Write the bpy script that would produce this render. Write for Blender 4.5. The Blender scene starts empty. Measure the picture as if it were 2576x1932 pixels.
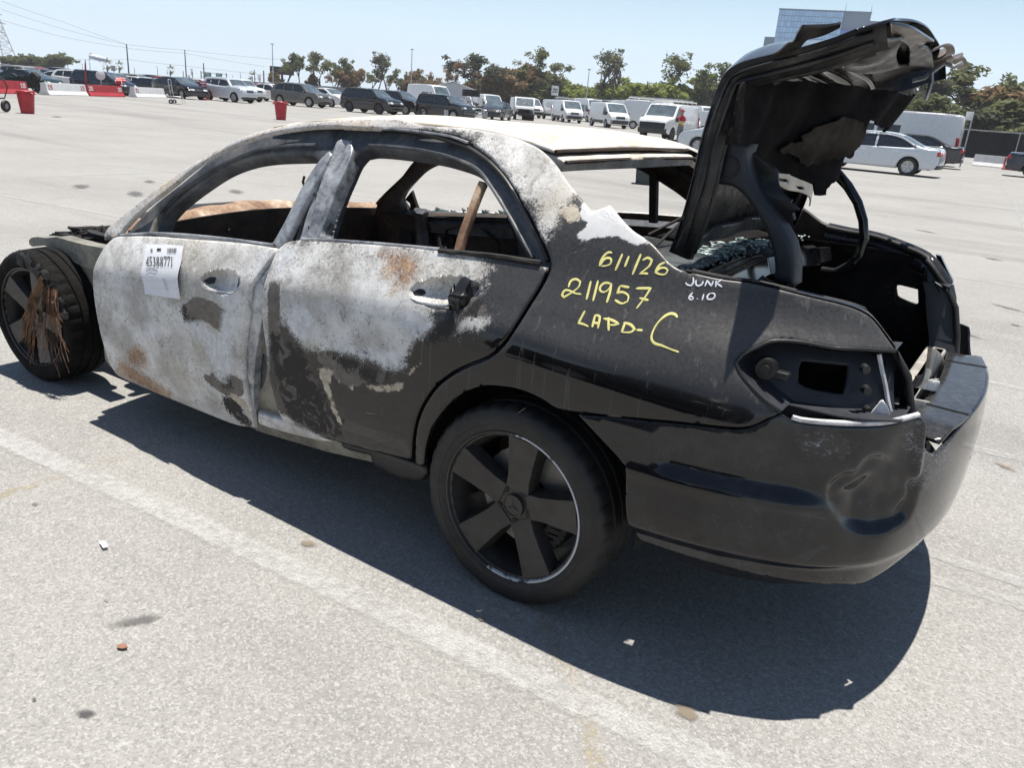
import bpy, bmesh, math, random
import numpy as np
from mathutils import Vector, Matrix, Euler
from mathutils.geometry import delaunay_2d_cdt

# ---------------------------------------------------------------- camera, sky, sun, exposure
SC = bpy.context.scene
COL = SC.collection
cam_d = bpy.data.cameras.new('camera')
cam_d.sensor_width = 36.0
cam_d.lens = 27.912
cam_d.clip_start = 0.05
cam_d.clip_end = 9000.0
cam = bpy.data.objects.new('camera', cam_d)
COL.objects.link(cam)
cam.matrix_world = Matrix((((-0.826690, 0.244278, -0.506865, -1.143300)), ((-0.557871, -0.238599, 0.794890, 2.739083)), ((0.073236, 0.939893, 0.333523, 1.488901)), (0, 0, 0, 1)))
SC.camera = cam

SUN_EL, SUN_AZ = math.radians(82.5), math.radians(-92.0)     # azimuth from +x towards +y
world = bpy.data.worlds.new('World')
SC.world = world
world.use_nodes = True
_wn = world.node_tree
_bg = next(n for n in _wn.nodes if n.type == 'BACKGROUND')
_sky = _wn.nodes.new('ShaderNodeTexSky')
_sky.sky_type = 'NISHITA'
_sky.sun_disc = False
_sky.sun_elevation = SUN_EL
_sky.sun_rotation = math.pi / 2 - SUN_AZ
_sky.altitude = 0.0
_sky.air_density = 1.0
_sky.dust_density = 0.15
_sky.ozone_density = 1.5
# summer haze: the clear sky pales to a bluish white towards the horizon, all the way round
_tc = _wn.nodes.new('ShaderNodeTexCoord'); _sp = _wn.nodes.new('ShaderNodeSeparateXYZ'); _wn.links.new(_tc.outputs['Generated'], _sp.inputs[0])
_mr = _wn.nodes.new('ShaderNodeMapRange'); _mr.interpolation_type = 'SMOOTHERSTEP'; _wn.links.new(_sp.outputs[2], _mr.inputs['Value'])
_mr.inputs['From Min'].default_value = 0.30; _mr.inputs['From Max'].default_value = -0.02
_hc = _wn.nodes.new('ShaderNodeMix'); _hc.data_type = 'RGBA'; _m2 = _wn.nodes.new('ShaderNodeMapRange'); _wn.links.new(_sp.outputs[2], _m2.inputs['Value']); _m2.inputs['From Max'].default_value = 0.17
_wn.links.new(_m2.outputs[0], _hc.inputs[0]); _hc.inputs[6].default_value = (10.2, 11.9, 13.2, 1); _hc.inputs[7].default_value = (7.3, 10.4, 12.8, 1)
_mx = _wn.nodes.new('ShaderNodeMix'); _mx.data_type = 'RGBA'; _wn.links.new(_mr.outputs[0], _mx.inputs[0]); _wn.links.new(_sky.outputs[0], _mx.inputs[6]); _wn.links.new(_hc.outputs[2], _mx.inputs[7])
_wn.links.new(_mx.outputs[2], _bg.inputs[0])
_bg.inputs[1].default_value = 0.062
sun_d = bpy.data.lights.new('sun', 'SUN')
sun_d.energy = 4.9
sun_d.angle = math.radians(0.53)
sun_d.color = (1.0, 0.955, 0.885)
sun = bpy.data.objects.new('sun', sun_d)
COL.objects.link(sun)
_d = Vector((math.cos(SUN_EL) * math.cos(SUN_AZ), math.cos(SUN_EL) * math.sin(SUN_AZ), math.sin(SUN_EL)))
sun.rotation_euler = _d.to_track_quat('Z', 'Y').to_euler()
sun.location = (0, 0, 40)
SC.view_settings.view_transform = 'Standard'
SC.view_settings.look = 'None'
SC.view_settings.gamma = 1.0
SC.view_settings.use_curve_mapping = False
SC.view_settings.exposure = 0.62
SC.render.film_transparent = False
# ---------------------------------------------------------------- numbers
def pchip_slopes(X, Y):
    """X, Y (..., n) along the last axis, monotone slopes"""
    h = np.diff(X, axis=-1); d = np.diff(Y, axis=-1) / h
    m = np.zeros_like(Y)
    w1 = 2 * h[..., 1:] + h[..., :-1]; w2 = h[..., 1:] + 2 * h[..., :-1]
    d0, d1 = d[..., :-1], d[..., 1:]
    with np.errstate(divide='ignore', invalid='ignore'):
        hm = (w1 + w2) / (w1 / d0 + w2 / d1)
    m[..., 1:-1] = np.where(d0 * d1 > 0, hm, 0.0)
    m[..., 0] = d[..., 0]; m[..., -1] = d[..., -1]
    return m

def pchip(X, Y, m, x):
    """knots X (n,) or (N, n); query x (N,)"""
    X = np.broadcast_to(X, (len(x), X.shape[-1])); Y = np.broadcast_to(Y, X.shape); m = np.broadcast_to(m, X.shape)
    i = np.clip((X <= x[:, None]).sum(1) - 1, 0, X.shape[1] - 2)
    r = np.arange(len(x))
    x0, x1, y0, y1, m0, m1 = X[r, i], X[r, i + 1], Y[r, i], Y[r, i + 1], m[r, i], m[r, i + 1]
    h = x1 - x0; t = (x - x0) / h
    tc = np.clip(t, 0, 1)
    v = (1 + 2 * tc) * (1 - tc) ** 2 * y0 + tc * (1 - tc) ** 2 * h * m0 + tc * tc * (3 - 2 * tc) * y1 + tc * tc * (tc - 1) * h * m1
    return v + np.where(t < 0, t * h * m0, 0) + np.where(t > 1, (t - 1) * h * m1, 0)

class Curve1:
    def __init__(s, pts):
        p = sorted(pts); s.X = np.array([a for a, b in p], float); s.Y = np.array([b for a, b in p], float)
        s.m = pchip_slopes(s.X, s.Y)
    def __call__(s, x):
        x = np.atleast_1d(np.asarray(x, float))
        return pchip(s.X, s.Y, s.m, x)

# ---------------------------------------------------------------- naming helpers
def tag(o, label=None, cat=None, group=None, kind=None):
    if label: o['label'] = label
    if cat: o['category'] = cat
    if group: o['group'] = group
    if kind: o['kind'] = kind
    return o

def empty(name, loc=(0, 0, 0), rz=0.0):
    o = bpy.data.objects.new(name, None)
    o.empty_display_size = 0.3
    COL.objects.link(o)
    o.location = loc
    o.rotation_euler = (0, 0, rz)
    return o

def mobj(name, verts, faces, mats, parent=None, smooth=True, fmat=None, attrs=None, loc=None, uv=None):
    me = bpy.data.meshes.new(name)
    verts = np.asarray(verts, float).reshape(-1, 3)
    me.from_pydata(verts.tolist(), [], [list(map(int, f)) for f in faces])
    if not isinstance(mats, (list, tuple)): mats = [mats]
    for m in mats: me.materials.append(m)
    if fmat is not None: me.polygons.foreach_set('material_index', np.asarray(fmat, dtype=np.int32))
    if smooth: me.polygons.foreach_set('use_smooth', [True] * len(me.polygons))
    if attrs:
        for k, v in attrs.items():
            a = me.attributes.new(k, 'FLOAT', 'POINT')
            a.data.foreach_set('value', np.asarray(v, dtype=np.float32))
    me.validate()
    me.update()
    o = bpy.data.objects.new(name, me)
    COL.objects.link(o)
    if loc is not None: o.location = loc
    if parent is not None: o.parent = parent
    return o

def used(verts, faces):
    """drops the points no face uses"""
    ids = sorted({i for f in faces for i in f}); k = {i: n for n, i in enumerate(ids)}
    return [verts[i] for i in ids], [[k[i] for i in f] for f in faces]

def sharp(o, deg=35):
    o.data.set_sharp_from_angle(angle=math.radians(deg))
    return o

ORD = 'first second third fourth fifth sixth seventh eighth ninth tenth eleventh twelfth thirteenth fourteenth fifteenth sixteenth seventeenth eighteenth nineteenth twentieth'.split()

def kids(o): return list(o.children)

def copy_tree(o, parent=None, **kw):
    c = o.copy()
    COL.objects.link(c)
    if parent is not None:
        c.parent = parent
        c.matrix_parent_inverse = o.matrix_parent_inverse.copy()
    for ch in kids(o): copy_tree(ch, c)
    return c

class MB:
    """collects simple solids into one mesh"""
    def __init__(s): s.v = []; s.f = []; s.m = []
    def add(s, v, f, mi=0, M=None):
        b = len(s.v)
        for p in v:
            p = Vector(p)
            if M is not None: p = M @ p
            s.v.append(tuple(p))
        for q in f: s.f.append([b + i for i in q]); s.m.append(mi)
        return s
    def box(s, c, d, mi=0, M=None, bev=0.0):
        x, y, z = c; a, b, h = d[0] / 2, d[1] / 2, d[2] / 2
        if bev <= 0:
            v = [(x + i * a, y + j * b, z + k * h) for i in (-1, 1) for j in (-1, 1) for k in (-1, 1)]
            f = [(0, 1, 3, 2), (4, 6, 7, 5), (0, 4, 5, 1), (2, 3, 7, 6), (0, 2, 6, 4), (1, 5, 7, 3)]
            return s.add(v, f, mi, M)
        bm = bmesh.new()
        bmesh.ops.create_cube(bm, size=1.0)
        for q in bm.verts: q.co = Vector((x + q.co.x * d[0], y + q.co.y * d[1], z + q.co.z * d[2]))
        bmesh.ops.bevel(bm, geom=bm.edges[:], offset=bev, segments=2, affect='EDGES', profile=0.5)
        bm.verts.index_update()
        s.add([q.co.copy() for q in bm.verts], [[q.index for q in f.verts] for f in bm.faces], mi, M)
        bm.free()
        return s
    def cyl(s, p0, p1, r0, r1=None, n=10, mi=0, M=None, caps=True):
        r1 = r0 if r1 is None else r1
        p0, p1 = Vector(p0), Vector(p1)
        q = (p1 - p0).to_track_quat('Z', 'Y')
        v = []
        for i in range(n):
            t = 2 * math.pi * i / n
            e = q @ Vector((math.cos(t), math.sin(t), 0))
            v.append(p0 + e * r0); v.append(p1 + e * r1)
        f = [(2 * i, 2 * ((i + 1) % n), 2 * ((i + 1) % n) + 1, 2 * i + 1) for i in range(n)]
        if caps: f += [[2 * i for i in range(n)][::-1], [2 * i + 1 for i in range(n)]]
        return s.add(v, f, mi, M)
    def tube(s, pts, r, n=6, mi=0, M=None):
        pts = [Vector(p) for p in pts]
        rs = r if isinstance(r, (list, tuple)) else [r] * len(pts)
        v = []; up = None
        for i, p in enumerate(pts):
            d = (pts[min(i + 1, len(pts) - 1)] - pts[max(i - 1, 0)]).normalized()
            if up is None:
                up = d.orthogonal().normalized()
            up = (up - d * up.dot(d))
            up = up.normalized() if up.length > 1e-6 else d.orthogonal().normalized()
            w = d.cross(up)
            for k in range(n):
                t = 2 * math.pi * k / n
                v.append(p + (up * math.cos(t) + w * math.sin(t)) * rs[i])
        f = []
        for i in range(len(pts) - 1):
            for k in range(n):
                a, b = i * n + k, i * n + (k + 1) % n
                f.append((a, b, b + n, a + n))
        f.append(list(range(n))[::-1]); f.append([(len(pts) - 1) * n + k for k in range(n)])
        return s.add(v, f, mi, M)
    def lathe(s, prof, n=32, axis='Y', mi=0, M=None, close=False):
        """prof: list of (r, h); axis along +axis"""
        v = []; m = len(prof)
        for i in range(n):
            t = 2 * math.pi * i / n; c, q = math.cos(t), math.sin(t)
            for r, h in prof:
                v.append((r * c, h, r * q) if axis == 'Y' else ((r * c, r * q, h) if axis == 'Z' else (h, r * c, r * q)))
        f = []
        mm = m if close else m - 1
        for i in range(n):
            for k in range(mm):
                a, b = i * m + k, i * m + (k + 1) % m
                c, d = ((i + 1) % n) * m + (k + 1) % m, ((i + 1) % n) * m + k
                f.append((a, b, c, d) if axis == 'Y' else (d, c, b, a))
        return s.add(v, f, mi, M)
    def prism(s, poly, h0, h1, axis='Y', mi=0, M=None):
        n = len(poly)
        def P(a, b, h): return (a, h, b) if axis == 'Y' else ((a, b, h) if axis == 'Z' else (h, a, b))
        v = [P(a, b, h0) for a, b in poly] + [P(a, b, h1) for a, b in poly]
        f = [list(range(n)), list(range(n, 2 * n))[::-1]]
        f += [(i, i + n, (i + 1) % n + n, (i + 1) % n) for i in range(n)]
        return s.add(v, f, mi, M)
    def build(s, name, mats, parent=None, smooth=False, deg=None, loc=None):
        o = mobj(name, s.v, s.f, mats, parent, smooth or deg is not None, s.m, loc=loc)
        bm = bmesh.new(); bm.from_mesh(o.data)
        bmesh.ops.recalc_face_normals(bm, faces=bm.faces[:])
        bm.to_mesh(o.data); bm.free()
        if deg is not None: sharp(o, deg)
        return o

# ---------------------------------------------------------------- curves, polygons
def resample(poly, step, closed=True, ang=42.0):
    """Catmull-Rom between the sharp corners, even steps"""
    P = [np.array(p, float) for p in poly]
    n = len(P)
    def turn(i):
        a, b, c = P[i - 1], P[i], P[(i + 1) % n]
        u, v = b - a, c - b
        return abs(math.degrees(math.atan2(u[0] * v[1] - u[1] * v[0], u @ v)))
    sh = [turn(i) > ang for i in range(n)]
    if not closed: sh[0] = sh[-1] = True
    out = []
    for i in range(n if closed else n - 1):
        a, b = P[i], P[(i + 1) % n]
        p0 = P[i - 1] if not sh[i] else 2 * a - b
        p3 = P[(i + 2) % n] if not sh[(i + 1) % n] else 2 * b - a
        L = np.linalg.norm(b - a); k = max(1, int(math.ceil(L / step)))
        ta, tb = (b - p0), (p3 - a)
        la, lb = np.linalg.norm(ta), np.linalg.norm(tb)
        ta = ta / max(la, 1e-9) * L; tb = tb / max(lb, 1e-9) * L
        for j in range(k):
            t = j / k
            out.append((2 * t ** 3 - 3 * t * t + 1) * a + (t ** 3 - 2 * t * t + t) * ta + (3 * t * t - 2 * t ** 3) * b + (t ** 3 - t * t) * tb)
    if not closed: out.append(P[-1])
    return np.array(out)

def inside(px, py, poly):
    r = np.zeros(len(px), bool)
    x0, y0 = poly[:, 0], poly[:, 1]; x1, y1 = np.roll(x0, -1), np.roll(y0, -1)
    for a, b, c, d in zip(x0, y0, x1, y1):
        if b == d: continue
        r ^= ((b > py) != (d > py)) & (px < (c - a) * (py - b) / (d - b) + a)
    return r

def pdist(px, py, poly, closed=True):
    A = poly; B = np.roll(poly, -1, 0)
    if not closed: A, B = poly[:-1], poly[1:]
    d = np.full(len(px), 1e9)
    for (ax, ay), (bx, by) in zip(A, B):
        ux, uy = bx - ax, by - ay; L = ux * ux + uy * uy + 1e-15
        t = np.clip(((px - ax) * ux + (py - ay) * uy) / L, 0, 1)
        d = np.minimum(d, (px - ax - t * ux) ** 2 + (py - ay - t * uy) ** 2)
    return np.sqrt(d)

def sdf(px, py, polys, step=0.03):
    """signed distance, positive inside the union of POLYS"""
    r = np.full(len(px), -9.0)
    for p in polys:
        q = resample(p, step, ang=70)
        d = pdist(px, py, q)
        r = np.maximum(r, np.where(inside(px, py, q), d, -d))
    return np.clip(r, -0.4, 0.4)

def sheet(name, mats, outer, surf, holes=(), sp=0.02, thick=0.008, er=0.004, flip=None, fine=(), parent=None, attr=None, bend=None, smooth=True, ang=42.0):
    """A curved plate: OUTER and HOLES are outlines in the plate's own (a, b); SURF(a, b) -> xyz. It has thickness, a rim and a rolled edge."""
    bs = min(sp, 0.018) if sp < 0.1 else sp
    loops = [resample(outer, bs, ang=ang)] + [resample(h, bs, ang=ang) for h in holes]
    pts = []; edges = []
    for L in loops:
        b = len(pts); n = len(L)
        pts += L.tolist(); edges += [(b + i, b + (i + 1) % n) for i in range(n)]
    def ok(x, y, m):
        k = inside(x, y, loops[0])
        for h in loops[1:]: k &= ~inside(x, y, h)
        d = np.full(len(x), 1e9)
        for L in loops: d = np.minimum(d, pdist(x, y, L))
        return k & (d > m)
    lo, hi = loops[0].min(0), loops[0].max(0)
    gx, gy = np.meshgrid(np.arange(lo[0], hi[0], sp), np.arange(lo[1], hi[1], sp * 0.866))
    gx = gx + (np.arange(gx.shape[0]) % 2)[:, None] * sp * 0.5
    gx, gy = gx.ravel(), gy.ravel()
    k = ok(gx, gy, max(sp * 0.45, er * 1.2))
    ex = [np.stack([gx[k], gy[k]], 1)]
    for (x0, y0, x1, y1, s) in fine:
        fx, fy = np.meshgrid(np.arange(x0, x1, s), np.arange(y0, y1, s)); fx, fy = fx.ravel(), fy.ravel()
        k = ok(fx, fy, s * 0.6); ex.append(np.stack([fx[k], fy[k]], 1))
    if er > 0:
        for L in loops:
            t = np.roll(L, -1, 0) - np.roll(L, 1, 0); t /= np.linalg.norm(t, axis=1)[:, None] + 1e-12
            nr = np.stack([-t[:, 1], t[:, 0]], 1)
            for w in (0.45, 1.1):
                for s in (1, -1):
                    q = L + nr * s * er * w
                    k = ok(q[:, 0], q[:, 1], er * w * 0.8); ex.append(q[k])
    for q in ex: pts += q.tolist()
    r = delaunay_2d_cdt([Vector(p) for p in pts], edges, [], 0, 1e-7)
    V = np.array([tuple(v) for v in r[0]]); F = np.array([f for f in r[2] if len(f) == 3])
    c = V[F].mean(1)
    k = inside(c[:, 0], c[:, 1], loops[0])
    for h in loops[1:]: k &= ~inside(c[:, 0], c[:, 1], h)
    F = F[k]
    a, b = V[:, 0], V[:, 1]
    P = np.stack(surf(a, b), 1)
    e = 1e-4
    N = np.cross(np.stack(surf(a + e, b), 1) - P, np.stack(surf(a, b + e), 1) - P)
    N /= np.linalg.norm(N, axis=1)[:, None] + 1e-15
    if flip is None:          # outward from the middle of the car
        if (N * (P - np.array((1.0, 0.0, 0.6)))).sum() < 0: N = -N
    elif flip: N = -N
    if er > 0:
        d = np.full(len(a), 1e9)
        for L in loops: d = np.minimum(d, pdist(a, b, L))
        u = 1 - np.clip(d / er, 0, 1)
        P = P - N * (er * (1 - np.sqrt(np.clip(1 - u * u, 0, 1))))[:, None]
    if bend is not None: P = bend(P, a, b, N)
    # orientation of the first face against N
    fn = np.cross(P[F[:, 1]] - P[F[:, 0]], P[F[:, 2]] - P[F[:, 0]])
    bad = (fn * N[F[:, 0]]).sum(1) < 0
    F[bad] = F[bad][:, ::-1]
    n = len(V)
    Q = P - N * thick
    ec = {}
    for f in F.tolist():
        for i in range(3):
            ed = (f[i], f[(i + 1) % 3]); ec[ed] = ec.get(ed, 0) + 1
    rim = [(i, j) for (i, j) in ec if (j, i) not in ec]
    faces = F.tolist() + (F[:, ::-1] + n).tolist() + [(j, i, i + n, j + n) for i, j in rim]
    fm = [0] * len(F) + [min(1, len(mats) - 1 if isinstance(mats, (list, tuple)) else 0)] * len(F) + [0] * len(rim)
    at = None
    if attr is not None:
        at = {k: np.concatenate([v, v]) for k, v in attr(a, b).items()}
    o = mobj(name, np.concatenate([P, Q]), faces, mats, parent, smooth, fm, at)
    if smooth: sharp(o, 50)
    return o

# ---------------------------------------------------------------- materials
class NT:
    def __init__(s, name):
        s.m = bpy.data.materials.new(name); s.m.use_nodes = True
        s.t = s.m.node_tree
        s.b = next(n for n in s.t.nodes if n.type == 'BSDF_PRINCIPLED')
    def n(s, typ, **kw):
        q = s.t.nodes.new('ShaderNode' + typ)
        for k, v in kw.items(): setattr(q, k, v)
        return q
    def l(s, a, b): s.t.links.new(a, b)
    def put(s, sock, v):
        if isinstance(v, bpy.types.NodeSocket): s.l(v, sock)
        elif isinstance(v, (tuple, list)):
            sock.default_value = tuple(v) + ((1.0,) if len(v) == 3 and sock.type == 'RGBA' else ())
        else: sock.default_value = v
    def set(s, **kw):
        for k, v in kw.items(): s.put(s.b.inputs[k.replace('_', ' ')], v)
        return s
    def math(s, op, a, b=0.0, clamp=False):
        q = s.n('Math', operation=op, use_clamp=clamp); s.put(q.inputs[0], a); s.put(q.inputs[1], b); return q.outputs[0]
    def noise(s, scale, detail=4.0, rough=0.55, dist=0.0, vec=None, out=0):
        q = s.n('TexNoise'); q.inputs['Scale'].default_value = scale; q.inputs['Detail'].default_value = detail
        q.inputs['Roughness'].default_value = rough; q.inputs['Distortion'].default_value = dist
        s.l(vec if vec is not None else s.co(), q.inputs['Vector']); return q.outputs[out]
    def voro(s, scale, feature='F1', vec=None, out='Distance', rnd=1.0):
        q = s.n('TexVoronoi', feature=feature); q.inputs['Scale'].default_value = scale
        q.inputs['Randomness'].default_value = rnd
        s.l(vec if vec is not None else s.co(), q.inputs['Vector']); return q.outputs[out]
    def co(s, which='Object'):
        if not hasattr(s, '_co'): s._co = s.n('TexCoord')
        return s._co.outputs[which]
    def scaled(s, v, vec=None):
        q = s.n('Mapping'); q.inputs['Scale'].default_value = v
        s.l(vec if vec is not None else s.co(), q.inputs['Vector']); return q.outputs[0]
    def attr(s, name):
        q = s.n('Attribute', attribute_name=name); return q.outputs['Fac']
    def step(s, v, lo, hi):
        q = s.n('MapRange', interpolation_type='SMOOTHSTEP'); s.put(q.inputs['Value'], v)
        s.put(q.inputs['From Min'], lo); s.put(q.inputs['From Max'], hi); return q.outputs[0]
    def lin(s, v, lo, hi, a=0.0, b=1.0):
        q = s.n('MapRange'); s.put(q.inputs['Value'], v)
        q.inputs['From Min'].default_value = lo; q.inputs['From Max'].default_value = hi
        q.inputs['To Min'].default_value = a; q.inputs['To Max'].default_value = b; return q.outputs[0]
    def mix(s, f, a, b):
        q = s.n('Mix', data_type='RGBA'); s.put(q.inputs['Factor'], f)
        s.put(q.inputs[6], a); s.put(q.inputs[7], b); return q.outputs[2]
    def mixf(s, f, a, b):
        q = s.n('Mix', data_type='FLOAT'); s.put(q.inputs['Factor'], f); s.put(q.inputs[2], a); s.put(q.inputs[3], b); return q.outputs[0]
    def bump(s, h, strength=0.3, dist=0.01):
        q = s.n('Bump'); q.inputs['Strength'].default_value = strength; q.inputs['Distance'].default_value = dist
        s.l(h, q.inputs['Height']); s.l(q.outputs[0], s.b.inputs['Normal']); return s
    def sep(s, v, i):
        q = s.n('SeparateXYZ'); s.l(v, q.inputs[0]); return q.outputs[i]
    def geo(s, out='Normal'):
        q = s.n('NewGeometry'); return q.outputs[out]

_mc = {}
def plain(name, col, rough=0.6, metal=0.0, vary=0.25, scale=6.0, bump=0.0, coat=0.0, spec=0.5, emit=None, alpha=None, trans=0.0):
    """plain stuff with a little uneven colour and gloss"""
    if name in _mc: return _mc[name]
    t = NT(name)
    n1 = t.noise(scale, 5.0)
    lo = tuple(c * (1 - vary) for c in col); hi = tuple(min(1, c * (1 + vary)) for c in col)
    t.set(Base_Color=t.mix(t.step(n1, 0.3, 0.7), lo, hi), Roughness=t.lin(t.noise(scale * 3, 3.0), 0.3, 0.7, max(0.02, rough - 0.08), min(1, rough + 0.08)), Metallic=metal)
    t.b.inputs['Specular IOR Level'].default_value = spec
    if coat: t.set(Coat_Weight=coat, Coat_Roughness=0.04)
    if bump: t.bump(t.noise(scale * 8, 4.0), bump, 0.01)
    if trans: t.set(Transmission_Weight=trans)
    _mc[name] = t.m
    return t.m
# ---------------------------------------------------------------- side of the burnt car: half width over (x, z)
# x forward from the rear axle, y to the car's left, z up; the nose has sunk on its burnt-out front wheels
_ST = [  # x, z of nine rows, half width of nine rows
    (3.00, (.10, .22, .38, .53, .60, .68, .78, .95, 1.15), (.83, .885, .915, .925, .918, .895, .85, .77, .64)),
    (2.30, (.12, .24, .40, .60, .665, .75, .84, 1.0, 1.22), (.84, .885, .915, .924, .918, .884, .832, .765, .64)),
    (1.20, (.12, .25, .45, .72, .795, .88, .96, 1.15, 1.34), (.845, .885, .922, .930, .923, .888, .842, .75, .625)),
    (0.30, (.15, .30, .50, .80, .865, .95, 1.04, 1.2, 1.38), (.85, .89, .925, .936, .928, .890, .842, .76, .61)),
    (-0.30, (.20, .33, .52, .79, .835, .93, 1.03, 1.2, 1.38), (.86, .89, .93, .942, .936, .893, .835, .745, .59)),
    (-0.60, (.20, .33, .52, .77, .82, .93, 1.03, 1.2, 1.35), (.84, .87, .905, .915, .908, .860, .785, .70, .57)),
    (-0.80, (.20, .33, .52, .75, .81, .92, 1.0, 1.15, 1.3), (.77, .80, .845, .855, .845, .787, .70, .60, .50)),
    (-0.914, (.20, .33, .52, .70, .82, .92, .98, 1.1, 1.2), (.69, .73, .77, .775, .755, .70, .61, .50, .40)),
    (-1.00, (.20, .33, .52, .70, .82, .92, .98, 1.1, 1.2), (.60, .64, .67, .67, .65, .60, .50, .40, .30)),
    (-1.06, (.20, .33, .52, .70, .82, .92, .98, 1.1, 1.2), (.46, .50, .53, .53, .51, .46, .38, .30, .20)),
    (-1.10, (.20, .33, .52, .70, .82, .92, .98, 1.1, 1.2), (.30, .33, .36, .36, .34, .30, .22, .15, .10)),
]
_RZ = [Curve1([(s[0], s[1][k]) for s in _ST]) for k in range(9)]
_RY = [Curve1([(s[0], s[2][k]) for s in _ST]) for k in range(9)]

def yside(x, z):
    x = np.atleast_1d(np.asarray(x, float)).ravel(); z = np.atleast_1d(np.asarray(z, float)).ravel()
    Zk = np.stack([r(x) for r in _RZ], 1); Yk = np.stack([r(x) for r in _RY], 1)
    return pchip(Zk, Yk, pchip_slopes(Zk, Yk), z)

# plan of the rear bumper: arc length s along its outer face, from the left wheel arch round to the right one
_BP = [(-0.30, .945), (-.45, .935), (-.60, .912), (-.70, .885), (-.80, .845), (-.87, .805), (-.94, .745), (-1.0, .67), (-1.05, .56), (-1.085, .44), (-1.11, .30), (-1.125, .15), (-1.13, 0)]
_BP = _BP + [(a, -b) for a, b in _BP[-2::-1]]
_BA = np.array(_BP); _BS = np.concatenate([[0], np.cumsum(np.hypot(*np.diff(_BA, axis=0).T))])
_BX = Curve1(list(zip(_BS, _BA[:, 0]))); _BY = Curve1(list(zip(_BS, _BA[:, 1]))); BLEN = _BS[-1]
_BO = Curve1([(.15, .10), (.24, .065), (.30, .035), (.36, .022), (.42, .010), (.50, .002), (.60, 0.0), (.68, .002), (.76, .010), (.86, .026)])

def bumper(s, z, out=None):
    s = np.atleast_1d(np.asarray(s, float)); z = np.atleast_1d(np.asarray(z, float))
    e = 1e-3
    x, y = _BX(s), _BY(s); tx, ty = _BX(s + e) - _BX(s - e), _BY(s + e) - _BY(s - e)
    L = np.hypot(tx, ty); nx, ny = ty / L, -tx / L           # outward: left of car is +y
    o = -_BO(z) + (0 if out is None else out(s, z))
    return x - nx * 0 + (-nx) * (-o) * 1.0, y + (-ny) * (-o) * 1.0, z
# ================================================================= the burnt sedan
HERO = tag(empty('burnt_sedan'), 'burnt-out black sedan with ash grey doors and its torn boot lid open', 'car')

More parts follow.
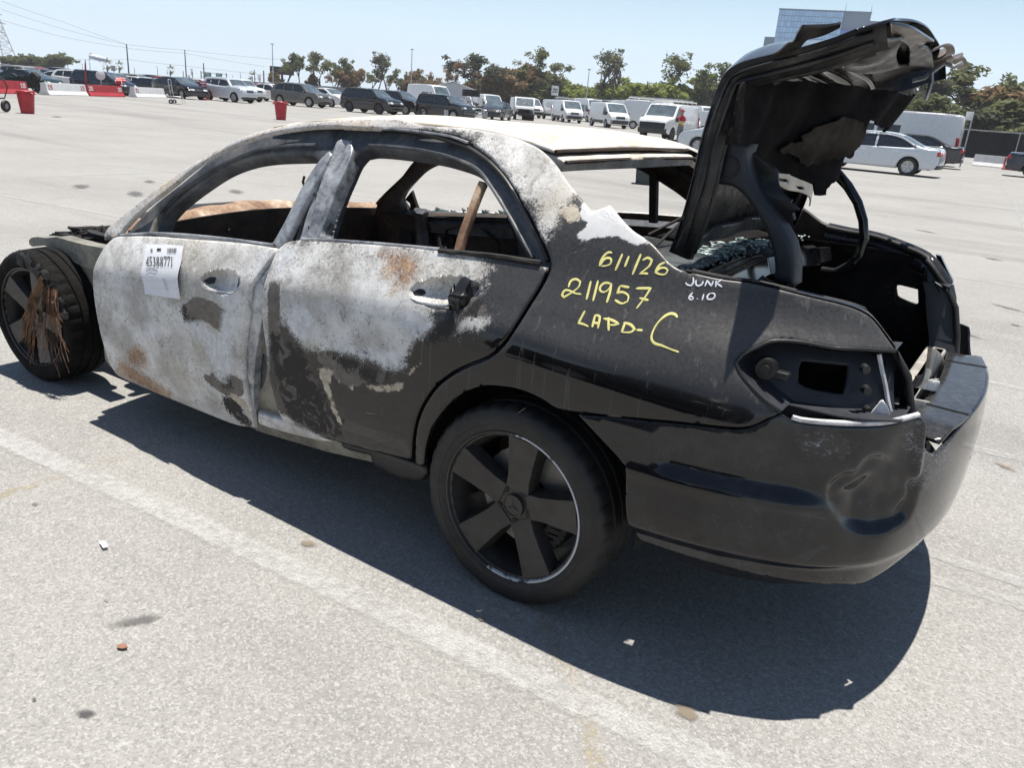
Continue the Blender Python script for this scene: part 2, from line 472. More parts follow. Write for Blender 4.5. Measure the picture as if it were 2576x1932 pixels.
# ---- burnt sheet metal: black lacquer under ash, primer, soot, bare zinc, rust and curled paint
def burnt(name, inner=False):
    t = NT(name)
    co = t.co()
    n1 = t.noise(7.0, 6.0, 0.62); n2 = t.noise(38.0, 6.0, 0.62, 0.4); n3 = t.noise(150.0, 4.0, 0.7); nb = t.noise(2.2, 3.0)
    wig = t.math('ADD', t.math('MULTIPLY', t.math('SUBTRACT', n1, 0.5), 0.13), t.math('MULTIPLY', t.math('SUBTRACT', n2, 0.5), 0.06))
    wig3 = t.math('ADD', wig, t.math('MULTIPLY', t.math('SUBTRACT', n3, 0.5), 0.10))
    fine = t.math('ADD', t.math('MULTIPLY', t.math('SUBTRACT', n2, 0.5), 0.035), t.math('MULTIPLY', t.math('SUBTRACT', n3, 0.5), 0.012))
    ash, rust, soot, prim, white, peel = (t.attr(k) for k in ('ash', 'rust', 'soot', 'prim', 'white', 'peel'))
    f_ash = t.step(t.math('ADD', ash, wig3), -0.015, 0.02)
    deep = t.step(t.math('ADD', ash, wig), 0.0, 0.14)
    f_rust = t.step(t.math('ADD', rust, wig3), -0.02, 0.03)
    f_soot = t.step(t.math('ADD', soot, wig3), -0.004, 0.006)
    f_prim = t.step(t.math('ADD', prim, t.math('MULTIPLY', wig, 0.45)), -0.004, 0.004)
    f_white = t.math('MULTIPLY', t.step(t.math('ADD', white, t.math('MULTIPLY', wig3, 0.75)), -0.012, 0.022), t.lin(t.noise(52.0, 6.0, 0.75, 1.2), 0.36, 0.50, 0.25, 0.95))
    f_flake = t.step(t.math('ADD', t.attr('flake'), fine), -0.003, 0.003)
    f_peel = t.step(t.math('ADD', peel, fine), -0.003, 0.003)
    # lacquer with dust that settles on what faces up
    up = t.sep(t.geo('Normal'), 2)
    dust = t.math('MULTIPLY', t.step(up, 0.14, 0.62), t.lin(t.noise(110.0, 5.0, 0.7), 0.35, 0.65, 0.65, 1.0))
    film = t.math('MULTIPLY', t.step(t.noise(4.0, 6.0, 0.65), 0.42, 0.75), 0.03)
    streak = t.math('MULTIPLY', t.step(t.noise(1.0, 5.0, 0.6, vec=t.scaled((55.0, 55.0, 3.0))), 0.60, 0.68), 0.13)
    dd = t.math('ADD', t.math('MULTIPLY', dust, 0.34), t.math('ADD', film, streak), clamp=True)
    col = t.mix(dd, (0.006, 0.006, 0.007), (0.215, 0.205, 0.195))
    rgh = t.math('ADD', 0.035, t.math('MULTIPLY', dd, 1.3), clamp=True)
    # ash
    a1 = t.mix(t.step(n1, 0.32, 0.68), (0.40, 0.385, 0.36), (0.74, 0.735, 0.72))
    a1 = t.mix(t.math('MULTIPLY', t.step(nb, 0.46, 0.70), 0.7), a1, (0.50, 0.46, 0.38))
    worm = t.noise(34.0, 6.0, 0.72, 2.2); worm2 = t.noise(70.0, 5.0, 0.75, 1.5)
    wf = t.math('ADD', 0.12, t.math('MULTIPLY', t.step(t.noise(3.2, 3.0), 0.42, 0.62), 0.62))
    a1 = t.mix(t.math('MULTIPLY', t.math('MULTIPLY', t.step(worm, 0.50, 0.40), 0.55), wf), a1, (0.17, 0.16, 0.15))
    a1 = t.mix(t.math('MULTIPLY', t.math('MULTIPLY', t.step(worm, 0.52, 0.66), 0.8), wf), a1, (0.78, 0.78, 0.78))
    a1 = t.mix(t.math('MULTIPLY', t.step(t.noise(11.0, 6.0, 0.75, 1.0), 0.56, 0.66), 0.6), a1, (0.20, 0.185, 0.165))
    crk = t.math('MULTIPLY', t.step(worm2, 0.54, 0.64), t.mixf(deep, 0.9, 0.5))
    a1 = t.mix(crk, a1, (0.09, 0.08, 0.075))
    col = t.mix(f_ash, col, a1); rgh = t.mixf(f_ash, rgh, 0.75)
    pr = t.mix(t.step(n2, 0.35, 0.65), (0.105, 0.092, 0.08), (0.155, 0.138, 0.12))
    col = t.mix(f_prim, col, pr); rgh = t.mixf(f_prim, rgh, 0.6)
    so = t.mix(t.step(t.noise(13.0, 7.0, 0.75, 1.0), 0.54, 0.58), (0.010, 0.009, 0.009), (0.105, 0.092, 0.082))
    col = t.mix(f_soot, col, so); rgh = t.mixf(f_soot, rgh, 0.7)
    wh = t.mix(t.step(n2, 0.3, 0.7), (0.50, 0.51, 0.53), (0.74, 0.75, 0.77))
    col = t.mix(f_white, col, wh); rgh = t.mixf(f_white, rgh, 0.65)
    ru = t.mix(t.step(n2, 0.32, 0.62), (0.42, 0.20, 0.06), (0.20, 0.10, 0.045))
    ru = t.mix(t.step(n1, 0.5, 0.75), ru, (0.42, 0.33, 0.20))
    col = t.mix(t.math('MULTIPLY', f_rust, t.lin(n3, 0.35, 0.6, 0.45, 1.0)), col, ru)
    col = t.mix(f_flake, col, t.mix(t.step(n1, 0.3, 0.7), (0.55, 0.54, 0.53), (0.72, 0.715, 0.71))); rgh = t.mixf(f_flake, rgh, 0.5)
    pl = t.mix(t.step(n2, 0.3, 0.7), (0.34, 0.29, 0.22), (0.55, 0.49, 0.39))
    col = t.mix(f_peel, col, pl); rgh = t.mixf(f_peel, rgh, 0.6)
    t.set(Base_Color=col, Roughness=rgh)
    h = t.math('ADD', t.math('MULTIPLY', t.math('MULTIPLY', f_ash, n3), 0.5), t.math('ADD', t.math('MULTIPLY', f_ash, t.math('ADD', 0.3, n2)), t.math('ADD', f_peel, t.math('ADD', f_flake, f_white))))
    t.bump(h, 0.35, 0.004)
    return t.m

def metal_mix(name, stops, rough=0.7, scale=6.0, metal=0.0, bump=0.3):
    """bare or charred metal: noise walks through the colours of STOPS"""
    t = NT(name)
    n1 = t.noise(scale, 6.0, 0.65, 0.5); n2 = t.noise(scale * 6, 5.0, 0.7)
    v = t.math('ADD', t.math('MULTIPLY', n1, 0.7), t.math('MULTIPLY', n2, 0.3))
    r = t.n('ValToRGB'); cr = r.color_ramp
    while len(cr.elements) < len(stops): cr.elements.new(0.5)
    for e, (p, c) in zip(cr.elements, stops): e.position = p; e.color = tuple(c) + (1,)
    t.l(v, r.inputs[0])
    t.set(Base_Color=r.outputs[0], Roughness=rough, Metallic=metal)
    t.bump(v, bump, 0.006)
    return t.m

M_BURNT = burnt('burnt_paint')
M_RUST = metal_mix('rusted_steel', [(0.28, (0.008, 0.007, 0.007)), (0.45, (0.030, 0.022, 0.018)), (0.58, (0.065, 0.042, 0.027)), (0.74, (0.15, 0.098, 0.055))])
M_RUSTLIGHT = metal_mix('orange_rusted_steel', [(0.3, (0.08, 0.045, 0.03)), (0.45, (0.20, 0.11, 0.065)), (0.56, (0.34, 0.23, 0.145)), (0.68, (0.56, 0.49, 0.41))])
M_STEEL = metal_mix('charred_blue_steel', [(0.28, (0.012, 0.012, 0.014)), (0.44, (0.05, 0.053, 0.06)), (0.56, (0.115, 0.12, 0.13)), (0.72, (0.22, 0.20, 0.165))], 0.5)
M_ZINC = metal_mix('bare_zinc_steel', [(0.3, (0.04, 0.042, 0.047)), (0.42, (0.17, 0.18, 0.195)), (0.54, (0.40, 0.41, 0.425)), (0.68, (0.62, 0.62, 0.61))], 0.38, 9.0, 0.35)
M_OLIVE = metal_mix('scorched_olive_primer', [(0.3, (0.05, 0.045, 0.038)), (0.44, (0.15, 0.14, 0.115)), (0.58, (0.26, 0.25, 0.205)), (0.72, (0.38, 0.32, 0.22))], 0.6)
M_CHAR = metal_mix('black_char', [(0.3, (0.006, 0.006, 0.006)), (0.5, (0.018, 0.016, 0.015)), (0.75, (0.05, 0.044, 0.038))], 0.8)
M_BLACK = plain('black_plastic', (0.012, 0.0125, 0.014), 0.42, vary=0.3, scale=9)
M_BLUEBLACK = plain('dark_trim_plastic', (0.019, 0.021, 0.027), 0.55, vary=0.2, scale=12)
M_RUBBER = plain('tyre_rubber', (0.016, 0.0155, 0.015), 0.62, vary=0.35, scale=14, bump=0.15)
M_FELT = plain('black_felt', (0.010, 0.009, 0.009), 0.95, vary=0.5, scale=9, bump=0.5, spec=0.1)
def gloss_black(name, dusty):
    t = NT(name)
    up = t.sep(t.geo('Normal'), 2)
    d = t.math('MULTIPLY', t.step(up, 0.05, 0.9), t.lin(t.noise(40.0, 5.0, 0.7), 0.35, 0.65, 0.3, 1.0))
    sp = t.math('MULTIPLY', t.step(t.voro(70.0), 0.10, 0.05), t.step(t.noise(5.0, 4.0), 0.45, 0.65))
    sc = t.math('MULTIPLY', t.step(t.noise(9.0, 7.0, 0.75, 2.0), 0.60, 0.68), 0.25)
    dd = t.math('ADD', t.math('MULTIPLY', d, dusty), t.math('ADD', t.math('MULTIPLY', sp, 0.12), t.math('MULTIPLY', sc, dusty)), clamp=True)
    t.set(Base_Color=t.mix(dd, (0.006, 0.006, 0.0075), (0.30, 0.29, 0.285)), Roughness=t.math('ADD', 0.03, t.math('MULTIPLY', dd, 1.0), clamp=True))
    return t.m
M_GLOSS = gloss_black('black_lacquer', 0.12)
M_SCUFF = gloss_black('scuffed_black_lacquer', 0.16)

# ---- outlines on the side of the body
FD_OUT = [(2.112, 0.828), (2.052, 0.842), (1.86, 0.871), (1.614, 0.898), (1.266, 0.935), (1.085, 0.946), (1.086, 0.921), (1.102, 0.889), (1.125, 0.844), (1.149, 0.8), (1.152, 0.758), (1.16, 0.693), (1.178, 0.624), (1.196, 0.542), (1.207, 0.447), (1.204, 0.395), (1.204, 0.327), (1.212, 0.221), (1.333, 0.192), (1.518, 0.185), (1.761, 0.186), (1.968, 0.187), (2.148, 0.196), (2.169, 0.213), (2.185, 0.26), (2.184, 0.345), (2.191, 0.458), (2.193, 0.555), (2.19, 0.631), (2.186, 0.682), (2.17, 0.744), (2.149, 0.792)]
RD_OUT = [(1.04, 0.974), (0.933, 0.995), (0.728, 1.018), (0.482, 1.042), (0.368, 1.049), (0.209, 1.058), (-0.012, 1.061), (-0.008, 1.015), (0.011, 0.95), (0.031, 0.885), (0.053, 0.841), (0.092, 0.798), (0.163, 0.754), (0.226, 0.711), (0.286, 0.653), (0.331, 0.588), (0.361, 0.525), (0.379, 0.458), (0.397, 0.351), (0.502, 0.338), (0.61, 0.321), (0.773, 0.306), (0.839, 0.299), (0.933, 0.312), (1.027, 0.305), (1.042, 0.346), (1.055, 0.426), (1.07, 0.49), (1.073, 0.584), (1.085, 0.679), (1.086, 0.757), (1.082, 0.839), (1.081, 0.892), (1.077, 0.941)]
QTR_AP = [(0.385, 0.351), (0.369, 0.456), (0.352, 0.522), (0.323, 0.584), (0.279, 0.648), (0.219, 0.705), (0.157, 0.748), (0.085, 0.793), (0.044, 0.837), (0.022, 0.883), (0.002, 0.948), (-0.017, 1.013), (-0.022, 1.058)]
AP_TOP = [(-0.011, 1.082), (0.03, 1.125), (0.108, 1.193), (0.21, 1.265), (0.301, 1.314), (0.37, 1.341), (0.441, 1.363), (0.526, 1.375), (0.652, 1.38), (0.817, 1.373), (1.014, 1.363)] + [(1.018, 1.365), (1.143, 1.353), (1.285, 1.33), (1.427, 1.295), (1.567, 1.242), (1.703, 1.169), (1.831, 1.067), (1.981, 0.957), (2.068, 0.877), (2.102, 0.833)]
A_BASE = [(2.187, 0.807), (2.213, 0.827), (2.184, 0.866), (2.084, 0.942)]
RAIL_OUT = [(1.95, 1.035)] + [(1.796, 1.138)] + [(1.646, 1.222)] + [(1.5, 1.294)] + [(1.283, 1.353), (1.13, 1.376), (0.986, 1.394), (0.784, 1.409)] + [(0.647, 1.399), (0.467, 1.403), (0.326, 1.395), (0.244, 1.383), (0.171, 1.364)]
C_EDGE = [(0.103, 1.333), (0.023, 1.284), (-0.087, 1.221)] + [(-0.131, 1.244), (-0.222, 1.191), (-0.29, 1.166)] + [(-0.372, 1.118), (-0.42, 1.112)]
TRUNK_EDGE = [(-0.498, 1.107), (-0.561, 1.108), (-0.63, 1.102), (-0.727, 1.087), (-0.789, 1.075), (-0.832, 1.058), (-0.858, 1.036), (-0.887, 1.006), (-0.913, 0.98)]
LAMP_EDGE = [(-0.911, 0.977), (-0.848, 0.98), (-0.79, 0.98), (-0.729, 0.986), (-0.686, 0.987), (-0.653, 0.982), (-0.628, 0.966), (-0.604, 0.946), (-0.595, 0.926), (-0.609, 0.908), (-0.636, 0.887), (-0.68, 0.858), (-0.725, 0.834)]
BUMP_SEAM = [(-0.713, 0.821), (-0.699, 0.812), (-0.677, 0.794), (-0.656, 0.783), (-0.624, 0.775), (-0.501, 0.758), (-0.349, 0.733), (-0.199, 0.705), (-0.153, 0.7)]
ARCH = [(-0.148, 0.697), (-0.097, 0.714), (-0.023, 0.722), (0.052, 0.713), (0.103, 0.7), (0.166, 0.666), (0.219, 0.62), (0.269, 0.558), (0.304, 0.498), (0.328, 0.428), (0.346, 0.341), (0.39, 0.343)]

def masks(**polys):
    keys = ('ash', 'rust', 'soot', 'prim', 'white', 'peel', 'flake')
    def f(a, b):
        r = {}
        for k in keys:
            v = polys.get(k, [])
            r[k] = sdf(a, b, v) if isinstance(v, list) else (v(a, b) if callable(v) else np.full(len(a), float(v)))
        return r
    return f

def left(off=0.0, bump=None):
    def s(a, b):
        y = yside(a, b) - off
        if bump is not None: y = y + bump(a, b)
        return a, y, b
    return s
def right(off=0.0):
    return lambda a, b: (a, -(yside(a, b) - off), b)

def gauss(a, b, x, z, sx, sz, ang=0.0):
    c, s = math.cos(ang), math.sin(ang)
    u = (a - x) * c + (b - z) * s; v = -(a - x) * s + (b - z) * c
    return np.exp(-(u / sx) ** 2 - (v / sz) ** 2)

def waves(a, b, amp, seed=0, f=6.0):
    r = np.random.RandomState(seed); h = np.zeros(len(a))
    for k in range(7):
        d = r.uniform(0, 6.28); w = f * r.uniform(0.5, 2.0)
        h += np.sin(w * (a * math.cos(d) + b * math.sin(d)) + r.uniform(0, 6.28)) / (w / f)
    return h * amp / 4

# handle bowls (centre, half length, half height)
H_F = ((1.325, 0.918, 0.788), 0.112, 0.042)
H_R = ((0.301, 0.918, 0.937), 0.125, 0.046)
def bowl(h, slope):
    c, L, W = h
    def f(a, b):
        u = (a - c[0]) / L; v = (b - c[2] - (a - c[0]) * slope) / (W * (1 - 0.25 * np.clip(u, -1, 1)))
        r = u * u + v * v
        return -0.034 * np.clip(1 - r, 0, 1) ** 0.6
    return f
bowl_f, bowl_r = bowl(H_F, -0.10), bowl(H_R, -0.12)

DENT1 = [(1.536, 0.585), (1.3, 0.652), (1.413, 0.502), (1.345, 0.429), (1.583, 0.639), (1.83, 0.497), (1.927, 0.339), (1.684, 0.735), (1.239, 0.599)]
def fd_shape(a, b):
    h = bowl_f(a, b) + waves(a, b, 0.0022, 3, 7)
    h -= 0.010 * gauss(a, b, DENT1[2][0], DENT1[2][1], 0.075, 0.19, 0.42)
    h += 0.007 * gauss(a, b, DENT1[1][0], DENT1[1][1], 0.04, 0.16, 0.05)
    h -= 0.007 * gauss(a, b, DENT1[4][0], DENT1[4][1], 0.03, 0.20, 0.45)
    h += 0.006 * gauss(a, b, DENT1[5][0], DENT1[5][1], 0.04, 0.13, 0.4)
    h -= 0.012 * gauss(a, b, DENT1[7][0] - 0.03, DENT1[7][1], 0.11, 0.05, 0.0)
    return h
def rd_shape(a, b):
    return bowl_r(a, b) + waves(a, b, 0.0014, 9, 6)

fd_mask = masks(ash=[[(x * 1.0, z) for x, z in [(3, -1), (3, 2), (0, 2), (0, -1)]]],
    prim=[[(1.524, 0.68), (1.432, 0.715), (1.346, 0.704), (1.28, 0.69), (1.31, 0.639), (1.326, 0.602), (1.374, 0.597), (1.442, 0.617), (1.514, 0.613), (1.564, 0.643)],
          [(1.486, 0.368), (1.353, 0.433), (1.218, 0.43), (1.235, 0.362), (1.355, 0.334), (1.448, 0.346)]],
    white=[[(1.297, 0.686), (1.239, 0.687), (1.232, 0.628), (1.266, 0.508), (1.305, 0.416), (1.391, 0.384), (1.431, 0.444), (1.459, 0.491), (1.527, 0.581), (1.434, 0.61), (1.376, 0.583), (1.332, 0.589)],
           [(1.329, 0.745), (1.262, 0.758), (1.237, 0.715), (1.296, 0.697)], [(1.841, 0.538), (1.739, 0.554), (1.732, 0.488), (1.787, 0.463), (1.842, 0.488)], [(1.172, 0.924), (1.097, 0.936), (1.114, 0.875), (1.144, 0.855)]],
    soot=[[(1.404, 0.274), (1.314, 0.327), (1.261, 0.284), (1.223, 0.244), (1.225, 0.22), (1.313, 0.216)], [(1.576, 0.664), (1.536, 0.655), (1.531, 0.615), (1.442, 0.611), (1.507, 0.597), (1.558, 0.621)], [(1.36, 0.401), (1.287, 0.417), (1.304, 0.386), (1.359, 0.374)]],
    rust=[[(1.999, 0.368), (1.923, 0.406), (1.855, 0.39), (1.852, 0.345), (1.953, 0.284), (2.031, 0.278)], [(2.148, 0.218), (2.047, 0.309), (1.953, 0.284), (1.861, 0.26), (1.737, 0.225), (1.783, 0.183), (1.983, 0.181)]],
    peel=[[(1.352, 0.341), (1.281, 0.349), (1.225, 0.34), (1.22, 0.278), (1.256, 0.299), (1.307, 0.322)]])
rd_mask = masks(
    ash=[[(1.113, 0.969), (0.672, 1.04), (0.369, 1.051), (0.189, 1.06), (0.148, 1.036), (0.172, 1), (0.195, 0.961), (0.255, 0.906), (0.312, 0.883), (0.309, 0.832), (0.359, 0.785), (0.398, 0.729), (0.469, 0.678), (0.569, 0.668), (0.647, 0.674), (0.741, 0.667), (0.811, 0.635), (0.889, 0.648), (0.945, 0.688), (0.981, 0.717), (1.073, 0.697), (1.099, 0.806)],
         [(1.118, 0.852), (1.058, 0.848), (1.049, 0.66), (1.062, 0.493), (1.036, 0.354), (0.937, 0.323), (0.808, 0.306), (0.738, 0.302), (0.844, 0.279), (1.039, 0.291), (1.117, 0.535)],
         [(0.223, 0.828), (0.204, 0.887), (0.138, 0.904), (0.099, 0.907), (0.128, 0.878)]],
    white=[[(0.741, 0.678), (0.686, 0.695), (0.507, 0.727), (0.415, 0.72), (0.403, 0.694), (0.457, 0.666), (0.538, 0.659), (0.595, 0.659), (0.66, 0.671)], [(1.034, 0.964), (0.972, 0.971), (0.975, 0.943), (1.019, 0.888), (1.044, 0.85), (1.051, 0.902)], [(0.989, 0.705), (0.958, 0.753), (0.893, 0.786), (0.794, 0.766), (0.837, 0.696), (0.895, 0.663)], [(0.444, 0.857), (0.324, 0.887), (0.311, 0.827), (0.37, 0.782), (0.423, 0.798)]],
    soot=[[(1.041, 0.651), (0.984, 0.653), (0.89, 0.627), (0.829, 0.573), (0.783, 0.511), (0.747, 0.439), (0.703, 0.407), (0.76, 0.331), (0.934, 0.337), (1.011, 0.391), (1.042, 0.498)], [(0.742, 0.647), (0.621, 0.656), (0.538, 0.646), (0.469, 0.644), (0.507, 0.609), (0.584, 0.594), (0.662, 0.615)], [(0.381, 0.761), (0.288, 0.853), (0.25, 0.894), (0.217, 0.917), (0.097, 0.923), (0.11, 0.909), (0.203, 0.883), (0.232, 0.822), (0.312, 0.777)]],
    prim=[[(1.051, 0.835), (0.993, 0.841), (0.989, 0.746), (0.995, 0.661), (1.05, 0.638)], [(0.826, 0.616), (0.741, 0.652), (0.648, 0.639), (0.583, 0.615), (0.571, 0.588), (0.664, 0.553), (0.745, 0.574)]],
    rust=[[(0.601, 1.006), (0.521, 1.023), (0.438, 1.015), (0.422, 0.971), (0.441, 0.926), (0.487, 0.922), (0.492, 0.955), (0.564, 0.951), (0.548, 0.98)]],
    peel=[[(0.811, 0.577), (0.771, 0.59), (0.716, 0.593), (0.745, 0.563), (0.748, 0.509), (0.719, 0.442), (0.697, 0.379), (0.725, 0.401), (0.763, 0.489), (0.788, 0.541)], [(0.577, 0.58), (0.501, 0.596), (0.409, 0.638), (0.421, 0.607), (0.476, 0.582), (0.578, 0.564)], [(0.397, 0.677), (0.349, 0.711), (0.362, 0.688), (0.409, 0.654)], [(0.703, 0.576), (0.688, 0.578), (0.694, 0.555), (0.704, 0.555)], [(0.664, 0.547), (0.64, 0.562), (0.644, 0.542), (0.661, 0.538)]])
_ash_c = [(0.363, 1.339), (0.261, 1.301), (0.203, 1.27), (0.149, 1.234), (0.09, 1.197), (0.05, 1.163), (0.008, 1.177), (-0.002, 1.205), (-0.006, 1.24), (-0.033, 1.274), (-0.105, 1.252), (-0.158, 1.228), (-0.17, 1.245)]
q_mask = masks(
    ash=[[(3, 0.75), (3, 2.2), (-0.2, 2.2)] + [(x, z - 0.015) for x, z in _ash_c[::-1]] + _ash_c[:1] + [(0.45, 1.40), (1.0, 1.30), (1.5, 1.15), (2.0, 0.85)]],
    flake=[[(-0.081, 1.134), (-0.068, 1.148), (-0.094, 1.193), (-0.075, 1.195), (-0.045, 1.229), (-0.052, 1.257), (-0.109, 1.252), (-0.155, 1.228)] + [(-0.115, 1.256), (-0.211, 1.216), (-0.26, 1.187), (-0.278, 1.162), (-0.238, 1.155), (-0.207, 1.166), (-0.149, 1.163)]],
    soot=[[(-0.078, 1.13), (-0.122, 1.159), (-0.187, 1.162)] + [(-0.149, 1.162), (-0.207, 1.166), (-0.212, 1.152), (-0.141, 1.155)]],
    peel=[[(0.018, 1.206), (-0.019, 1.226), (-0.054, 1.212), (-0.062, 1.186), (-0.019, 1.188)]],
    rust=lambda a, b: np.clip((a - 0.9) * 0.06, -0.07, -0.012))

# ---- quarter panel, C-pillar, roof rail and A-pillar: one pressing
side_frame_out = QTR_AP + AP_TOP + A_BASE + RAIL_OUT + C_EDGE + TRUNK_EDGE + LAMP_EDGE + BUMP_SEAM + ARCH
o = sheet('body_side', [M_BURNT, M_CHAR], side_frame_out, left(0, lambda a, b: waves(a, b, 0.0007, 5, 5)), sp=0.02, thick=0.012, er=0.006, parent=HERO, attr=q_mask)
o = sheet('body_side', [M_BURNT, M_RUST], side_frame_out, right(), sp=0.035, thick=0.012, er=0.006, parent=HERO, attr=q_mask)

# ---- doors
def door(name, out, shape, mask, lab=None, fine=()):
    return tag(sheet(name, [M_BURNT, M_RUST], out, left(-0.001, shape), sp=0.017, thick=0.012, er=0.007, parent=HERO, attr=mask, fine=fine), lab)
def hf(h): return ((h[0][0] - h[1] * 1.1, h[0][2] - h[2] * 1.5, h[0][0] + h[1] * 1.1, h[0][2] + h[2] * 1.5, 0.006),)
front_door = door('door', FD_OUT, fd_shape, fd_mask, 'ash grey front door with the paper sheet', hf(H_F))
rear_door = door('door', RD_OUT, rd_shape, rd_mask, 'half burnt rear door with curled paint', hf(H_R))
sheet('door', [M_BURNT, M_RUST], FD_OUT, right(), sp=0.04, thick=0.012, er=0.007, parent=HERO, attr=masks(ash=0.2))
sheet('door', [M_BURNT, M_RUST], RD_OUT, right(), sp=0.04, thick=0.012, er=0.007, parent=HERO, attr=masks(ash=0.1))
# black patches painting the shade in the openings where the handles sat, their lower lips and the melted stump at the rear
def on_side(x, z, out=0.0): return (x, float(yside(x, z)[0]) + out, z)
def patch(name, pts, mat, parent, out=0.0, th=0.006, shape=None, sp=0.02):
    return sheet(name, [mat], pts, (lambda a, b: (a, yside(a, b) + out + (shape(a, b) if shape is not None else 0), b)), sp=sp, thick=th, er=min(0.002, th * .4), parent=parent)
for pts, par, bw in (([(1.431, 0.772), (1.408, 0.788), (1.386, 0.788), (1.387, 0.769), (1.408, 0.763)], front_door, bowl_f), ([(1.247, 0.813), (1.217, 0.818), (1.215, 0.792), (1.252, 0.778)], front_door, bowl_f),
                     ([(0.419, 0.917), (0.406, 0.928), (0.388, 0.928), (0.377, 0.92), (0.386, 0.91), (0.406, 0.909)], rear_door, bowl_r)):
    patch('handle_opening', pts, M_BLACK, par, 0.003, 0.004, bw)
patch('handle_lip', [(1.434, 0.755), (1.389, 0.749), (1.312, 0.755), (1.247, 0.77), (1.21, 0.789), (1.215, 0.78), (1.262, 0.76), (1.329, 0.747), (1.398, 0.742)], M_ZINC, front_door, 0.003, 0.006)
patch('handle_lip', [(0.418, 0.904), (0.387, 0.9), (0.337, 0.903), (0.263, 0.912), (0.258, 0.906), (0.296, 0.899), (0.35, 0.895), (0.397, 0.896)], M_ZINC, rear_door, 0.003, 0.006)
hp = [(0.269, 0.948), (0.257, 0.957), (0.218, 0.958), (0.208, 0.946), (0.216, 0.925), (0.246, 0.911), (0.269, 0.923)]
tag(sheet('handle', [M_BLACK], hp, lambda a, b: (a, yside(a, b) + 0.018 + 0.004 * np.sin(b * 400), b), sp=0.006, thick=0.03, er=0.012, parent=rear_door), 'melted black handle stump')

# ---- recessed door aperture: steel flange round both window openings
WIN_F = [(1.897, 0.878), (1.898, 0.933), (1.845, 0.99), (1.718, 1.089), (1.617, 1.155), (1.508, 1.199), (1.393, 1.226), (1.24, 1.247), (1.148, 1.255), (1.107, 1.244), (1.089, 1.235), (1.041, 1.206), (1.066, 1.095), (1.062, 0.948), (1.333, 0.924), (1.8, 0.883)]
WIN_R = [(0.929, 0.975), (0.93, 1.143), (0.929, 1.21), (0.931, 1.267), (0.919, 1.294), (0.876, 1.304), (0.743, 1.31), (0.574, 1.31), (0.483, 1.303), (0.418, 1.294), (0.38, 1.281), (0.327, 1.252), (0.25, 1.206), (0.184, 1.157), (0.134, 1.111), (0.067, 1.068), (0.06, 1.05), (0.386, 1.019)]
AP_OUT = [(x + 0.02, z) for x, z in QTR_AP[::-1][:1]] + [(x - 0.012, z + 0.02) for x, z in AP_TOP[:6]] + [(x, z + 0.022) for x, z in AP_TOP[6:14]] + [(x + 0.01, z + 0.016) for x, z in AP_TOP[14:]] + [(2.20, 0.80), (2.22, 0.60), (2.16, 0.30), (1.2, 0.20), (0.42, 0.31), (0.40, 0.5), (0.30, 0.72), (0.12, 0.86), (-0.02, 1.0)]
AP_HOLES = [WIN_F, WIN_R]
for sf, sp in ((left(0.05), 0.03), (right(0.05), 0.05)):
    sheet('door_aperture', [M_STEEL, M_RUST], AP_OUT, sf, AP_HOLES, sp=sp, thick=0.05, er=0.012, parent=HERO)
# rolled seams inside the aperture
def seam(name, pts, r, mat, off, parent=HERO, n=6):
    q = resample(pts, 0.03, closed=False)
    m = MB(); m.tube([on_side(x, z, -off) for x, z in q], r, n)
    return m.build(name, [mat], parent, deg=60)
seam('door_seal', [(0, 1.073), (0.044, 1.119), (0.121, 1.184), (0.223, 1.257), (0.32, 1.305), (0.394, 1.33), (0.464, 1.348), (0.563, 1.362), (0.662, 1.37), (0.761, 1.372), (0.833, 1.369)], 0.009, M_BLACK, 0.018)
seam('door_seal', [(0.062, 1.071), (0.135, 1.128), (0.221, 1.195), (0.308, 1.251), (0.375, 1.284), (0.457, 1.302), (0.569, 1.314), (0.74, 1.319), (0.873, 1.312)], 0.006, M_STEEL, 0.036)
seam('door_seal', [(1.131, 1.291), (1.278, 1.274), (1.427, 1.245), (1.569, 1.191), (1.708, 1.117), (1.847, 1.014), (1.914, 0.942)], 0.007, M_STEEL, 0.034)
seam('roof_gutter', [(0.439, 1.359), (0.523, 1.371), (0.649, 1.375), (0.732, 1.375), (0.816, 1.372)], 0.004, M_ZINC, 0.003)
# pillar between the doors, strip of the front door's frame, mirror post, quarter light bar
def strip(name, pts, mat, off, th=0.03, er=0.008, sp=0.012, sf=None, **k):
    return sheet(name, [mat], pts, left(off) if sf is None else sf, sp=sp, thick=th, er=er, parent=HERO, **k)
BP = [(1.029, 1.299), (1.024, 1.316), (1.006, 1.323), (0.977, 1.319), (0.943, 1.293), (0.929, 1.247), (0.928, 1.108), (0.932, 1.036), (0.939, 0.988), (1.024, 0.975), (1.032, 1.061), (1.027, 1.218), (1.032, 1.264)]
_pt, _pb = np.mean(BP[0:4], 0), np.mean(BP[7:10], 0)
def pillar_rib(a, b):
    d = _pb - _pt; n = np.array((-d[1], d[0])) / np.linalg.norm(d); u = (a - _pt[0]) * n[0] + (b - _pt[1]) * n[1]
    return 0.014 * np.exp(-((u - 0.008) / 0.012) ** 4) - 0.006 * np.exp(-((u + 0.022) / 0.006) ** 2)
sheet('door_pillar', [M_ZINC], BP, left(0.036, pillar_rib), sp=0.008, thick=0.05, er=0.005, parent=HERO)
for q_ in (0.06, 0.38, 0.93):
    x_, z_ = _pt + (_pb - _pt) * q_ + np.array((0.022, 0)); y_ = float(yside(x_, z_)[0]) - 0.034; m = MB(); m.cyl((x_, y_ - .01, z_), (x_, y_ + .003, z_), .0075, .0075, 10); m.build('pillar_bolt', [M_CHAR], HERO)
sheet('door_pillar', [M_RUST], BP, right(0.03), sp=0.03, thick=0.06, er=0.01, parent=HERO)
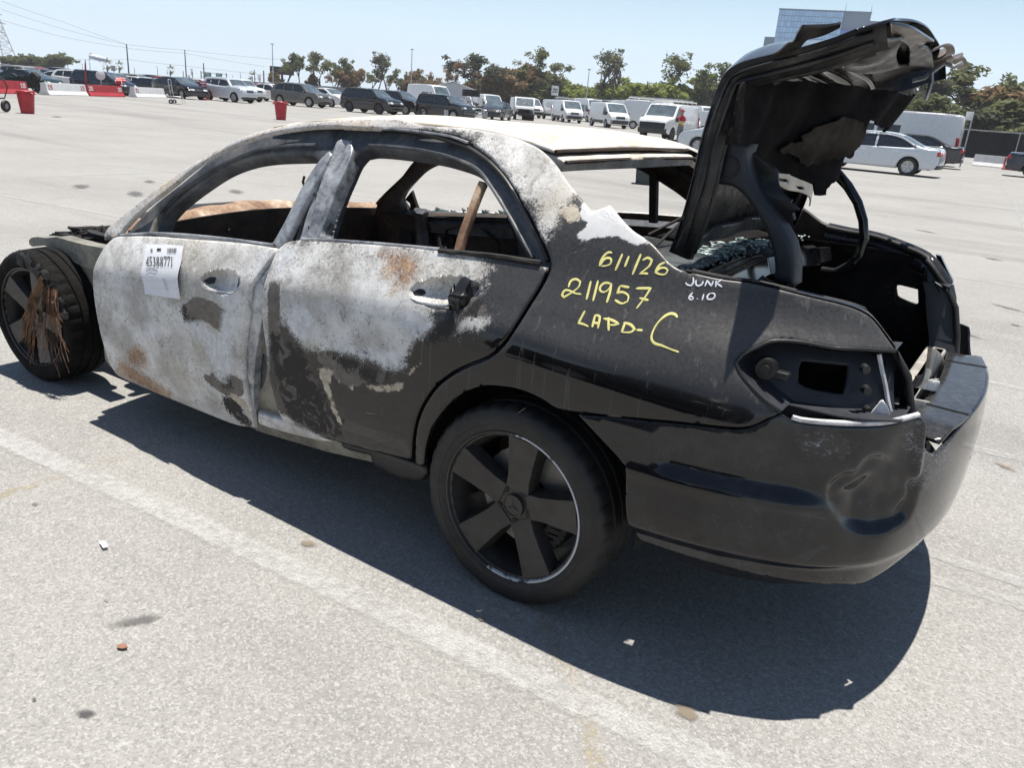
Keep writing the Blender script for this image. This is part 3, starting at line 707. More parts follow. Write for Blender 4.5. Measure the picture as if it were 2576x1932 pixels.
strip('window_frame', [(1.133, 0.943), (1.103, 1.042), (1.076, 1.162), (1.054, 1.239), (1.031, 1.282), (1.007, 1.273), (1.008, 1.219), (1.042, 1.075), (1.071, 0.948)], M_ZINC, 0.010, 0.02, 0.006)
strip('mirror_post', [(1.923, 0.866), (1.92, 0.976), (1.901, 0.981), (1.9, 0.956), (1.896, 0.87)], M_OLIVE, 0.025, 0.02, 0.005)
tag(strip('window_bar', [(0.361, 1.253), (0.335, 1.251), (0.332, 1.163), (0.334, 1.094), (0.331, 1.04), (0.356, 1.036), (0.361, 1.095), (0.357, 1.177)], M_RUSTLIGHT, 0.055, 0.018, 0.004), 'rusty quarter light bar')
# belt trims
seam('belt_trim', [(0.37, 1.046), (0.253, 1.056), (0.152, 1.063), (0.012, 1.067)], 0.008, M_CHAR, 0.0)
seam('belt_trim', [(0.979, 0.989), (0.785, 1.012), (0.592, 1.031), (0.372, 1.05)], 0.006, M_ZINC, 0.004)
seam('belt_trim', [(2.084, 0.839), (1.825, 0.884), (1.447, 0.924), (1.114, 0.949)], 0.006, M_ZINC, 0.006)
# jamb of the front door and the lower pillar seen through the gap
strip('door_jamb', [(1.097, 0.943), (1.073, 0.943), (1.076, 0.88), (1.092, 0.829), (1.091, 0.737), (1.123, 0.623), (1.151, 0.533), (1.177, 0.411), (1.222, 0.24), (1.227, 0.192), (1.233, 0.22), (1.23, 0.319), (1.228, 0.385), (1.23, 0.438), (1.218, 0.534), (1.2, 0.616), (1.182, 0.686), (1.174, 0.752), (1.17, 0.794), (1.144, 0.84), (1.122, 0.886), (1.105, 0.916)], M_ZINC, 0.012, 0.03, 0.004)
strip('lower_pillar', [(1.11, 0.94), (1.044, 0.974), (1.041, 0.883), (1.055, 0.812), (1.071, 0.683), (1.066, 0.575), (1.056, 0.436), (1.039, 0.339), (1.003, 0.3), (1.09, 0.273), (1.255, 0.261), (1.207, 0.426), (1.158, 0.609), (1.129, 0.777)], M_OLIVE, 0.042, 0.02, 0.004,
      holes=[[(1.156, 0.548), (1.129, 0.538), (1.131, 0.474), (1.165, 0.407), (1.215, 0.372), (1.219, 0.404), (1.192, 0.47)]])
# sills
sill_prof = [(0.86, 0.34), (0.885, 0.30), (0.885, 0.245), (0.865, 0.205), (0.80, 0.20), (0.76, 0.26), (0.76, 0.36), (0.82, 0.38)]
for sgn in (1, -1):
    m = MB(); n = len(sill_prof); st = [(2.27, -0.005, 0), (1.7, 0.0, -0.005), (1.2, 0.003, -0.01), (0.85, 0.004, 0.02), (0.45, 0.004, 0.075)]
    for i, (x, dy, dz) in enumerate(st):
        m.v += [(x, sgn * (y + dy - 0.02), z + dz) for y, z in sill_prof]
    for i in range(len(st) - 1):
        for k in range(n):
            a, b = i * n + k, i * n + (k + 1) % n
            m.f.append([a, b, b + n, a + n]); m.m.append(0)
    m.f += [list(range(n)), [(len(st) - 1) * n + k for k in range(n)]]; m.m += [0, 0]
    m.build('sill', [M_OLIVE], HERO, deg=40)
sheet('side_skirt', [M_BLACK], [(0.757, 0.314), (0.635, 0.322), (0.496, 0.33), (0.354, 0.335), (0.35, 0.308), (0.384, 0.264), (0.477, 0.239), (0.603, 0.247), (0.617, 0.288), (0.751, 0.271)], left(0.02), sp=0.02, thick=0.08, er=0.01, parent=HERO)
tag(sheet('side_skirt', [M_BURNT, M_CHAR], [(1.191, 0.293), (1.035, 0.303), (0.844, 0.302), (0.759, 0.299), (0.851, 0.275), (1.052, 0.247), (1.206, 0.236)], left(0.012), sp=0.02, thick=0.05, er=0.008, parent=HERO, attr=masks(ash=0.1)), 'ash grey sill below the doors')

# ---- roof skin, crowned, with the lip that rolled up at its rear edge
ZRL = Curve1([(1.9, 1.20), (1.5, 1.315), (1.3, 1.352), (1.14, 1.376), (0.9, 1.396), (0.65, 1.402), (0.47, 1.402), (0.33, 1.391), (0.165, 1.362), (0.02, 1.335)])
CRN = Curve1([(1.9, 0.07), (1.4, 0.045), (1.0, 0.025), (0.7, 0.015), (0.4, 0.010), (0.165, 0.006), (0.0, 0.004)])
YR = Curve1([(1.9, 0.60), (1.55, 0.605), (1.1, 0.605), (0.7, 0.592), (0.35, 0.57), (0.02, 0.545)])
def roofz(x, y, dz=0.0):
    return ZRL(x) + CRN(x) * (1 - (np.abs(y) / YR(x)) ** 2.2) + dz
def roof_s(a, b): return a, b * YR(a), roofz(a, b * YR(a)) + 0.004 * np.sin(a * 7 + b * 3) * (1 - b * b)
t = NT('burnt_roof')
n1 = t.noise(5.0, 6.0, 0.65, 0.6, vec=t.scaled((0.45, 1.0, 1.0))); n2 = t.noise(30.0, 6.0, 0.7, vec=t.scaled((0.25, 1.0, 1.0)))
c = t.mix(t.step(n1, 0.35, 0.62), (0.48, 0.42, 0.34), (0.72, 0.68, 0.61))
c = t.mix(t.math('MULTIPLY', t.step(n2, 0.52, 0.66), 0.7), c, (0.40, 0.27, 0.17))
c = t.mix(t.math('MULTIPLY', t.step(t.noise(3.0, 4.0), 0.55, 0.75), 0.6), c, (0.30, 0.25, 0.20))
t.set(Base_Color=c, Roughness=0.75); t.bump(n2, 0.2, 0.004)
M_ROOF = t.m
roof = sheet('roof', [M_ROOF, M_RUST], [(1.40, -0.985), (1.46, 0), (1.40, 0.985), (0.17, 0.975), (0.165, 0.6), (0.17, 0.0), (0.165, -0.6), (0.17, -0.975)], roof_s, sp=0.06, thick=0.006, er=0.006, parent=HERO)
def hdr_s(a, b): return a, b * YR(a), roofz(a, b * YR(a)) - 0.022
sheet('roof_header', [M_ROOF, M_RUST], [(0.24, -0.97), (0.24, 0.97), (0.135, 0.965), (0.118, 0.0), (0.135, -0.965)], hdr_s, sp=0.05, thick=0.03, er=0.008, parent=HERO)
sheet('windscreen_header', [M_RUST], [(1.44, -0.97), (1.50, 0), (1.44, 0.97), (1.34, 0.97), (1.38, 0), (1.34, -0.97)], lambda a, b: (a, b * YR(a), roofz(a, b * YR(a)) - 0.02), sp=0.06, thick=0.03, er=0.008, parent=HERO)
for x_, dz in ((0.166, 0.0), (0.126, -0.022)):
    yy = np.linspace(-.54, .54, 24); m = MB(); m.tube([(x_ + 0.002 * math.sin(y * 30), y, float(roofz(np.array([x_]), np.array([y]))[0]) - 0.006 + dz) for y in yy], 0.006, 5); m.build('roof_lip', [M_RUST], HERO, deg=60)
# inner faces of the C-pillars
for sgn in (1, -1):
    sheet('rear_pillar', [M_RUST], [(0.24, 1.345), (0.14, 1.30), (-0.06, 1.17), (-0.24, 1.06), (-0.20, 0.98), (-0.02, 1.0), (0.16, 1.12), (0.34, 1.32)], (lambda s: lambda a, b: (a, s * (yside(a, b) - 0.06), b))(sgn), sp=0.05, thick=0.03, er=0.005, parent=HERO)

# ---- inside: floor, bulkheads, cowl
m = MB(); m.box((1.0, 0, 0.27), (2.4, 1.56, 0.02)); m.box((1.0, 0, 0.33), (2.3, 0.22, 0.13), bev=0.02); m.box((1.15, 0.45, 0.31), (0.1, 0.6, 0.06)); m.box((1.15, -0.45, 0.31), (0.1, 0.6, 0.06))
m.build('floor_pan', [M_RUST], HERO)
m = MB(); m.box((-0.12, 0, 0.58), (0.03, 1.5, 0.62)); m.box((0.02, 0, 0.40), (0.36, 1.4, 0.2), bev=0.03); m.build('seat_bulkhead', [M_RUST], HERO)
m = MB(); m.box((2.26, 0, 0.55), (0.03, 1.52, 0.56)); m.build('firewall', [M_RUST], HERO)
def cowl(a, b): return 2.19 + 0.10 * (1 - b * b) + (a - 0.5) * 0.14, b * 0.80, 0.835 + 0.045 * (1 - np.abs(b)) + 0.035 * np.sin(np.clip(a, 0, 1) * 3.14) + 0.004 * np.sin(b * 23)
sheet('cowl', [M_RUSTLIGHT], [(0, -1), (0, 1), (1, 1), (1, -1)], cowl, sp=0.06, thick=0.012, er=0.0, parent=HERO)
sheet('dash_panel', [M_RUST], [(-0.98, 0.42), (0.98, 0.42), (0.98, 0.85), (0.4, 0.872), (0, 0.88), (-0.4, 0.872), (-0.98, 0.85)], lambda a, b: (2.118 + 0.10 * (1 - a * a) + (0.84 - b) * 0.1 + 0 * a, a * 0.80, b), sp=0.05, thick=0.01, er=0, parent=HERO)
m = MB()
for k in range(16):
    r = random.Random(40 + k); x, y = 2.30 + r.uniform(0, 0.35), r.uniform(-0.45, 0.52)
    m.tube([(x + r.uniform(-.12, .12), y + r.uniform(-.1, .1), 0.77 + r.uniform(0, .05)) for q in range(4)], 0.006 + r.random() * 0.012, 5)
m.box((2.45, 0.1, 0.82), (0.26, 0.5, 0.10), bev=0.03); m.box((2.42, 0.45, 0.80), (0.2, 0.2, 0.12), bev=0.04)
m.build('engine_bay_wreckage', [M_CHAR], HERO, deg=50)
# right door inner faces: frames, ribs, green glass crumbs left in the channel
sheet('door_inner', [M_RUST], [(1.72, 0.36), (1.72, 0.88), (1.10, 0.95), (1.08, 0.36)], right(0.075), [[(1.55, 0.50), (1.55, 0.66), (1.28, 0.68), (1.26, 0.50)]], sp=0.06, thick=0.03, er=0.006, parent=HERO)
sheet('door_inner', [M_RUST], [(2.08, 0.40), (2.08, 0.845), (1.74, 0.875), (1.74, 0.36)], right(0.075), sp=0.06, thick=0.03, er=0.006, parent=HERO)
sheet('mirror_gusset', [M_RUST], [(2.011, 0.839), (1.843, 0.988), (1.83, 0.871), (1.816, 0.833), (2.021, 0.797)], right(0.03), [[(1.92, 0.915), (1.899, 0.93), (1.877, 0.917), (1.882, 0.892), (1.903, 0.884)]], sp=0.03, thick=0.02, er=0.002, parent=HERO)
t = NT('green_glass_crumbs')
t.set(Base_Color=t.mix(t.step(t.noise(30.0, 4.0), 0.4, 0.6), (0.17, 0.24, 0.22), (0.50, 0.57, 0.54)), Roughness=0.55)
M_CRUMB = t.m
m = MB(); rr = random.Random(8)
for k in range(60):
    x = rr.uniform(1.12, 1.74); z = 0.955 - (x - 1.1) * 0.11 + rr.uniform(-0.03, 0.01)
    y = -(float(yside(x, z)[0]) - 0.05) + rr.uniform(-.004, .004); s = rr.uniform(0.012, 0.034)
    m.add([(x - s, y, z), (x + s, y, z + rr.uniform(0, .012)), (x + s * rr.uniform(0, 1), y + .002, z - s), (x, y + 0.004, z - s * .3)], [(0, 1, 3), (1, 2, 3), (2, 0, 3), (0, 2, 1)])
tag(m.build('glass_remains', [M_CRUMB], HERO), kind='stuff')
for nm, pts, hol, o_, th in (('door_beam', [(1.74, 0.78), (1.74, 0.84), (1.10, 0.90), (1.10, 0.83)], (), 0.10, 0.03), ('door_beam', [(1.70, 0.56), (1.70, 0.61), (1.12, 0.69), (1.12, 0.63)], (), 0.105, 0.02), ('pillar_foot', [(1.10, 0.35), (1.16, 0.95), (1.00, 0.97), (0.96, 0.35)], [[(1.07, 0.62), (1.07, 0.70), (1.02, 0.70), (1.02, 0.62)]], 0.09, 0.05), ('pillar_foot', [(1.86, 0.36), (1.80, 0.90), (1.72, 0.90), (1.74, 0.36)], (), 0.095, 0.05), ('door_inner', [(0.92, 0.40), (0.96, 0.96), (0.10, 1.03), (0.30, 0.62), (0.44, 0.42)], [[(0.80, 0.6), (0.80, 0.78), (0.5, 0.8), (0.52, 0.62)]], 0.075, 0.03)):
    sheet(nm, [M_STEEL if nm != 'door_inner' else M_RUST], pts, right(o_), hol, sp=0.06, thick=th, er=0.008, parent=HERO)
for x, z, r_ in ((1.92, 0.70, 0.05), (1.60, 0.74, 0.03), (1.22, 0.58, 0.04)):
    y = -(float(yside(x, z)[0]) - 0.115); m = MB(); m.cyl((x, y, z), (x, y + 0.012, z), r_, r_, 20); m.build('door_hole', [M_CHAR], HERO, deg=40)  # solid dark discs paint the shade of round holes in the inner door
m = MB(); m.tube([(1.70, -0.78, 0.55), (1.60, -0.77, 0.80), (1.40, -0.77, 0.86), (1.25, -0.77, 0.78), (1.22, -0.77, 0.60)], 0.008, 6); m.build('door_cable', [M_CHAR], HERO, deg=60)
# wires wound round the pillar
m = MB(); m.tube([(1.074, 0.735, 1.189), (1.082, 0.735, 1.168), (1.071, 0.735, 1.149), (1.035, 0.735, 1.136), (1.006, 0.735, 1.127), (0.988, 0.735, 1.112), (0.977, 0.735, 1.101)], 0.005, 5); m.build('wire', [M_CHAR], HERO, deg=60)
m = MB(); m.tube([(0.93, 0.74, 1.107), (0.958, 0.74, 1.101), (0.986, 0.74, 1.105), (0.972, 0.74, 1.087), (0.944, 0.74, 1.061), (0.923, 0.74, 1.003), (0.916, 0.74, 0.984)], 0.005, 5); m.build('wire', [M_CHAR], HERO, deg=60)
m = MB(); m.tube([(0.983, 0.74, 1.105), (0.958, 0.74, 1.069), (0.962, 0.74, 1.028), (0.93, 0.74, 1.002), (0.912, 0.74, 0.985)], 0.004, 5); m.build('wire', [M_CHAR], HERO, deg=60)
m = MB(); m.tube([(0.405, 0.8, 1.079), (0.399, 0.8, 1.058), (0.383, 0.8, 1.04), (0.375, 0.8, 1.052)], 0.005, 5); m.build('wire', [M_CHAR], HERO, deg=60)


# ---- nose: apron beams, wheel housings (wings, bonnet and front bumper are gone)
AP_POLY = [(3.125, 0.649), (3.09, 0.667), (3.036, 0.678), (2.947, 0.686), (2.852, 0.706), (2.755, 0.705), (2.613, 0.706), (2.449, 0.714), (2.342, 0.724), (2.359, 0.621), (2.551, 0.595), (2.635, 0.594), (2.723, 0.605), (2.792, 0.62), (2.85, 0.627), (2.907, 0.637), (2.946, 0.644), (2.982, 0.644), (3.079, 0.626), (3.097, 0.619), (3.127, 0.627)]
for sgn in (1, -1):
    m = MB(); m.prism(AP_POLY, sgn * 0.645, sgn * 0.72)
    m.build('apron', [M_OLIVE], HERO, deg=35)
    m = MB(); m.prism([(2.761, 0.597), (2.672, 0.585), (2.588, 0.586), (2.485, 0.597), (2.514, 0.434), (2.605, 0.467), (2.682, 0.533)], sgn * 0.62, sgn * 0.70)
    m.build('wheel_housing', [M_OLIVE], HERO, deg=35)
    m = MB(); m.box((2.78, sgn * 0.50, 0.42), (0.9, 0.05, 0.44), bev=0.02); m.box((2.36, sgn * 0.50, 0.45), (0.05, 0.24, 0.55), bev=0.02); m.cyl((2.86, sgn * .5, .45), (2.84, sgn * .46, .70), .09, .1, 14)
    m.build('wheel_housing', [M_CHAR], HERO, deg=40)
m = MB(); m.prism([(3.188, 0.655), (3.102, 0.673), (2.982, 0.682), (2.866, 0.687), (2.806, 0.692), (2.824, 0.673), (2.935, 0.664), (3.069, 0.656), (3.192, 0.639)], 0.56, 0.585); m.build('apron_bracket', [M_CHAR], HERO, deg=35)
m = MB(); rr = random.Random(5)
bm_pts = [(3.253, 0.45, 0.635), (3.182, 0.45, 0.664), (3.109, 0.45, 0.691), (3.017, 0.45, 0.714), (2.938, 0.45, 0.732), (2.898, 0.45, 0.731), (2.953, 0.45, 0.701), (2.938, 0.45, 0.672), (3.005, 0.45, 0.639), (3.083, 0.45, 0.636), (3.174, 0.45, 0.628)]
for k in range(80):
    a, b = rr.choice(bm_pts), rr.choice(bm_pts); q = rr.random(); c0 = [a[i] * (1 - q) + b[i] * q for i in range(3)]
    m.tube([(c0[0] + rr.uniform(-.05, .05), c0[1] + rr.uniform(-.14, .14), c0[2] - 0.012 + rr.uniform(-.03, .006)) for j in range(4)], 0.003 + rr.random() * 0.005, 5)
m.box((sum(p[0] for p in bm_pts) / len(bm_pts), 0.42, sum(p[2] for p in bm_pts) / len(bm_pts) - 0.04), (0.22, 0.3, 0.06), bev=0.025)
m.build('burnt_loom', [M_CHAR], HERO, deg=50)
m = MB(); m.box((2.75, 0.0, 0.42), (0.7, 0.7, 0.3), bev=0.06); m.box((3.1, 0, 0.35), (0.12, 1.2, 0.14), bev=0.03); m.build('engine_block', [M_CHAR], HERO, deg=40)
# ================================================================= wheels
M_RIM = plain('matt_black_alloy', (0.024, 0.0225, 0.021), 0.42, vary=0.35, scale=16)
t = NT('kerbed_alloy_lip')
sc = t.step(t.math('ADD', t.noise(9.0, 5.0, 0.7), t.math('MULTIPLY', t.sep(t.co(), 0), -0.75)), 0.50, 0.56)
t.set(Base_Color=t.mix(sc, (0.03, 0.029, 0.028), (0.55, 0.56, 0.58)), Roughness=0.45)
M_LIP = t.m
M_DISC = plain('brake_steel', (0.34, 0.32, 0.29), 0.5, metal=0.3, vary=0.3)

M_TYREB = plain('burnt_black_rubber', (0.007, 0.0065, 0.006), 0.85, vary=0.5, scale=11, bump=0.5, spec=0.2)
def tyre_mb(flat=0.0, burnt=False):
    m = MB(); n = 144
    prof = [(0.236, -0.10), (0.262, -0.119), (0.292, -0.121), (0.314, -0.112), (0.3265, -0.090), (0.3275, -0.056), (0.320, -0.054), (0.320, -0.046), (0.3275, -0.044), (0.3275, -0.006), (0.320, -0.004), (0.320, 0.004), (0.3275, 0.006),
            (0.3275, 0.044), (0.320, 0.046), (0.320, 0.054), (0.3275, 0.056), (0.3265, 0.088), (0.321, 0.102), (0.312, 0.111), (0.306, 0.1135), (0.304, 0.1145), (0.292, 0.120), (0.270, 0.1195), (0.268, 0.1175), (0.262, 0.118), (0.250, 0.111), (0.243, 0.106), (0.236, 0.100)]
    k = len(prof)
    for i in range(n):
        t = 2 * math.pi * i / n
        for r, h in prof:
            if 0.05 < abs(h) < 0.106 and i % 4 == 0: r -= 0.006
            if burnt:
                r *= 1 + 0.006 * math.sin(5 * t) + 0.004 * math.sin(11 * t + h * 30)
                h *= 1.0 + 0.06 * math.sin(3 * t + 1)
            x, z = r * math.cos(t), r * math.sin(t)
            if z < -0.318: z = -0.318 - (z + 0.318) * -0.15; h *= 1.03
            m.v.append((x, h, z))
    for i in range(n):
        for j in range(k):
            a, b = i * k + j, i * k + (j + 1) % k
            c, d = ((i + 1) % n) * k + (j + 1) % k, ((i + 1) % n) * k + j
            m.f.append([a, b, c, d]); m.m.append(0)
    return m

def wheel(loc, side, phase, steer=0.0, burnt=False):
    w = empty('wheel', loc); w.parent = HERO
    w.rotation_euler = (0, 0, (0 if side > 0 else math.pi) + steer)
    tyre_mb(burnt=burnt).build('tyre', [M_TYREB if burnt else M_RUBBER], w, deg=38)
    m = MB()
    m.lathe([(0.238, 0.101), (0.231, 0.098), (0.226, 0.080), (0.217, 0.062), (0.212, 0.0), (0.214, -0.09), (0.236, -0.10), (0.240, -0.09), (0.222, -0.07), (0.220, 0.0), (0.226, 0.058), (0.236, 0.085)], 72, close=True)
    m.cyl((0, 0.02, 0), (0, 0.080, 0), 0.078, 0.070, 40)
    m.build('rim', [M_RIM], w, deg=30)
    m = MB(); m.lathe([(0.2465, 0.106), (0.2455, 0.111), (0.241, 0.1115), (0.2375, 0.106), (0.238, 0.100), (0.244, 0.100)], 96, close=True)
    m.build('rim_lip', [M_RIM if burnt else M_LIP], w, deg=50)
    for k in range(5):
        a = phase + k * 2 * math.pi / 5
        M = Matrix.Rotation(-a, 4, 'Y')              # x' tangent, z' radial
        m = MB()
        top = [(-0.044, 0.050), (-0.041, 0.095), (-0.046, 0.150), (-0.057, 0.231), (0.057, 0.231), (0.046, 0.150), (0.041, 0.095), (0.044, 0.050)]
        bot = [(x * 1.22, z) for x, z in top]
        hh = lambda z: 0.083 + (z - 0.05) / 0.18 * 0.020
        v = [(x * 0.93, hh(z), z) for x, z in top] + [(x, hh(z) - 0.006, z) for x, z in top] + [(x, hh(z) - 0.042, z) for x, z in bot]
        n = len(top)
        f = [tuple(range(n))] + [(i, i + n, (i + 1) % n + n, (i + 1) % n) for i in range(n)] + [(i + n, i + 2 * n, (i + 1) % n + 2 * n, (i + 1) % n + n) for i in range(n)] + [tuple(range(2 * n, 3 * n))[::-1]]
        m.add(v, f, 0, M)
        m.build('spoke', [M_RIM], w, deg=25)
        # black disc painting the shade of a lug hole between the spokes, small hole on the spoke root
        b = a + math.pi / 5
        m = MB(); m.cyl((math.sin(b) * .060, 0.074, math.cos(b) * .060), (math.sin(b) * .060, 0.0835, math.cos(b) * .060), 0.0165, 0.0150, 18)
        m.build('lug_hole', [M_CHAR], w, deg=40)
    m = MB(); m.cyl((0, 0.07, 0), (0, 0.090, 0), 0.0375, 0.0355, 36); m.lathe([(0.036, 0.088), (0.036, 0.0925), (0.0325, 0.0925), (0.0325, 0.088)], 40, close=True)
    for k in range(3):
        a = k * 2 * math.pi / 3 + 0.06
        p = lambda r, d: (math.sin(a + d) * r, math.cos(a + d) * r)
        m.add([(0, 0.0945, 0)] + [(x, 0.0895, z) for x, z in (p(0.007, -1.05), p(0.0325, 0), p(0.007, 1.05))], [(0, 1, 2), (0, 2, 3)])
    m.build('hub_cap', [M_RIM], w, deg=30)
    m = MB(); m.lathe([(0.165, 0.012), (0.165, -0.012), (0.08, -0.012), (0.08, 0.012)], 48, close=True); m.build('brake_disc', [M_CHAR if burnt else M_DISC], w, deg=40)
    m = MB()
    for q in range(7):
        a = math.radians(78 + q * 9); m.box((math.sin(a) * .145 * -1, 0.0, math.cos(a) * .145), (0.07, 0.10, 0.05), bev=0.012)
    m.build('brake_caliper', [M_CHAR], w, deg=40)
    return w
w_rl = wheel((0.0, 0.797, 0.3225), 1, math.radians(6.5))
w_rr = wheel((0.0, -0.797, 0.3225), -1, 0.4)
w_fl = wheel((2.874, 0.770, 0.3225), 1, math.radians(-52), steer=math.radians(4), burnt=True)
w_fr = wheel((2.874, -0.770, 0.3225), -1, 0.9, steer=math.radians(4), burnt=True)
# strands of the burst tyre's steel belt, hanging over the rim
t = NT('rusty_wire'); t.set(Base_Color=t.mix(t.step(t.noise(14.0, 4.0), 0.4, 0.6), (0.09, 0.05, 0.03), (0.24, 0.135, 0.075)), Roughness=0.7); M_WIRE = t.m
m = MB(); rr = random.Random(12)
for (cx, cz, n, ln, lean, sp) in ((-0.17, 0.215, 44, 0.42, 0.15, 0.012), (-0.275, 0.16, 30, 0.15, -0.01, 0.016), (-0.25, 0.17, 14, 0.40, -0.02, 0.035), (-0.20, 0.18, 12, 0.36, 0.06, 0.03)):
    for k in range(n):
        x, z = cx + rr.gauss(0, sp * .5), cz + rr.gauss(0, 0.02); L = ln * rr.uniform(0.55, 1.05); e = rr.gauss(0, sp)
        pts = []
        for j in range(5):
            q = j / 4
            pts.append((x + lean * q + e * q * 1.5 + rr.gauss(0, .003), 0.122 + 0.03 * math.sin(q * 2.2) + rr.gauss(0, .008) * q + 0.012, z - L * q))
        m.tube(pts, 0.0014, 3)
tag(m.build('tyre_wires', [M_WIRE], w_fl), kind='stuff')
m = MB(); rr = random.Random(2); N_ = 46
for i in range(N_):
    a = -0.1 + 1.5 * i / (N_ - 1); w_ = 0.030 + 0.022 * math.sin(i * .9) + rr.uniform(-.012, .012); r0 = 0.285 + 0.02 * math.sin(i * .35)
    for r, y in ((r0 - w_, 0.110), (r0 - w_ * .4, 0.124 + rr.uniform(-.004, .005)), (r0 + w_ * .3, 0.126 + rr.uniform(-.004, .005)), (min(.334, r0 + w_), 0.116)): m.v.append((-math.sin(a) * r, y, math.cos(a) * r))
for i in range(N_ - 1):
    for k in range(3): q = i * 4 + k; m.f.append([q, q + 1, q + 5, q + 4]); m.m.append(0)
(lambda o: o)(m.build('torn_tread', [metal_mix('grey_burnt_rubber', [(0.3, (0.008, 0.008, 0.008)), (0.5, (0.028, 0.028, 0.029)), (0.64, (0.085, 0.085, 0.085)), (0.78, (0.18, 0.175, 0.17))], 0.85, 12.0)], w_fl, smooth=True))
# wheel arches inside
for sx, sgn in ((0.0, 1), (0.0, -1)):
    m = MB(); n = 22
    pr = [(0.405, 0.872), (0.425, 0.52), (0.10, 0.50)]
    for i in range(n + 1):
        a = math.radians(-2 + 184 * i / n)
        for r, y in pr: m.v.append((sx + r * math.cos(a), sgn * y, 0.335 + r * math.sin(a) * (0.98 if y > .6 else 1)))
    for i in range(n):
        for k in range(2):
            a = i * 3 + k; m.f.append([a, a + 1, a + 4, a + 3]); m.m.append(0)
    m.build('arch_liner', [M_CHAR], HERO, smooth=True)
    m = MB(); m.cyl((0, 0, .32), (0, sgn * .70, .32), .05, .04, 12); m.box((0.1, sgn * .45, .33), (.5, .5, .10), bev=.04); m.build('rear_axle', [M_CHAR], HERO, deg=40)

# ================================================================= tail: bumper, lamp recess, boot
BUMP_TOP = [(-0.08, 0.703), (-0.08, 0.705), (0.048, 0.729), (0.201, 0.752), (0.326, 0.767), (0.36, 0.774), (0.382, 0.786), (0.406, 0.804), (0.433, 0.825)] + [(0.446, 0.822), (0.466, 0.813), (0.487, 0.81), (0.511, 0.81), (0.608, 0.813), (0.657, 0.814), (0.706, 0.816), (0.774, 0.824), (0.825, 0.827)]
_e = BUMP_TOP[-1]
BUMP_L = BUMP_TOP + [(_e[0] + 0.016, _e[1] - 0.02), (_e[0] + 0.022, 0.775), (_e[0] + 0.05, 0.735), (_e[0] + 0.10, 0.715), (_e[0] + 0.16, 0.730), (1.08, 0.752), (1.20, 0.765), (BLEN / 2, 0.768)]
BUMP_POLY = BUMP_L + [(BLEN - s, z) for s, z in BUMP_L[-2::-1]] + [(BLEN - 0.08, 0.60), (BLEN - 0.11, 0.43), (BLEN - 0.13, 0.378), (BLEN / 2, 0.385), (1.02, 0.378), (0.86, 0.350), (0.79, 0.340), (0.68, 0.352), (0.40, 0.368), (0.13, 0.378), (0.095, 0.44), (0.075, 0.60)]
DENT_B = [(0.643, 0.698), (0.661, 0.727), (0.69, 0.742), (0.731, 0.734), (0.776, 0.715), (0.817, 0.685), (0.86, 0.646), (0.868, 0.605), (0.869, 0.576), (0.856, 0.542), (0.809, 0.527), (0.741, 0.519), (0.656, 0.539), (0.614, 0.574), (0.585, 0.608), (0.577, 0.648), (0.595, 0.68), (0.623, 0.7)]
DENT_C = [(0.72, 0.683), (0.69, 0.595), (0.794, 0.634), (0.653, 0.665), (0.768, 0.589), (0.857, 0.647)]
def dent(s, z):
    sm = lambda v, w: np.clip(v / w, 0, 1) ** 2 * (3 - 2 * np.clip(v / w, 0, 1))
    d = sdf(s, z, [DENT_B], 0.02); g = lambda k, a, b, ang=0.0: gauss(s, z, DENT_C[k][0], DENT_C[k][1], a, b, ang)
    h = waves(s, z, 0.0009, 4, 4)
    h -= 0.026 * sm(d + 0.006, 0.028) + 0.016 * sm(d - 0.03, 0.08)
    h += 0.012 * np.exp(-((s - 0.838) / 0.016) ** 2) * np.clip((z - 0.56) / 0.05, 0, 1) - 0.014 * gauss(s, z, 0.775, 0.735, 0.05, 0.07)
    h += 0.004 * g(0, 0.10, 0.03, -0.25) + 0.008 * g(2, 0.03, 0.07, 0.3) - 0.014 * g(1, 0.04, 0.09, 0.1) + 0.007 * g(3, 0.07, 0.018, 0.5) - 0.008 * g(4, 0.035, 0.07, -0.2)
    h -= 0.012 * g(5, 0.02, 0.02)
    hol = np.clip((s - 0.14) / 0.05, 0, 1) * np.clip((0.60 - s) / 0.10, 0, 1)
    h -= 0.020 * np.exp(-(np.clip(z - 0.64, 0, 9) / 0.07) ** 2 - (np.clip(0.64 - z, 0, 9) / 0.022) ** 2) * hol
    h += 0.007 * np.exp(-((z - 0.592) / 0.016) ** 2) * np.clip((0.66 - s) / 0.1, 0, 1)
    h -= 0.012 * np.clip((0.425 - z) / 0.018, 0, 1)
    return h
t = NT('scraped_bumper_lacquer')
sf_ = t.step(t.math('ADD', t.attr('scuff'), t.math('MULTIPLY', t.math('SUBTRACT', t.noise(18.0, 6.0, 0.7), 0.5), 0.08)), -0.02, 0.05)
sc_ = t.math('MULTIPLY', sf_, t.math('ADD', t.math('MULTIPLY', t.step(t.noise(26.0, 7.0, 0.8, 3.0, vec=t.scaled((1.0, 1.0, 2.2))), 0.53, 0.60), 0.75), 0.06))
sp_ = t.math('MULTIPLY', t.math('MULTIPLY', t.step(t.voro(75.0), 0.09, 0.04), t.step(t.noise(6.0, 3.0), 0.45, 0.6)), 0.35)
fl_ = t.math('MULTIPLY', t.step(t.noise(3.0, 6.0, 0.7), 0.40, 0.75), 0.06)
dd_ = t.math('ADD', sc_, t.math('ADD', sp_, fl_), clamp=True)
t.set(Base_Color=t.mix(dd_, (0.006, 0.006, 0.0075), (0.52, 0.53, 0.55)), Roughness=t.math('ADD', 0.035, t.math('MULTIPLY', dd_, 1.1), clamp=True))
M_BUMP = t.m
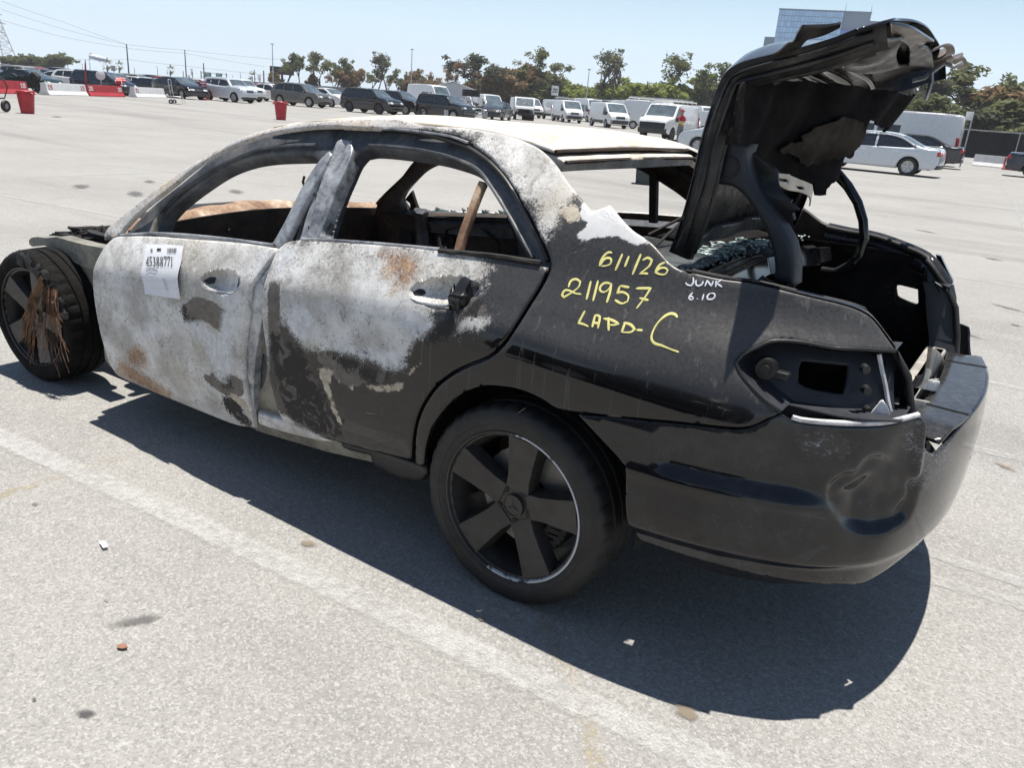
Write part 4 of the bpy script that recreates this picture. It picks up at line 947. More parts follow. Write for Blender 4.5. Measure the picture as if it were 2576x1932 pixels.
SCUFF = [[(0.486, 0.789), (0.531, 0.788), (0.574, 0.786), (0.629, 0.761), (0.576, 0.733), (0.503, 0.741)], [(0.755, 0.802), (0.82, 0.816), (0.842, 0.741), (0.851, 0.693), (0.823, 0.718), (0.786, 0.755)], [(0.838, 0.668), (0.868, 0.662), (0.887, 0.622), (0.818, 0.637)]]
bump_o = sheet('bumper', [M_BUMP, M_BLACK], BUMP_POLY, lambda a, b: bumper(a, b, dent), sp=0.013, thick=0.004, er=0.005, attr=lambda a, b: {'scuff': sdf(a, b, SCUFF + [[(0.86, 0.74), (0.97, 0.75), (1.06, 0.70), (0.98, 0.60), (0.88, 0.62)]])}, parent=HERO)
sheet('bumper_valance', [M_BLACK], [(0.14, 0.372), (0.80, 0.360), (BLEN / 2, 0.37), (BLEN - 0.80, 0.360), (BLEN - 0.14, 0.372), (BLEN - 0.3, 0.29), (BLEN - 0.75, 0.265), (BLEN / 2, 0.26), (0.75, 0.265), (0.3, 0.29)],
      lambda a, b: bumper(a, b, lambda s, z: -0.03 - (0.37 - z) * 0.9), sp=0.04, thick=0.004, er=0.0, flip=True, parent=HERO)
# step on top of the bumper, pale edge under the lamp opening
def shelf(a, b):     # a: arc length, b: inward depth
    x, y, z = bumper(a, np.full(len(a), 0.765)); x2, y2, _ = bumper(a + 1e-3, np.full(len(a), 0.765))
    L = np.hypot(x2 - x, y2 - y); nx, ny = (y2 - y) / L, -(x2 - x) / L
    top = 0.765 - 0.05 * np.clip((1.02 - a) / 0.14, 0, 1) - 0.05 * np.clip((a - (BLEN - 1.02)) / 0.14, 0, 1)
    return x + nx * (b - 0.002), y + ny * (b - 0.002), top + 0.010 * np.clip(b / 0.03, 0, 1) + 0.01 * b
_sx, _sy, _ = shelf(np.array([1.2, 1.2]), np.array([0.0, 0.1]))
_in = 1.0 if _sx[1] > _sx[0] else -1.0
sheet('bumper_step', [M_SCUFF], [(0.95, 0), (1.2, 0), (BLEN - 1.2, 0), (BLEN - 0.95, 0), (BLEN - 0.95, 0.10), (BLEN - 1.2, 0.13), (1.2, 0.13), (0.95, 0.10)], lambda a, b: shelf(a, b * _in), sp=0.03, thick=0.006, er=0.004, parent=HERO)
for s_ in (1.17, BLEN - 1.17):
    sheet('step_joint', [M_BLACK], [(s_ - 0.003, 0.0), (s_ + 0.003, 0.0), (s_ + 0.003, 0.125), (s_ - 0.003, 0.125)], lambda a, b: (lambda q: (q[0], q[1], q[2] + 0.003))(shelf(a, b * _in)), sp=0.05, thick=0.002, er=0, parent=HERO)
M_PALE = plain('scraped_white_edge', (0.55, 0.545, 0.55), 0.45, vary=0.3, scale=30)
_lip = BUMP_TOP[10:]
m = MB(); m.tube([tuple(float(q[0]) for q in bumper(s, z + 0.004, lambda s, z: -0.006)) for s, z in resample(_lip, 0.03, closed=False)], 0.0075, 6); m.build('bumper_edge', [M_PALE], HERO, deg=60)
# lamp recess: pan behind the opening with the bulb holder and the square hole to the boot
def off_edge(pts, o): return [on_side(x, z, -o) for x, z in pts]
PAN = [(-0.52, 0.99), (-0.60, 1.0), (-0.80, 1.0), (-0.905, 0.97), (-0.95, 0.80), (-0.93, 0.775), (-0.84, 0.77), (-0.74, 0.78), (-0.62, 0.84), (-0.54, 0.91)]
HOLE = [(-0.717, 0.927), (-0.789, 0.928), (-0.817, 0.928), (-0.826, 0.888), (-0.827, 0.863), (-0.804, 0.862), (-0.741, 0.869), (-0.725, 0.876), (-0.716, 0.908)]
for sgn in (1, -1):
    sf = left(0.11) if sgn > 0 else right(0.11)
    sheet('lamp_recess', [M_BLUEBLACK], PAN, sf, [HOLE], sp=0.03, thick=0.004, er=0.004, parent=HERO)
    q = resample(LAMP_EDGE, 0.02, closed=False); m = MB(); n = len(q)
    for x, z in q:
        a = on_side(x, z, -0.004); b = on_side(x, z, -0.112)
        m.v += [(a[0], sgn * a[1], a[2]), (b[0], sgn * b[1], b[2])]
    for i in range(n - 1): m.f.append([2 * i, 2 * i + 1, 2 * i + 3, 2 * i + 2]); m.m.append(0)
    m.build('lamp_recess', [M_BLUEBLACK], HERO, smooth=True)
m = MB(); m.tube([on_side(x, z, -0.001) for x, z in resample(LAMP_EDGE, 0.02, closed=False)], 0.005, 6); m.build('lamp_seal', [M_BLACK], HERO, deg=60)
_bc = (-0.697, 0.8, 0.923)
m = MB(); m.cyl((-0.655, 0.80, 0.915), (-0.66, 0.825, 0.915), .030, .026, 18); m.cyl((-0.66, 0.82, 0.915), (-0.66, 0.835, 0.915), .014, .012, 12); m.box((-0.69, 0.805, 0.905), (0.05, 0.03, 0.02), 0, None, 0.005); m.build('bulb_socket', [M_BLACK], HERO, deg=40)
sheet('lamp_recess_floor', [M_BLUEBLACK], [(-0.60, 0.82), (-0.72, 0.80), (-0.86, 0.78), (-0.97, 0.70), (-0.97, 0.55), (-0.60, 0.65)], lambda a, b: (a, b, 0.83 + 0.03 * (b - .7) + 0 * a), sp=0.04, thick=0.004, er=0, parent=HERO)
for k in range(3): m = MB(); m.cyl((-0.86 - .012 * k, 0.70 - .012 * k, 0.94 - 0.055 * k), (-0.87 - .012 * k, 0.715 - .012 * k, 0.94 - 0.055 * k), 0.012, 0.010, 12); m.build('lamp_bolt', [M_BLACK], HERO, deg=40)
sheet('torn_lamp_corner', [M_PALE], [(-0.88, 0.812), (-0.897, 0.827), (-0.91, 0.854), (-0.913, 0.862), (-0.918, 0.865), (-0.935, 0.841), (-0.942, 0.816), (-0.916, 0.805), (-0.888, 0.789)], lambda a, b: (a, 0.665 + 0.5 * (a + 0.95), b), sp=0.02, thick=0.004, er=0.001, parent=HERO)
m = MB(); m.tube([(-0.878, 0.635, 0.965), (-0.892, 0.635, 0.93), (-0.907, 0.635, 0.896), (-0.923, 0.635, 0.854), (-0.935, 0.635, 0.827)], 0.006, 6); m.build('lamp_edge', [M_PALE], HERO, deg=50)
for sgn in (1, -1):     # pillar at the boot corner with its rubber seal
    m = MB()
    P0 = [(-0.915, 0.605, 0.975), (-0.935, 0.60, 0.93), (-0.955, 0.59, 0.86), (-0.985, 0.575, 0.78), (-1.0, 0.55, 0.72)]
    for k in range(len(P0)):
        x, y, z = P0[k]; m.v += [(x, sgn * y, z), (x + 0.012, sgn * (y - 0.055), z), (x + 0.10, sgn * (y - 0.05), z)]
    for k in range(len(P0) - 1):
        for j in range(2): a = 3 * k + j; m.f.append([a, a + 1, a + 4, a + 3]); m.m.append(0)
    m.build('boot_pillar', [M_BLUEBLACK], HERO, smooth=True)
# boot gutters (rolled edge with the seal), side walls, floor, rear wall
gut = [(-0.40, 1.112)] + TRUNK_EDGE
for sgn in (1, -1):
    q = resample(gut, 0.03, closed=False); pts = [on_side(x, z) for x, z in q]; m = MB(); n = 6
    cs = [(0.0, 0.001), (-0.012, 0.004), (-0.03, -0.008), (-0.04, -0.025), (-0.055, -0.022), (-0.065, -0.06)]
    for i, (x, y, z) in enumerate(pts):
        d = min(1, i / 6)
        for a, b in cs: m.v.append((x + (0.02 * -a / .06 if i > len(pts) - 8 else 0), sgn * (y + a), z + b))
    for i in range(len(pts) - 1):
        for j in range(n - 1): a = i * n + j; m.f.append([a, a + 1, a + n + 1, a + n]); m.m.append(0)
    m.build('boot_gutter', [M_GLOSS], HERO, smooth=True)
    m = MB(); m.tube([(x + (0.018 if i > len(pts) - 8 else 0), sgn * (y - 0.052), z - 0.012) for i, (x, y, z) in enumerate(pts)] + [(-0.945, sgn * 0.545, 0.90), (-0.975, sgn * 0.53, 0.80), (-0.99, sgn * 0.51, 0.70)], 0.011, 8); m.build('boot_seal', [M_RUBBER], HERO, deg=60)
WALL = [(-0.25, 1.05), (-0.50, 1.06), (-0.76, 1.05), (-0.86, 1.0), (-0.90, 0.90), (-0.92, 0.60), (-0.92, 0.46), (-0.2, 0.46)]
SQ = [(-0.725, 0.935), (-0.785, 0.944), (-0.8, 0.934), (-0.813, 0.883), (-0.8, 0.866), (-0.746, 0.865), (-0.733, 0.872), (-0.724, 0.899)]
DOTS = [[(-0.687, 0.925), (-0.7, 0.926), (-0.702, 0.917), (-0.69, 0.917)], [(-0.698, 0.906), (-0.713, 0.906), (-0.715, 0.899), (-0.702, 0.899)]]
sheet('boot_lining', [M_FELT], WALL, lambda a, b: (a, -0.62 - 0.02 * np.sin((b - .46) * 5) * 0 + 0 * a, b), [SQ] + DOTS, sp=0.05, thick=0.006, er=0.002, parent=HERO)
sheet('boot_lining', [M_FELT], WALL, lambda a, b: (a, 0.60 + 0 * a, b), [[(x, z - 0.06) for x, z in SQ]], sp=0.05, thick=0.006, er=0.002, parent=HERO)
m = MB(); m.box((-0.54, 0, 0.44), (0.72, 1.18, 0.02)); m.box((-0.19, 0, 0.72), (0.02, 1.22, 0.56)); m.prism([(-.1, .60), (-.40, .60), (-.44, .82), (-.70, .80), (-.80, .72), (-.90, .60), (-.98, .34), (-1.02, 0), (-.98, -.34), (-.90, -.60), (-.80, -.72), (-.70, -.80), (-.44, -.82), (-.40, -.60), (-.1, -.60)], .39, .43, axis='Z'); m.build('boot_floor', [M_FELT], HERO)
M_DUSTY = plain('dusty_grey_steel', (0.30, 0.285, 0.255), 0.7, vary=0.35, scale=10)
m = MB(); m.box((-0.93, 0, 0.60), (0.03, 1.0, 0.30)); m.box((-0.92, 0, 0.735), (0.07, 1.06, 0.03), bev=0.01)
m.build('rear_panel', [M_DUSTY], HERO)
# hole in the outer right skin line is the lamp opening itself; torn rear sill pieces
sheet('torn_sill_trim', [M_DUSTY], [(0.61, 0.843), (0.495, 0.829), (-0.577, 0.53), (-0.95, 0.434), (-1.389, 0.3), (-1.033, 0.344), (-0.109, 0.581), (0.037, 0.63)], lambda a, b: (-0.97 - 0.03 * np.sin(a * 9), a, b), sp=0.03, thick=0.01, er=0.002, parent=HERO)
sheet('torn_sill_trim', [M_PALE], [(0.563, 0.937), (0.448, 0.886), (0.25, 0.826), (-0.239, 0.705), (-0.786, 0.56), (-1.127, 0.447), (-1.207, 0.385), (-0.586, 0.569), (0.027, 0.735), (0.364, 0.827), (0.489, 0.871)], lambda a, b: (-0.975 - 0.02 * np.sin(a * 14), a, b), sp=0.02, thick=0.01, er=0.002, parent=HERO)
sheet('torn_sill_trim', [M_DUSTY], [(0.224, 0.914), (0.018, 0.863), (-0.325, 0.763), (-0.71, 0.63), (-0.906, 0.527), (-0.236, 0.711), (0.128, 0.8), (0.147, 0.846)], lambda a, b: (-0.96 + 0 * a, a, b), sp=0.03, thick=0.01, er=0.002, parent=HERO)
# right hand tail corner
m = MB(); q = [(-0.829, 1.068), (-0.847, 1.066), (-0.879, 1.02), (-0.908, 0.981), (-0.908, 0.969), (-0.884, 0.957), (-0.864, 1.001)]
m.prism(q, -0.66, -0.63); m.build('tail_corner', [M_GLOSS], HERO, deg=30)

# ================================================================= rear deck with the fallen, shattered screen
def deck(a, b):      # a across, b back
    x = -0.16 - b - 0.05 * np.clip(-a, 0, 1) - 0.03 * np.abs(a); k = np.clip((b - 0.12) / 0.04, 0, 1)
    return x, a * 0.70, 1.035 - 0.02 * a * a + 0.02 * k - 0.06 * np.clip((b - 0.215) / 0.03, 0, 1) ** 2 + 0.012 * np.sin(b * 60) * np.clip((b - .1) * 10, 0, 1)
sheet('rear_deck', [M_GLOSS, M_CHAR], [(-1, 0.02), (1, 0.02), (1, 0.245), (0.5, 0.25), (0, 0.25), (-0.5, 0.25), (-1, 0.245)], deck, sp=0.02, thick=0.006, er=0.003, parent=HERO)
def heap(a, b): return a, b, 1.0 + 0.022 * np.sin(a * 11 + b * 5) * np.cos(b * 9) + 0.03 * np.clip(-(a + 0.05), -1, 1)
sheet('parcel_shelf', [M_CHAR], [(0.16, -0.66), (0.16, 0.66), (-0.02, 0.70), (-0.26, 0.69), (-0.32, 0.3), (-0.33, -0.2), (-0.36, -0.66)], heap, sp=0.04, thick=0.02, er=0.004, parent=HERO)
t = NT('dark_shattered_glass')
vv = t.voro(55.0, 'DISTANCE_TO_EDGE')
t.set(Base_Color=t.mix(t.step(t.noise(5.0, 5.0, 0.7), 0.45, 0.6), (0.008, 0.009, 0.010), (0.06, 0.07, 0.07)), Roughness=t.lin(t.noise(8.0, 5.0), 0.3, 0.7, 0.35, 0.8)); t.bump(t.math('ADD', t.noise(12.0, 4.0), t.step(vv, 0.0, 0.05)), 0.2, 0.006)
M_DGLASS = t.m
def fallen(a, b): return a, b, 1.058 + 0.012 * np.sin(a * 13 + 1) * np.sin(b * 8) + 0.004 * np.sin(b * 31 + a * 17) - 0.02 * np.abs(b)
rr = random.Random(3)
sheet('rear_screen', [M_DGLASS], [(0.06 + rr.uniform(-.02, .02), y) for y in np.linspace(-0.62, 0.60, 22)] + [(-0.29 - 0.04 * (y < 0) + rr.uniform(-.025, .02), y) for y in np.linspace(0.62, -0.62, 26)], fallen, sp=0.03, thick=0.005, er=0.0, parent=HERO, ang=20)
m = MB(); sp_ = [(-0.062, -0.019), (0.01, -0.358), (-0.025, -0.552), (-0.132, -0.602), (-0.222, -0.543), (-0.3, -0.296), (-0.279, -0.068), (-0.222, 0.165), (-0.147, 0.074)]
pp = np.array(sp_); rr = random.Random(21); c = 0
while c < 420:
    x, y = rr.uniform(pp[:, 0].min(), pp[:, 0].max()), rr.uniform(pp[:, 1].min(), pp[:, 1].max())
    if not inside(np.array([x]), np.array([y]), pp)[0]: continue
    z = float(fallen(np.array([x]), np.array([y]))[2][0]) + rr.uniform(0.003, 0.008); s = rr.uniform(0.004, 0.016) * (2.2 if rr.random() < 0.06 else 1)
    a = rr.uniform(0, 6.28); v = [(x + s * math.cos(a + k * 2.1) * rr.uniform(.6, 1.4), y + s * math.sin(a + k * 2.1) * rr.uniform(.6, 1.6), z + rr.uniform(-.002, .002)) for k in range(3)]
    m.add(v + [(p[0], p[1], p[2] - 0.004) for p in v], [(0, 1, 2), (5, 4, 3), (0, 3, 4, 1), (1, 4, 5, 2), (2, 5, 3, 0)]); c += 1
tag(m.build('glass_shards', [M_CRUMB], HERO), kind='stuff')
m = MB(); rr = random.Random(31)
for k in range(150):
    y = rr.uniform(-0.62, 0.62); x = -0.30 - 0.05 * max(0, -y) + rr.uniform(-.05, .03); s = rr.uniform(.004, .012); z = 1.066 + rr.uniform(-.008, .01)
    m.add([(x, y, z), (x + s, y + s * .3, z + .002), (x + s * .2, y + s * 1.5, z - .002)], [(0, 1, 2)])
tag(m.build('glass_shards', [M_CRUMB], HERO), kind='stuff')
# shade brackets and rail lying on the shelf
m = MB(); m.tube([(-0.08, -0.18, 1.09), (-0.10, -0.30, 1.085), (-0.16, -0.44, 1.09), (-0.16, -0.46, 1.14)], 0.006, 5); m.tube([(0.05, 0.02, 1.07), (-0.02, -0.08, 1.13), (-0.06, -0.1, 1.16)], 0.006, 5); m.tube([(-0.05, 0.18, 1.06), (-0.1, 0.02, 1.17), (-.17, -.06, 1.20)], .006, 5)
m.build('shelf_bracket', [M_CHAR], HERO, deg=60)
m = MB(); m.prism([(0.36, 1.248), (0.326, 1.248), (0.299, 1.028), (0.331, 1.027)], -.635, -.605); m.build('rear_window_post', [M_CHAR], HERO)
sheet('parcel_shelf_pad', [M_FELT], [(0.05, -0.62), (0.05, -0.05), (-0.20, 0.0), (-0.24, -0.60)], lambda a, b: (a, b, 1.06 + 0.09 * np.exp(-((a + .08) / .09) ** 2 - ((b + .33) / .2) ** 2)), sp=0.03, thick=0.02, er=0.004, parent=HERO)

# ================================================================= boot lid standing open, torn
t = NT('sooty_lacquer'); n = t.noise(6.0, 6.0, 0.7, 0.8)
t.set(Base_Color=t.mix(t.step(n, 0.42, 0.70), (0.007, 0.007, 0.008), (0.055, 0.050, 0.046)), Roughness=t.lin(t.noise(9.0, 5.0, 0.7), 0.32, 0.68, 0.16, 0.62)); t.bump(t.noise(40.0, 5.0, 0.7), 0.15, 0.004)
M_SOOTY = t.m
LID = Curve2 = None
_lp = np.array([(-0.262, 1.115), (-.277, 1.174), (-.295, 1.285), (-.309, 1.427), (-.328, 1.53), (-.353, 1.603), (-.462, 1.648), (-.532, 1.668), (-.609, 1.694), (-.660, 1.716), (-.735, 1.739)])
_ls = np.concatenate([[0], np.cumsum(np.hypot(*np.diff(_lp, axis=0).T))])
_lx, _lz = Curve1(list(zip(_ls, _lp[:, 0]))), Curve1(list(zip(_ls, _lp[:, 1]))); VB = float(_ls[5]); VE = float(_ls[-1])
def lid(off=0.0, crown=1.0):
    def s(a, b):      # a: y, b: along the lid from the hinge
        e = 1e-3
        x, z = _lx(b), _lz(b); dx, dz = _lx(b + e) - _lx(b - e), _lz(b + e) - _lz(b - e); L = np.hypot(dx, dz)
        nx, nz = dz / L, -dx / L                                        # outward: forward and up
        c = crown * (0.050 + 0.062 * np.exp(-((b - VB) / 0.16) ** 2)) * (1 - (a / 0.58) ** 2) - off
        return x + nx * c, a, z + nz * c
    return s
rr = random.Random(6)
LV = lambda q: [(y, VB + v) for y, v in q]
SKIN = [(0.565, 0), (0.57, 0.2), (0.565, VB - 0.03), (0.555, VB + 0.05)] + LV([(0.548, 0.134), (0.56, 0.205), (0.519, 0.268), (0.545, 0.309), (0.636, 0.338), (0.597, 0.375), (0.55, 0.399)][1:]) + LV([(0.40, 0.39), (0.20, 0.40), (0.0, 0.405), (-0.2, 0.40), (-0.35, 0.395), (-0.50, 0.37)]) + [(-0.55, VB + 0.20), (-0.565, VB), (-0.57, 0.2), (-0.565, 0)]
sheet('lid_skin', [M_SCUFF, M_SOOTY], SKIN, lid(), sp=0.03, thick=0.004, er=0.003, parent=None or HERO, flip=False)
# pressed inner frame: ring along the edges, with the lamp bracket hole at the back
inner_out = [(0.555, 0.0), (0.56, 0.2), (0.555, VB - 0.03), (0.545, VB + 0.06), (0.54, VB + 0.20), (0.54, VB + 0.36), (0.2, VB + 0.385), (-0.2, VB + 0.385), (-0.48, VB + 0.36), (-0.545, VB + 0.1), (-0.555, VB), (-0.56, 0.2), (-0.555, 0)]
inner_hole = [(0.50, 0.05), (0.50, 0.25), (0.47, VB - 0.06), (0.42, VB - 0.02), (-0.42, VB - 0.02), (-0.47, VB - 0.06), (-0.50, 0.25), (-0.50, 0.05)]
tail_hole = LV([(0.084, 0.334), (0.165, 0.36), (0.075, 0.362), (-0.176, 0.327), (-0.359, 0.295), (-0.194, 0.293)])
slots = [[(0.40, VB + 0.16), (0.30, VB + 0.20), (0.24, VB + 0.15), (0.32, VB + 0.11)], [(0.12, VB + 0.10), (0.0, VB + 0.13), (-0.03, VB + 0.08), (0.09, VB + 0.06)]]
def frame_shape(P, a, b, N):
    h = 0.030 * np.exp(-((b - VB - 0.24) / 0.09) ** 2) * np.cos(a * 6) + 0.018 * np.exp(-((b - VB - 0.09) / 0.025) ** 2) + 0.006 * np.sin(a * 17 + b * 23)
    return P + N * h[:, None]
sheet('lid_frame', [M_SOOTY], inner_out, lid(0.05), [inner_hole, tail_hole] + slots, sp=0.022, thick=0.004, er=0.006, flip=True, parent=HERO, bend=frame_shape)
# folded left and right edges
for sgn in (1, -1):
    m = MB()
    q = np.linspace(0, VE - 0.02, 40); A, Y, Z_ = lid(0.0)(np.full(40, 0.565), q); A2_, Y2, Z2 = lid(0.062)(np.full(40, 0.553), q)
    for i in range(40): m.v += [(A[i], sgn * 0.566, Z_[i]), (A2_[i], sgn * 0.558, Z2[i]), (A2_[i] - 0.004, sgn * 0.530, Z2[i] - .002)]
    for i in range(39):
        for j in range(2): a = 3 * i + j; m.f.append([a, a + 1, a + 4, a + 3]); m.m.append(0)
    m.build('lid_edge', [M_SOOTY], HERO, smooth=True)
for off, yv, r_ in ((0.020, 0.570, 0.005), (0.045, 0.565, 0.006), (0.066, 0.535, 0.009)):
    q = np.linspace(0.02, VE - 0.05, 30); A, Y, Z_ = lid(off)(np.full(30, yv), q); m = MB(); m.tube(list(zip(A, Y + 0.003 * np.sin(q * 31 + off * 90), Z_)), r_, 6); m.build('lid_bead', [M_SOOTY], HERO, deg=60)
# cross bars at the bend: lock carrier with bright worn edges
for dv, off, r, mt in ((0.045, 0.075, 0.022, M_GLOSS), (0.10, 0.070, 0.016, M_GLOSS), (0.062, 0.100, 0.006, M_ZINC), (0.17, 0.06, 0.010, M_GLOSS)):
    yy = np.linspace(0.30 if dv < .1 else 0.50, -0.56, 24); A, B_, C_ = lid(off)(yy, np.full(24, VB + dv) + 0.008 * np.sin(yy * 14))
    m = MB(); m.tube(list(zip(A, B_, C_)), r, 7); m.build('lock_carrier', [mt], HERO, deg=60)
# torn flap of skin at the upper left, end pieces at the lid's rear edge
sheet('lid_flap', [M_SOOTY, M_SOOTY], [(0.602, 0.131), (0.635, 0.176), (0.703, 0.219), (0.755, 0.235), (0.785, 0.254), (0.73, 0.293), (0.681, 0.314), (0.636, 0.303), (0.632, 0.247), (0.591, 0.203), (0.522, 0.168), (0.501, 0.139), (0.535, 0.123)], lambda a, b: (-0.353 - b * 0.925, a, 1.603 + b * 0.352 + 0.004 * np.sin(a * 60 + b * 40)), sp=0.012, thick=0.004, er=0.001, flip=True, parent=HERO, ang=25)
M_BRONZE = plain('scorched_inner_lacquer', (0.13, 0.11, 0.095), 0.35, vary=0.5, scale=7)
sheet('lid_tail_end', [M_GLOSS, M_BRONZE], [(0.554, 0.396), (0.421, 0.422), (0.216, 0.429), (0.08, 0.432), (0.103, 0.417), (-0.01, 0.387), (-0.009, 0.374), (0.188, 0.369), (0.339, 0.367)], lambda a, b: (-0.353 - b * 0.935, a, 1.600 + b * 0.345 + 0.02 * np.sin(b * 8)), sp=0.015, thick=0.005, er=0.002, parent=HERO, ang=25)
sheet('lid_tail_end', [M_BRONZE, M_BRONZE], [(-0.133, 0.401), (-0.2, 0.407), (-0.399, 0.425), (-0.664, 0.413), (-0.756, 0.421), (-0.96, 0.384), (-0.797, 0.38), (-0.609, 0.378), (-0.813, 0.315), (-0.718, 0.316), (-0.365, 0.367), (-0.326, 0.395)], lambda a, b: (-0.353 - b * 0.935 + 0.02 * np.sin(a * 25), a, 1.605 + b * 0.36 + 0.012 * np.sin(a * 40)), sp=0.012, thick=0.005, er=0.002, parent=HERO, ang=25)
m = MB(); m.tube([(-0.689, -0.5, 1.691), (-0.695, -0.5, 1.666), (-0.693, -0.5, 1.633), (-0.69, -0.5, 1.603)], 0.008, 6); m.tube([(-0.777, -0.5, 1.728), (-0.756, -0.5, 1.713), (-0.723, -0.5, 1.723), (-0.702, -0.5, 1.705), (-0.671, -0.5, 1.674), (-0.635, -0.5, 1.663)], 0.008, 6)
m.build('torn_strip', [M_ZINC], HERO, deg=60)
sheet('torn_strip', [M_PALE], [(-0.603, 1.591), (-0.614, 1.605), (-0.659, 1.606), (-0.672, 1.616), (-0.66, 1.599), (-0.649, 1.578), (-0.625, 1.571), (-0.627, 1.589), (-0.616, 1.598)], lambda a, b: (a, -0.42 + 0.1 * (a + .6), b), sp=0.012, thick=0.004, er=0, parent=HERO, ang=25)
# hanging felt lining
LIN = [(0.611, 1.575), (0.564, 1.585), (0.5, 1.6), (0.363, 1.604), (0.215, 1.61), (0.052, 1.614), (-0.13, 1.613), (-0.291, 1.61), (-0.421, 1.607), (-0.409, 1.577), (-0.374, 1.56), (-0.387, 1.523), (-0.395, 1.482), (-0.34, 1.492), (-0.31, 1.494), (-0.236, 1.505), (-0.099, 1.521), (-0.099, 1.495), (-0.113, 1.451), (-0.136, 1.406), (-0.105, 1.399), (-0.042, 1.408), (-0.039, 1.382), (-0.043, 1.36), (-0.055, 1.332), (-0.004, 1.324), (0.034, 1.302), (0.045, 1.285), (0.08, 1.288), (0.08, 1.316), (0.126, 1.333), (0.218, 1.347), (0.313, 1.352), (0.39, 1.38), (0.486, 1.417), (0.62, 1.433), (0.66, 1.432), (0.647, 1.503), (0.629, 1.552)]
def felt(a, b): return -0.40 - 0.235 * (0.56 - a) + 0.035 * np.sin(a * 7 + b * 4) + 0.022 * np.sin(b * 15 + a * 3) + 0.010 * np.sin(a * 31 + b * 22), a, b
def rag(pts, amp, seed):
    r = random.Random(seed); return [(a + r.gauss(0, amp), b + r.gauss(0, amp)) for a, b in resample(pts, 0.02)]
sheet('lid_lining', [M_FELT], rag(LIN, 0.0022, 4), felt, sp=0.025, thick=0.008, er=0, flip=True, parent=HERO, ang=20)
M_BROWNFELT = plain('singed_brown_felt', (0.040, 0.033, 0.027), 0.95, vary=0.5, scale=14, bump=0.6, spec=0.1)
PEEL = [(0.21, 1.463), (0.165, 1.485), (0.097, 1.509), (0.034, 1.522), (-0.04, 1.514), (-0.067, 1.483), (-0.063, 1.438), (-0.027, 1.41), (0.069, 1.387), (0.15, 1.365), (0.218, 1.401), (0.273, 1.411), (0.26, 1.431), (0.192, 1.443)]
sheet('lid_lining', [M_BROWNFELT], rag(PEEL, 0.003, 5), lambda a, b: (felt(a, b)[0] - 0.022, a, b), sp=0.02, thick=0.006, er=0, flip=True, parent=HERO, ang=20)
# lid hinges: left arm in its plastic cover, right arm bare
HC = [(-0.36, 1.443), (-0.426, 1.43), (-0.423, 1.399), (-0.44, 1.353), (-0.465, 1.313), (-0.501, 1.277), (-0.546, 1.232), (-0.581, 1.189), (-0.603, 1.138), (-0.615, 1.073), (-0.557, 1.078), (-0.55, 1.124), (-0.525, 1.185), (-0.488, 1.238), (-0.441, 1.288), (-0.401, 1.313), (-0.364, 1.316), (-0.33, 1.314), (-0.34, 1.367)]
sheet('hinge_cover', [M_BLUEBLACK], HC, lambda a, b: (a, 0.52 + 0 * a, b), sp=0.02, thick=0.07, er=0.012, parent=HERO, flip=True)
m = MB(); cc = (-0.381, 0.52, 1.365); m.cyl((cc[0], 0.515, cc[2]), (cc[0], 0.524, cc[2]), 0.026, 0.024, 24); m.lathe([(0.024, 0.0), (0.0255, 0.006), (0.029, 0.006), (0.030, 0.0)], 28, M=Matrix.Translation((cc[0], 0.52, cc[2])), close=True); m.build('hinge_cap', [M_BLACK], HERO, deg=40)
sheet('hinge_cover', [M_BLACK], [(-0.406, 1.423), (-0.434, 1.399), (-0.492, 1.362), (-0.502, 1.334), (-0.527, 1.307), (-0.551, 1.296), (-0.548, 1.286), (-0.574, 1.267), (-0.556, 1.257), (-0.564, 1.239), (-0.542, 1.226), (-0.513, 1.247), (-0.47, 1.286), (-0.438, 1.322), (-0.412, 1.373)], lambda a, b: (a, 0.45 + 0.01 * np.sin(b * 50), b), sp=0.02, thick=0.012, er=0.002, parent=HERO, flip=True, ang=25)
m = MB(); m.tube([(-0.411, -0.5, 1.349), (-0.448, -0.5, 1.326), (-0.496, -0.5, 1.286), (-0.542, -0.5, 1.232), (-0.574, -0.5, 1.17), (-0.592, -0.5, 1.105), (-0.588, -0.5, 1.044), (-0.562, -0.5, 0.998), (-0.516, -0.5, 0.962), (-0.462, -0.5, 0.96)], [0.022, 0.021, 0.019, 0.018, 0.018, 0.018, 0.018, 0.018, 0.018, 0.018], 10); m.build('hinge_arm', [M_GLOSS], HERO, deg=60)
m = MB(); m.tube([(-0.608, 0.5, 1.082), (-0.594, 0.5, 1.049), (-0.558, 0.5, 1.057), (-0.525, 0.5, 1.067), (-0.514, 0.5, 1.075)], 0.012, 8); m.build('hinge_arm', [M_BLACK], HERO, deg=60)
M_SHEEN = plain('bare_lid_metal', (0.52, 0.49, 0.44), 0.35, metal=0.4, vary=0.25)
sheet('lid_bracket', [M_SHEEN], [(0.116, 1.34), (-0.087, 1.329), (-0.239, 1.31), (-0.414, 1.304), (-0.408, 1.268), (-0.386, 1.207), (-0.262, 1.246), (-0.128, 1.271), (-0.01, 1.285), (0.07, 1.314)], lambda a, b: (-0.40 + 0.03 * np.sin(a * 8), a, b), [[(0.055, 1.322), (-0.01, 1.317), (-0.02, 1.308), (0.039, 1.313)], [(-0.078, 1.294), (-0.137, 1.29), (-0.148, 1.281), (-0.096, 1.285)], [(-0.137, 1.322), (-0.241, 1.307), (-0.335, 1.297), (-0.306, 1.285), (-0.195, 1.305)]], sp=0.02, thick=0.004, er=0.001, parent=HERO, ang=30)

